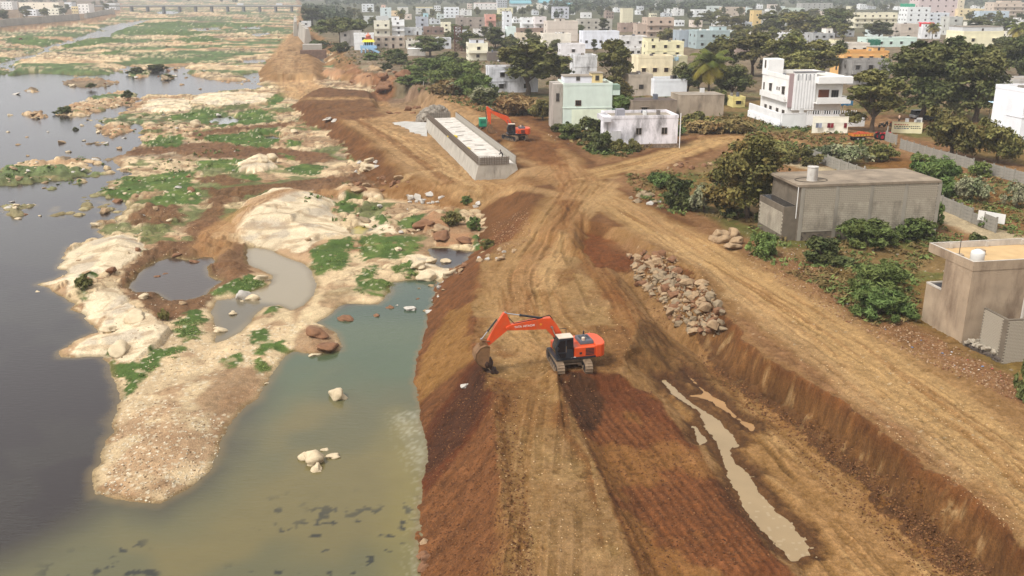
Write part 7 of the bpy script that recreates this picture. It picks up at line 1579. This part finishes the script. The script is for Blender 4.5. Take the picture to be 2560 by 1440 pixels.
# tarpaulins, awnings, roofs
def sheet_on(label, x0, x1, y0, y1, rgb, base_y, name, cat, dep=2.5):
    a = P(x0, base_y, 4.3); k = ppm(a); z0 = height_to(a, y1); z1 = height_to(a, y0); w = (x1-x0)/k
    mb = MB(); nx = 10; vs_ = [[mb.bm.verts.new((w*i/nx, 0.15*math.sin(i*2.1+j)+(dep if j == 2 else 0), (z0, z1, z1+0.2)[j]+0.12*math.sin(i*1.7))) for i in range(nx+1)] for j in range(3)]
    for j in range(2):
        for i in range(nx): mb.bm.faces.new([vs_[j][i], vs_[j][i+1], vs_[j+1][i+1], vs_[j+1][i]])
    o = mb.build(name, mat(name+'_%d%d' % (rgb[0], rgb[2]), C(*rgb), rough=0.7, var=0.1), None); o.location = (a.x, a.y, a.z); tag(o, label, cat)
    md = o.modifiers.new('thickness', 'SOLIDIFY'); md.thickness = 0.04
sheet_on('bright red tarpaulin hung between the houses below the pink block', 2294, 2332, 57, 72, (236,44,62), 96, 'tarpaulin', 'tarpaulin'); sheet_on('bright green net hung left of the pink apartment block', 2245, 2282, 10, 26, (60,176,136), 62, 'green_net', 'net'); sheet_on('dark green cloth hung over the mint house terrace', 2168, 2200, 100, 113, (30,110,84), 120, 'green_cloth', 'cloth')
sheet_on('blue sheet awning beside the villa gate', 2092, 2130, 252, 264, (70,124,160), 285, 'blue_awning', 'awning', 4.0); sheet_on('pale blue awning left of the blue wall panel', 2484, 2504, 262, 276, (186,212,226), 330, 'pale_awning', 'awning', 4.0); sheet_on('pale blue arched awning over the cream house window', 1676, 1694, 142, 152, (184,210,222), 198, 'window_awning', 'awning', 1.0)
# teal factory roofs far back
for i, (x0, x1, yb, yt) in enumerate(((1278,1328,16,4),(1350,1412,14,2),(1412,1440,20,10))):
    c, W = place(x0, yb, x1, rad(6), 4.3); t = thing('factory_shed', ['long teal roofed shed left of centre far back', 'long teal roofed shed in the far middle', 'short teal roofed shed right of the far middle'][i], 'shed', c, rad(6), 'teal roofed sheds'); h = height_to(c, yt); MB().box2((0, 0, -1), (W, 30, h*0.6)).build('wall', wall_mat((196,204,204), 0.2), t)
    mb = MB(); M = Matrix.Identity(4); mb.prism([(-1, h*0.6+0.01), (-1, h*0.6+0.5), (W/2, h*0.6+0.6), (W+1, h*0.6+0.5), (W+1, h*0.6+0.01)], -1, 15); mb.bm.free(); mb.bm = bmesh.new()
    q = [(-1, -1, h*0.6), (W+1, -1, h*0.6), (W+1, 15, h*1.25), (-1, 15, h*1.25), (W+1, 31, h*0.6), (-1, 31, h*0.6)]; v = [mb.bm.verts.new(p) for p in q]; mb.bm.faces.new([v[0], v[1], v[2], v[3]]); mb.bm.faces.new([v[3], v[2], v[4], v[5]]); mb.bm.faces.new([v[0], v[3], v[5]]); mb.bm.faces.new([v[1], v[4], v[2]]); mb.build('roof', mat('teal_sheet', C(110,170,180), rough=0.5), t)
# ------------------------------------------------------------------ rocks
M_rk = [mat('rock_tan', C(172,144,110), rough=0.95, var=0.22, scale=1.6, stain=C(110,84,62), stain_amt=0.55, stain_scale=1.4, bump=0.5, bscale=5), mat('rock_grey', C(154,134,106), rough=0.95, var=0.25, scale=1.6, stain=C(92,80,68), stain_amt=0.5, stain_scale=1.4, bump=0.5, bscale=5), mat('rock_brown', C(136,98,70), rough=0.95, var=0.25, scale=1.6, stain=C(96,60,40), stain_amt=0.5, stain_scale=1.4, bump=0.5, bscale=5), mat('rock_pale', C(212,192,158), rough=0.95, var=0.14, scale=1.4, stain=C(140,118,92), stain_amt=0.5, stain_scale=1.2, bump=0.4, bscale=4), mat('rock_white', C(196,188,176), rough=0.95, var=0.16, scale=1.6, stain=C(130,116,100), stain_amt=0.5, stain_scale=1.4, bump=0.4, bscale=5)]
def angular(seed, m):
    """broken quarry stone: the hull of a few points"""
    r = random.Random(seed); bm = bmesh.new(); sx, sy, sz = r.uniform(1.0, 1.4), r.uniform(0.75, 1.05), r.uniform(0.6, 0.85)
    for _ in range(15):
        d = Vector((r.gauss(0, 1), r.gauss(0, 1), r.gauss(0, 1))).normalized()*r.uniform(0.8, 1.05); bm.verts.new((d.x*sx, d.y*sy, d.z*sz))
    res = bmesh.ops.convex_hull(bm, input=bm.verts); bmesh.ops.delete(bm, geom=[v for v in bm.verts if not v.link_faces], context='VERTS')
    me = bpy.data.meshes.new('rock'); bm.to_mesh(me); bm.free(); me.materials.append(m); return me
ANG = [[angular(400+i*10+k, M_rk[k]) for i in range(8)] for k in range(5)]
def weathered(seed, m):
    r = random.Random(seed); bm = bmesh.new(); bmesh.ops.create_icosphere(bm, subdivisions=3, radius=1.0)
    pl = [(Vector((r.gauss(0, 1), r.gauss(0, 1), r.gauss(0, 0.8))).normalized(), r.uniform(0.5, 0.85)) for _ in range(8)]
    dd = [(Vector((r.gauss(0, 1), r.gauss(0, 1), r.gauss(0, 1))).normalized(), r.uniform(-.34, .16)) for _ in range(44)]
    for v in bm.verts:
        d0 = v.co.copy()
        for nrm, d in pl:
            q = v.co.dot(nrm)
            if q > d: v.co -= nrm*(q-d)*0.97
        k = 1.0+sum(a*max(0, d0.dot(n_))**14 for n_, a in dd)
        v.co = Vector((v.co.x*1.25, v.co.y*1.0, v.co.z*0.72))*k*(1+r.uniform(-.03, .03))
    me = bpy.data.meshes.new('boulder'); bm.to_mesh(me); bm.free(); me.materials.append(m); return me
RND = [[weathered(500+i*10+k, M_rk[k]) for i in range(5)] for k in range(5)]
for L_ in RND:
    for me in L_: me.polygons.foreach_set('use_smooth', [True]*len(me.polygons))
def rock(p, s, label, group, kinds=(0, 1), ang=True, name='rock', sq=1.0, g=RNG):
    k = g.choice(kinds); me = g.choice((ANG if ang else RND)[k]); o = link(bpy.data.objects.new(name, me)); o.location = p; o.scale = (s, s*g.uniform(0.75, 1.1), s*sq*g.uniform(0.75, 1.1)); o.rotation_euler = (g.uniform(-.3, .3), g.uniform(-.3, .3), g.uniform(0, 6.28))
    tag(o, label, 'rock' if name == 'rock' else 'boulder', group); return o
def in_poly(x, y, pts):
    c = False
    for i in range(len(pts)):
        x0, y0 = pts[i]; x1, y1 = pts[i-1]
        if (y0 > y) != (y1 > y) and x < (x1-x0)*(y-y0)/(y1-y0)+x0: c = not c
    return c
def rocks_in(pts, n, smin, smax, label, group, kinds, ang=True, name='rock', seed=1, sink=0.25, sq=1.0, z=None):
    g = random.Random(seed); xs_ = [p[0] for p in pts]; ys_ = [p[1] for p in pts]; k = 0; tries = 0
    while k < n and tries < n*40:
        tries += 1; x, y = g.uniform(min(xs_), max(xs_)), g.uniform(min(ys_), max(ys_))
        if not in_poly(x, y, pts): continue
        p = G(x, y) if z is None else P(x, y, z); s = smin+(smax-smin)*g.random()**2.2
        p.z += s*0.3*(1-2*sink)*sq; rock(p, s, label, group, kinds, ang, name, sq, g); k += 1
rocks_in([(1572,640),(1622,628),(1690,652),(1702,690),(1790,722),(1800,765),(1812,830),(1745,838),(1680,805),(1650,765),(1592,712)], 230, 0.26, 0.78, 'broken quarry stone in the long rubble pile on the trench side', 'stones of the trench rubble pile', (0, 0, 1, 1, 2), True, seed=3, sink=0.1)
for i, (x, y, s, l) in enumerate([(1800,592,1.0,'grey boulder at the back left of the roadside boulder group'), (1835,590,0.9,'boulder at the back right of the roadside boulder group'), (1805,605,0.95,'tilted boulder in the middle of the roadside boulder group'), (1838,608,0.85,'round boulder at the right of the roadside boulder group'), (1785,602,0.7,'small boulder at the left of the roadside boulder group'), (1830,622,1.15,'flat tan boulder lying in front of the roadside boulder group')]):
    p = G(x, y); p.z += s*0.35; rock(p, s, l, None, (0,), False, 'boulder', 1.1 if i < 5 else 0.6)
rocks_in([(1570,495),(1610,485),(1655,500),(1655,520),(1600,512)], 16, 0.35, 0.9, 'grey stone in the small heap at the junction corner', 'stones at the junction corner', (1, 1, 4), True, seed=5)
rocks_in([(1008,492),(1040,480),(1110,490),(1116,505),(1060,512),(1020,508)], 18, 0.35, 0.85, 'whitish stone in the row below the haul road', 'white stones below the haul road', (4,), True, seed=6, sink=0.05)
rocks_in([(1172,505),(1195,495),(1205,512),(1185,522)], 7, 0.3, 0.7, 'whitish stone in the little heap beside the small green bush', 'white stones by the small bush', (4,), True, seed=7)
rocks_in([(872,425),(900,405),(945,402),(948,418),(890,432)], 9, 0.5, 1.5, 'pale stone at the edge of the brown fill', 'pale stones at the fill edge', (4, 3), False, 'boulder', seed=8)
rocks_in([(872,465),(900,448),(1000,440),(1035,465),(960,480),(890,478)], 22, 0.35, 1.1, 'brown stone in the loose heap below the haul track', 'brown stones below the haul track', (2, 0), True, seed=9)
rocks_in([(1015,800),(1045,770),(1080,715),(1130,672),(1180,655),(1150,690),(1100,740),(1060,800),(1050,845),(1025,845)], 44, 0.15, 0.6, 'stone along the waterline at the foot of the fill', 'stones at the foot of the fill', (0, 2, 4), True, seed=10)
rocks_in([(1040,1360),(1075,1350),(1080,1440),(1045,1440)], 5, 0.25, 0.6, 'brown stone at the near foot of the fill slope', 'brown stones at the near waterline', (2, 0), True, seed=12)
rocks_in([(1240,620),(1300,622),(1300,640),(1200,662),(1190,650)], 16, 0.25, 0.6, 'stone on the bank edge by the small pond', 'stones on the bank edge', (4, 0), True, seed=13)
rocks_in([(1370,330),(1410,320),(1420,350),(1385,365)], 10, 0.3, 0.9, 'grey rock beside the mint house', 'rocks beside the mint house', (1, 0), True, seed=15)
rocks_in([(1650,418),(1760,400),(1780,415),(1680,432)], 14, 0.3, 0.8, 'rock along the lane below the villa', 'rocks along the lane', (0, 2), True, seed=16)
single = [ # x,y(base), size, squash, kind, label
 (846,1030,0.92,0.95,3,'single round white boulder standing in the green pool'), (788,1195,1.0,1.15,3,'tall white streaked boulder in the middle of the pool boulder group'), (768,1185,0.7,0.9,3,'round boulder at the left of the pool boulder group'), (835,1182,0.55,0.7,3,'smaller boulder at the right of the pool boulder group'), (818,1165,0.36,0.7,3,'smallest boulder at the back of the pool boulder group'), (797,1215,0.62,0.8,3,'pale lower boulder at the front of the pool boulder group'),
 (785,890,0.62,0.6,3,'light flat stone at the pool shore below the brown domes'), (976,780,0.5,0.7,2,'weed-topped brown stone in the upper pool'), (992,776,0.3,0.7,4,'white stone beside the weed-topped one'), (940,815,0.55,0.6,2,'brown stone standing in the upper pool'), (1050,742,0.3,0.7,1,'small grey stone in the narrow pool arm'), (1046,768,0.28,0.7,2,'small brown stone in the pool arm'), (1030,800,0.75,0.9,4,'large pale stone at the pool corner'),
 (612,752,1.1,0.85,4,'white banded boulder between the two ponds'), (635,765,0.75,0.9,3,'round pale boulder beside the banded one'), (608,765,0.35,0.7,3,'small pale stone at the foot of the banded boulder'), (488,662,0.75,0.6,2,'brown stone in the dark pond'), (440,640,0.7,0.7,2,'tan stone on the far edge of the dark pond'), (655,700,0.9,0.8,3,'pale boulder on the green spit beside the tan pond'), (392,708,0.5,0.5,2,'flat brown stone at the left of the dark pond'), (418,706,0.4,0.5,2,'small stone in the dark pond'), (360,745,0.8,0.8,3,'pale boulder at the near edge of the dark pond'), (456,760,0.5,0.8,0,'tan stone at the near pond edge'), (668,960,0.25,0.6,3,'small pale stone at the sand shore'), (97,738,0.45,0.4,3,'flat pale stone in the river off the rock shore'), (800,842,1.35,0.5,2,'upper wet brown dome at the pool shore'), (815,872,1.4,0.5,2,'lower wet brown dome at the pool shore'), (870,818,0.95,0.55,2,'brown stone dome standing in the pool off the shore'), (1045,668,1.1,0.8,3,'pale boulder at the left of the cluster by the pool head'), (1078,655,1.1,0.7,3,'pale boulder at the back of the cluster by the pool head'), (1112,660,1.0,0.7,3,'pale boulder at the right back of the cluster by the pool head'), (1124,690,0.95,0.8,3,'pale boulder at the right of the cluster by the pool head'), (1070,698,1.2,0.8,3,'largest pale boulder at the front of the cluster by the pool head'), (995,625,0.7,0.5,3,'flat pale stone on the green mat by the pool head'), (1060,565,1.6,0.7,2,'brown boulder under the grass tuft'), (1105,592,1.5,0.7,2,'brown ridge boulder below the grass tuft'), (1160,605,1.6,0.5,2,'low brown boulder above the small pond'), (1100,578,1.3,0.8,0,'tan boulder in front of the grass tuft'), (1030,578,0.8,0.6,0,'tan stone left of the brown boulders'), (770,600,0.6,0.6,0,'tan stone on the big pale dome'), (300,880,1.2,0.7,3,'pale rounded boulder low on the left rock dome'), (330,800,1.3,0.7,3,'pale rounded boulder on top of the left rock dome'), (275,830,1.0,0.7,3,'pale boulder at the river side of the left rock dome'), (550,830,0.7,0.7,3,'pale boulder on the tongue between the ponds'), (585,800,0.6,0.8,3,'small pale boulder left of the tan pond arm'), (915,555,1.0,0.7,1,'dark cracked boulder above the yellow puddle'), (1150,975,0.0,1,1,''), (1162,968,0.4,1.0,4,'pale stone lying on the dark red tip below the bucket'), (735,330,1.2,0.6,3,'pale stone on the brown fill by the green pond'), (680,400,1.5,0.9,3,'twin pale boulder right of the green mat'), (655,405,1.5,0.9,3,'left of the twin pale boulders by the green mat'), (490,318,1.8,1.2,3,'tall pale boulder standing by the green mats'), (820,300,1.3,0.5,4,'grey white flat heap on the brown embankment'), (835,303,1.0,0.4,4,'grey white slab beside the flat heap on the embankment'), (415,197,2.2,0.5,1,'dark flat rock with weeds in the wide river')]
for x, y, s, sq, k, l in single:
    if s <= 0: continue
    p = G(x, y); p.z = max(p.z, -0.1)+s*0.28*sq; rock(p, s, l, None, (k,), False, 'boulder', sq)
rocks_in([(860,200),(900,168),(990,172),(1060,205),(1040,232),(940,225)], 26, 0.8, 3.0, 'big brown boulder on the outcrop above the far end of the trough wall', 'brown boulders on the outcrop', (2, 2, 0), False, 'boulder', seed=17, sink=0.45)
rocks_in([(950,250),(1050,265),(1065,292),(1000,300),(960,285)], 10, 0.8, 2.0, 'dark brown boulder in the pit beyond the pale apron', 'dark boulders in the pit', (2,), False, 'boulder', seed=18, sink=0.4)
# boulders strewn over the river bed
g = random.Random(21); nb_ = 0; BED = [[(230,560),(330,370),(420,260),(690,230),(720,330),(560,470),(420,560),(250,600)], [(0,400),(240,395),(240,470),(0,470)], [(140,290),(230,240),(350,226),(340,255),(220,295)], [(50,300),(120,270),(120,300)], [(0,480),(100,500),(60,560),(0,560)], [(240,300),(350,295),(340,340),(250,345)], [(140,220),(300,195),(300,212)], [(300,195),(440,165),(440,200)], [(0,90),(700,60),(700,180),(0,190)], [(820,480),(1000,500),(1080,600),(900,600)], [(120,700),(250,610),(380,620),(250,720)]]
WHERE = ['among the green mats of the middle river bed', 'on the low rocky islet nearest the left edge', 'on the long rocky island in the wide river', 'on the small islet left of the long island', 'in the near shallows at the left edge', 'in the shallows off the middle bank', 'on the islet below the wide water', 'on the bushy islet in the wide water', 'on the far river bed beyond the wide water', 'between the big pale dome and the brown boulders', 'on the pale rock shore beside the dark river']
for wi, (pts, n, smin, smax) in enumerate(zip(BED, (46, 24, 22, 8, 8, 10, 8, 8, 24, 10, 8), (0.25, 0.3, 0.35, 0.4, 0.25, 0.3, 0.4, 0.5, 0.6, 0.25, 0.25), (1.1, 0.9, 1.1, 1.0, 0.7, 0.9, 1.3, 1.3, 2.2, 0.8, 0.7))):
    xs_ = [p[0] for p in pts]; ys_ = [p[1] for p in pts]; k = 0
    for _ in range(n*30):
        if k >= n: break
        x, y = g.uniform(min(xs_), max(xs_)), g.uniform(min(ys_), max(ys_))
        if not in_poly(x, y, pts): continue
        p = G(x, y)
        if p.z < -0.45: continue
        s = smin+(smax-smin)*g.random()**2.5; p.z = max(p.z, -0.12)+s*0.15; rock(p, s, ('large' if s > smin+0.4*(smax-smin) else 'small')+' weathered boulder '+WHERE[wi], 'boulders '+WHERE[wi], (3, 3, 0, 4, 2), g.random() < 0.5, 'boulder', 0.8, g); k += 1; nb_ += 1
# gravel, clods and litter that nobody could count
def scatter(name, label, cat, polys, n, smin, smax, cols, seed, flat=0.6, lift=0.0, kind='stuff'):
    gg = np.random.default_rng(seed); g = random.Random(seed); oct_v = np.array([(1, 0, 0), (0, 1, 0), (-1, 0, 0), (0, -1, 0), (0, 0, 1), (0, 0, -0.6)], float); oct_f = [(0, 1, 4), (1, 2, 4), (2, 3, 4), (3, 0, 4), (1, 0, 5), (2, 1, 5), (3, 2, 5), (0, 3, 5)]
    PX, PY = [], []
    for pts, wgt in polys:
        xs_ = [p[0] for p in pts]; ys_ = [p[1] for p in pts]; k = 0; m = int(n*wgt)
        while k < m:
            x, y = g.uniform(min(xs_), max(xs_)), g.uniform(min(ys_), max(ys_))
            if in_poly(x, y, pts): PX.append(x); PY.append(y); k += 1
    px, py = np.array(PX), np.array(PY); z = np.full(len(px), 3.0)
    for _ in range(10):
        v = 720-py; r3 = -FPX*SP+v*CP; t = (z-CAM_H)/r3; x = (px-1280)*t; y = (FPX*CP+v*SP)*t; zn = ground_many(x, y); z = 0.4*z+0.6*zn
    N = len(px); s = smin+(smax-smin)*gg.random(N)**2.5; a = gg.random(N)*6.28; V = np.empty((N, 6, 3))
    for i, o in enumerate(oct_v):
        q = o*(1+0.5*(gg.random((N, 3))-0.5)); X_ = q[:, 0]*s; Y_ = q[:, 1]*s*0.75; V[:, i, 0] = x+X_*np.cos(a)-Y_*np.sin(a); V[:, i, 1] = y+X_*np.sin(a)+Y_*np.cos(a); V[:, i, 2] = zn+q[:, 2]*s*flat+lift
    Fc = (np.array(oct_f)[None]+6*np.arange(N)[:, None, None]).reshape(-1, 3)
    me = bpy.data.meshes.new(name); me.vertices.add(N*6); me.vertices.foreach_set('co', V.astype(np.float32).ravel()); me.loops.add(Fc.size); me.loops.foreach_set('vertex_index', Fc.astype(np.int32).ravel()); me.polygons.add(len(Fc)); me.polygons.foreach_set('loop_start', np.arange(0, Fc.size, 3, dtype=np.int32)); me.update(calc_edges=True)
    cc = np.array([C(*c) for c in cols])[gg.integers(0, len(cols), N)]*(0.8+0.4*gg.random((N, 1))); c4 = np.concatenate([np.repeat(cc, 6, 0), np.ones((N*6, 1))], 1)
    at = me.color_attributes.new('Col', 'FLOAT_COLOR', 'POINT'); at.data.foreach_set('color', np.clip(c4, 0, .9).astype(np.float32).ravel())
    o = add_obj(name, me, None, ground.data.materials[0]); tag(o, label, cat, kind=kind); return o
scatter('verge_rubble', 'reddish rubble and clods on the verge beside the haul road', 'rubble', [([(1850,640),(1990,620),(2300,820),(2560,960),(2560,1010),(2300,900),(2050,770)], 0.8), ([(1230,560),(1320,520),(1330,600),(1240,640)], 0.2)], 5200, 0.03, 0.17, [(160,124,92), (130,88,60), (146,108,78), (180,150,118)], 41)
scatter('soil_clods', 'brown soil clods on the fill and trench side', 'clods', [([(1200,930),(1290,960),(1340,1440),(1060,1440),(1070,1200),(1010,1060)], 0.45), ([(1400,960),(1640,980),(1960,1400),(1600,1440)], 0.25), ([(1560,600),(1700,830),(1620,860),(1500,680)], 0.1), ([(1700,860),(2050,1080),(2420,1440),(2300,1440),(1960,1120),(1690,900)], 0.2)], 15000, 0.02, 0.11, [(110,72,46), (132,92,60), (98,64,42)], 42)
scatter('shore_pebbles', 'pale pebbles along the sandy river spit', 'pebbles', [([(258,1235),(400,1262),(540,1170),(560,1060),(420,1000),(290,1000),(270,1150)], 0.6), ([(290,560),(460,500),(640,880),(280,960)], 0.4)], 2600, 0.03, 0.14, [(216,196,164), (190,166,130), (150,124,94), (230,216,190)], 43)
scatter('litter', 'scattered plastic litter along the verge and bank', 'litter', [([(1880,560),(2060,640),(2320,850),(2560,960),(2560,1000),(2280,870),(1990,680),(1850,580)], 0.6), ([(1980,600),(2100,620),(2080,680),(1960,640)], 0.3), ([(500,300),(1000,600),(800,720),(600,500)], 0.12), ([(1300,300),(1500,370),(1480,390),(1320,330)], 0.08)], 130, 0.04, 0.15, [(236,234,228), (220,224,230), (236,230,210), (120,150,190), (200,90,90)], 44, flat=0.35, lift=0.05)

scatter('road_pebbles', 'small tan stones and crumbs on the haul road and bench', 'pebbles', [([(1480,500),(1640,600),(1850,780),(2560,1360),(2560,1100),(2100,800),(1700,560)], 0.5), ([(1400,600),(1250,700),(1200,900),(1290,1440),(1590,1440),(1420,960),(1600,880)], 0.3), ([(1180,470),(960,400),(850,290),(1000,330),(1150,420)], 0.2)], 6000, 0.02, 0.09, [(196,158,110), (170,130,86), (150,110,72), (214,184,142)], 45)
scatter('rubble_fines', 'small broken stones packed between the rubble pile stones', 'rubble', [([(1575,645),(1622,632),(1690,656),(1700,692),(1785,725),(1800,770),(1808,828),(1745,835),(1682,803),(1655,765),(1596,712)], 1.0)], 1100, 0.08, 0.30, [(172,144,110), (150,130,104), (136,98,70)], 46, flat=0.8, lift=0.08)
scatter('face_clods', 'crumbled clods lying along the foot of the cut trench face', 'clods', [([(1700,850),(1900,990),(2060,1070),(2210,1190),(2360,1320),(2490,1440),(2380,1440),(2180,1230),(2030,1110),(1870,1030)], 1.0)], 2600, 0.03, 0.15, [(120,82,52), (138,98,62), (100,66,42)], 47)
for i, (x, y, s_) in enumerate([(25,288,0.9),(45,362,0.7),(155,357,1.1),(68,343,0.5),(70,390,0.5),(170,380,0.8),(205,314,0.7),(245,332,1.0),(290,327,1.0),(150,412,0.7),(210,352,0.6),(120,330,0.5),(265,360,0.9),(300,372,1.0),(220,300,0.6),(185,258,0.8),(40,236,1.6),(75,229,1.4),(90,226,1.0),(100,540,0.4),(30,505,0.5),(72,518,0.5),(85,512,0.35),(110,470,0.4),(130,440,0.6),(20,330,0.5),(330,300,0.8),(310,345,0.7),(240,212,1.0),(270,215,0.8),(455,212,0.9),(500,223,0.8),(60,420,0.5),(190,405,0.7),(40,455,0.6)]):
    p = P(x, y, 0.0); p.z = s_*0.08; rock(p, s_, 'low flat stone breaking the surface of the wide grey river', 'stones breaking the river surface', (3, 3, 4, 0), True, 'boulder', 0.55)
# ------------------------------------------------------------------ more trees between the houses
g = random.Random(91); placed = []
TOWN = [([(830,60),(1130,50),(1400,40),(1850,60),(2120,70),(2560,70),(2560,30),(1850,20),(1300,12),(850,20)], 105, ('dark1', 'dark2', 'broad1', 'broad2', 'tall'), 6.5, 10), ([(1560,60),(2140,70),(2130,110),(1840,130),(1700,100)], 22, ('broad1', 'broad2', 'dark2'), 7, 10), ([(1080,60),(1440,70),(1500,130),(1300,150),(1120,140)], 22, ('dark1', 'dark2', 'cone'), 5, 8.5), ([(2060,140),(2560,150),(2560,200),(2250,210),(2100,170)], 12, ('dark1', 'broad2', 'bigdark'), 7, 11), ([(800,40),(1000,30),(1000,60),(830,90)], 8, ('dark1', 'dark2'), 6, 9), ([(1720,240),(1860,250),(1850,200),(1720,200)], 5, ('dark2', 'broad1'), 5, 8)]
for pts, n, keys, h0, h1 in TOWN:
    xs_ = [p[0] for p in pts]; ys_ = [p[1] for p in pts]; k = 0
    for _ in range(n*60):
        if k >= n: break
        x, y = g.uniform(min(xs_), max(xs_)), g.uniform(min(ys_), max(ys_))
        if not in_poly(x, y, pts) or any(abs(x-a)+2*abs(y-b) < 16 for a, b in placed): continue
        if any(f0-4 < x < f1+4 and ft+2 < y < fb+3 for f0, f1, ft, fb in FOOT): continue
        p = P(x, y, 4.3); placed.append((x, y)); H_ = g.uniform(h0, h1); kk = g.choice(keys); plant(kk, {'dark1': 'broad dark', 'dark2': 'round dark', 'broad1': 'broad olive', 'broad2': 'round olive', 'tall': 'tall slim dark', 'cone': 'conical dark', 'bigdark': 'massive dark'}[kk]+' tree among houses '+('far back' if y < 50 else 'in the middle rows' if y < 90 else 'in the front rows')+' of the '+('left' if x < 1250 else 'centre left' if x < 1600 else 'centre right' if x < 2000 else 'right')+' town', 'tree', p, H_, H_*g.uniform(0.75, 1.05), 'trees among the houses'); k += 1
# small houses that fill the gaps between the ones told apart above
PAL = [(232,230,226), (226,218,200), (238,228,190), (206,208,212), (196,180,164), (160,134,118), (214,226,222), (228,206,190), (190,190,186), (236,236,236)]
NM = {0: 'white', 1: 'cream', 2: 'yellowish', 3: 'pale grey', 4: 'tan', 5: 'brown', 6: 'pale mint', 7: 'peach', 8: 'grey', 9: 'bright white'}
k = 0
for _ in range(4000):
    if k >= 85: break
    yb = 22+118*g.random()**1.5; x = g.uniform(880+0.6*yb, 2540); s_ = 0.0343*(yb+30); w = g.uniform(6, 12)*s_; hh = g.uniform(3.4, 7.5)*s_
    r_ = (x, x+w, yb-hh, yb)
    if any(r_[0] < f1+1 and r_[1] > f0-1 and r_[2] < fb-1 and r_[3] > ft+1 for f0, f1, ft, fb in FOOT): continue
    if any(r_[0]-4 < a < r_[1]+4 and -6 < b-yb < 5 for a, b in placed): continue
    c_ = g.choice((0, 0, 9, 9, 9, 1, 2, 3, 3, 4, 5, 6, 7, 8)); h_(NM[c_]+' flat roofed house squeezed in '+('at the back' if yb < 55 else 'in the middle rows' if yb < 90 else 'in the front rows')+' of the '+('left' if x < 1350 else 'centre' if x < 1900 else 'right')+' town', x, yb, x+w, yb-hh, g.uniform(7, 12), PAL[c_], win=g.choice((1, 2, 2, 3)), side=g.choice((0, 1, 1)), st=g.choice((0.1, 0.3, 0.5)), shade=False, rb=((0.1, 0.45, 0.2, 0.7, g.uniform(0.8, 1.8), None),) if g.random() < 0.7 else (), grp='small houses filling the town'); k += 1
# left bank: trees and houses behind the far wall
for i, (xc, yb, x1, yt, rgb) in enumerate([(2,24,32,4,(236,232,224)), (50,30,150,6,(240,226,200)), (72,26,110,12,(206,220,216)), (120,38,148,20,(236,230,206)), (196,34,224,10,(238,232,224)), (180,34,196,16,(230,206,150)), (60,40,92,24,(226,226,228)), (262,24,290,8,(222,222,220)), (150,22,180,6,(226,228,230)), (-60,30,-10,8,(226,220,210))]):
    h_(['white block at the far left corner of the frame', 'long cream and pink house on the far left bank', 'pale mint house on the far left bank', 'cream house between the dark left bank trees', 'tall white house behind the left bank gap', 'small yellow house beside the tall white one', 'low white house half hidden by left bank trees', 'pale house near the bridge end', 'white house behind the left bank trees', 'pale house beyond the left frame edge'][i], xc, yb, x1, yt, 12, rgb, win=3, side=1, st=0.1, th=-6, zg=3.2)
for i in range(34):
    x = g.uniform(-150, 300); y = 62-0.11*x+g.uniform(-22, -4)
    p = P(x, y, 3.2); H_ = g.uniform(7, 11); plant(g.choice(('dark1', 'dark2', 'broad2')), 'dark tree in the belt behind the far left retaining wall', 'tree', p, H_, H_*1.15, 'trees on the far left bank')
# distant woods: one mass
def wood(name, label, polys, n, z, seed, hmin=7, hmax=13, leaves=70):
    gg = np.random.default_rng(seed); g = random.Random(seed); PX = []
    for pts, w in polys:
        xs_ = [p[0] for p in pts]; ys_ = [p[1] for p in pts]; k = 0
        while k < n*w:
            x, y = g.uniform(min(xs_), max(xs_)), g.uniform(min(ys_), max(ys_))
            if in_poly(x, y, pts): PX.append(P(x, y, z)); k += 1
    cen, rr = [], []
    for p in PX:
        H_ = g.uniform(hmin, hmax); R = H_*g.uniform(0.45, 0.7)
        for j in range(4): cen.append((p.x+g.uniform(-.5, .5)*R, p.y+g.uniform(-.5, .5)*R, p.z+H_*g.uniform(0.4, 0.8))); rr.append(R*g.uniform(0.45, 0.75))
    me = leaf_cloud(name, cen, rr, len(PX)*leaves, 2.1, seed, L_far, 0.75, up=0.6, inner=0.6)
    o = add_obj(name, me); tag(o, label, 'wood', kind='stuff'); return o
wood('distant_wood', 'hazy wooded hillside behind the town', [([(1390,52),(1480,30),(1560,24),(1700,40),(1900,22),(2200,20),(2260,6),(2260,-8),(1390,-8)], 0.52), ([(820,18),(1120,14),(1400,10),(1400,-8),(800,-8)], 0.25), ([(2380,16),(2700,20),(2700,-8),(2380,-8)], 0.08), ([(-300,18),(300,6),(300,-6),(-300,-6)], 0.07), ([(760,30),(850,30),(850,60),(800,70)], 0.03), ([(300,8),(800,8),(800,-8),(300,-8)], 0.05)], 1500, 4.3, 61)
# ------------------------------------------------------------------ the hazy air
hz_m = bpy.data.materials.new('hazy_air'); hz_m.use_nodes = True; t = hz_m.node_tree; t.nodes.clear()
ov = t.nodes.new('ShaderNodeOutputMaterial'); pv = t.nodes.new('ShaderNodeVolumePrincipled'); pv.inputs['Color'].default_value = (0.93, 0.94, 0.95, 1); pv.inputs['Density'].default_value = 0.00025; pv.inputs['Anisotropy'].default_value = 0.2
t.links.new(pv.outputs[0], ov.inputs['Volume'])
lim = np.abs(X).max()+50; ymax = Y.max()+60
hz = MB().box2((-lim, -200, -3.0), (lim, ymax, 52.0)).build('haze', hz_m); tag(hz, 'pale dusty haze over the river valley', 'haze', kind='stuff')
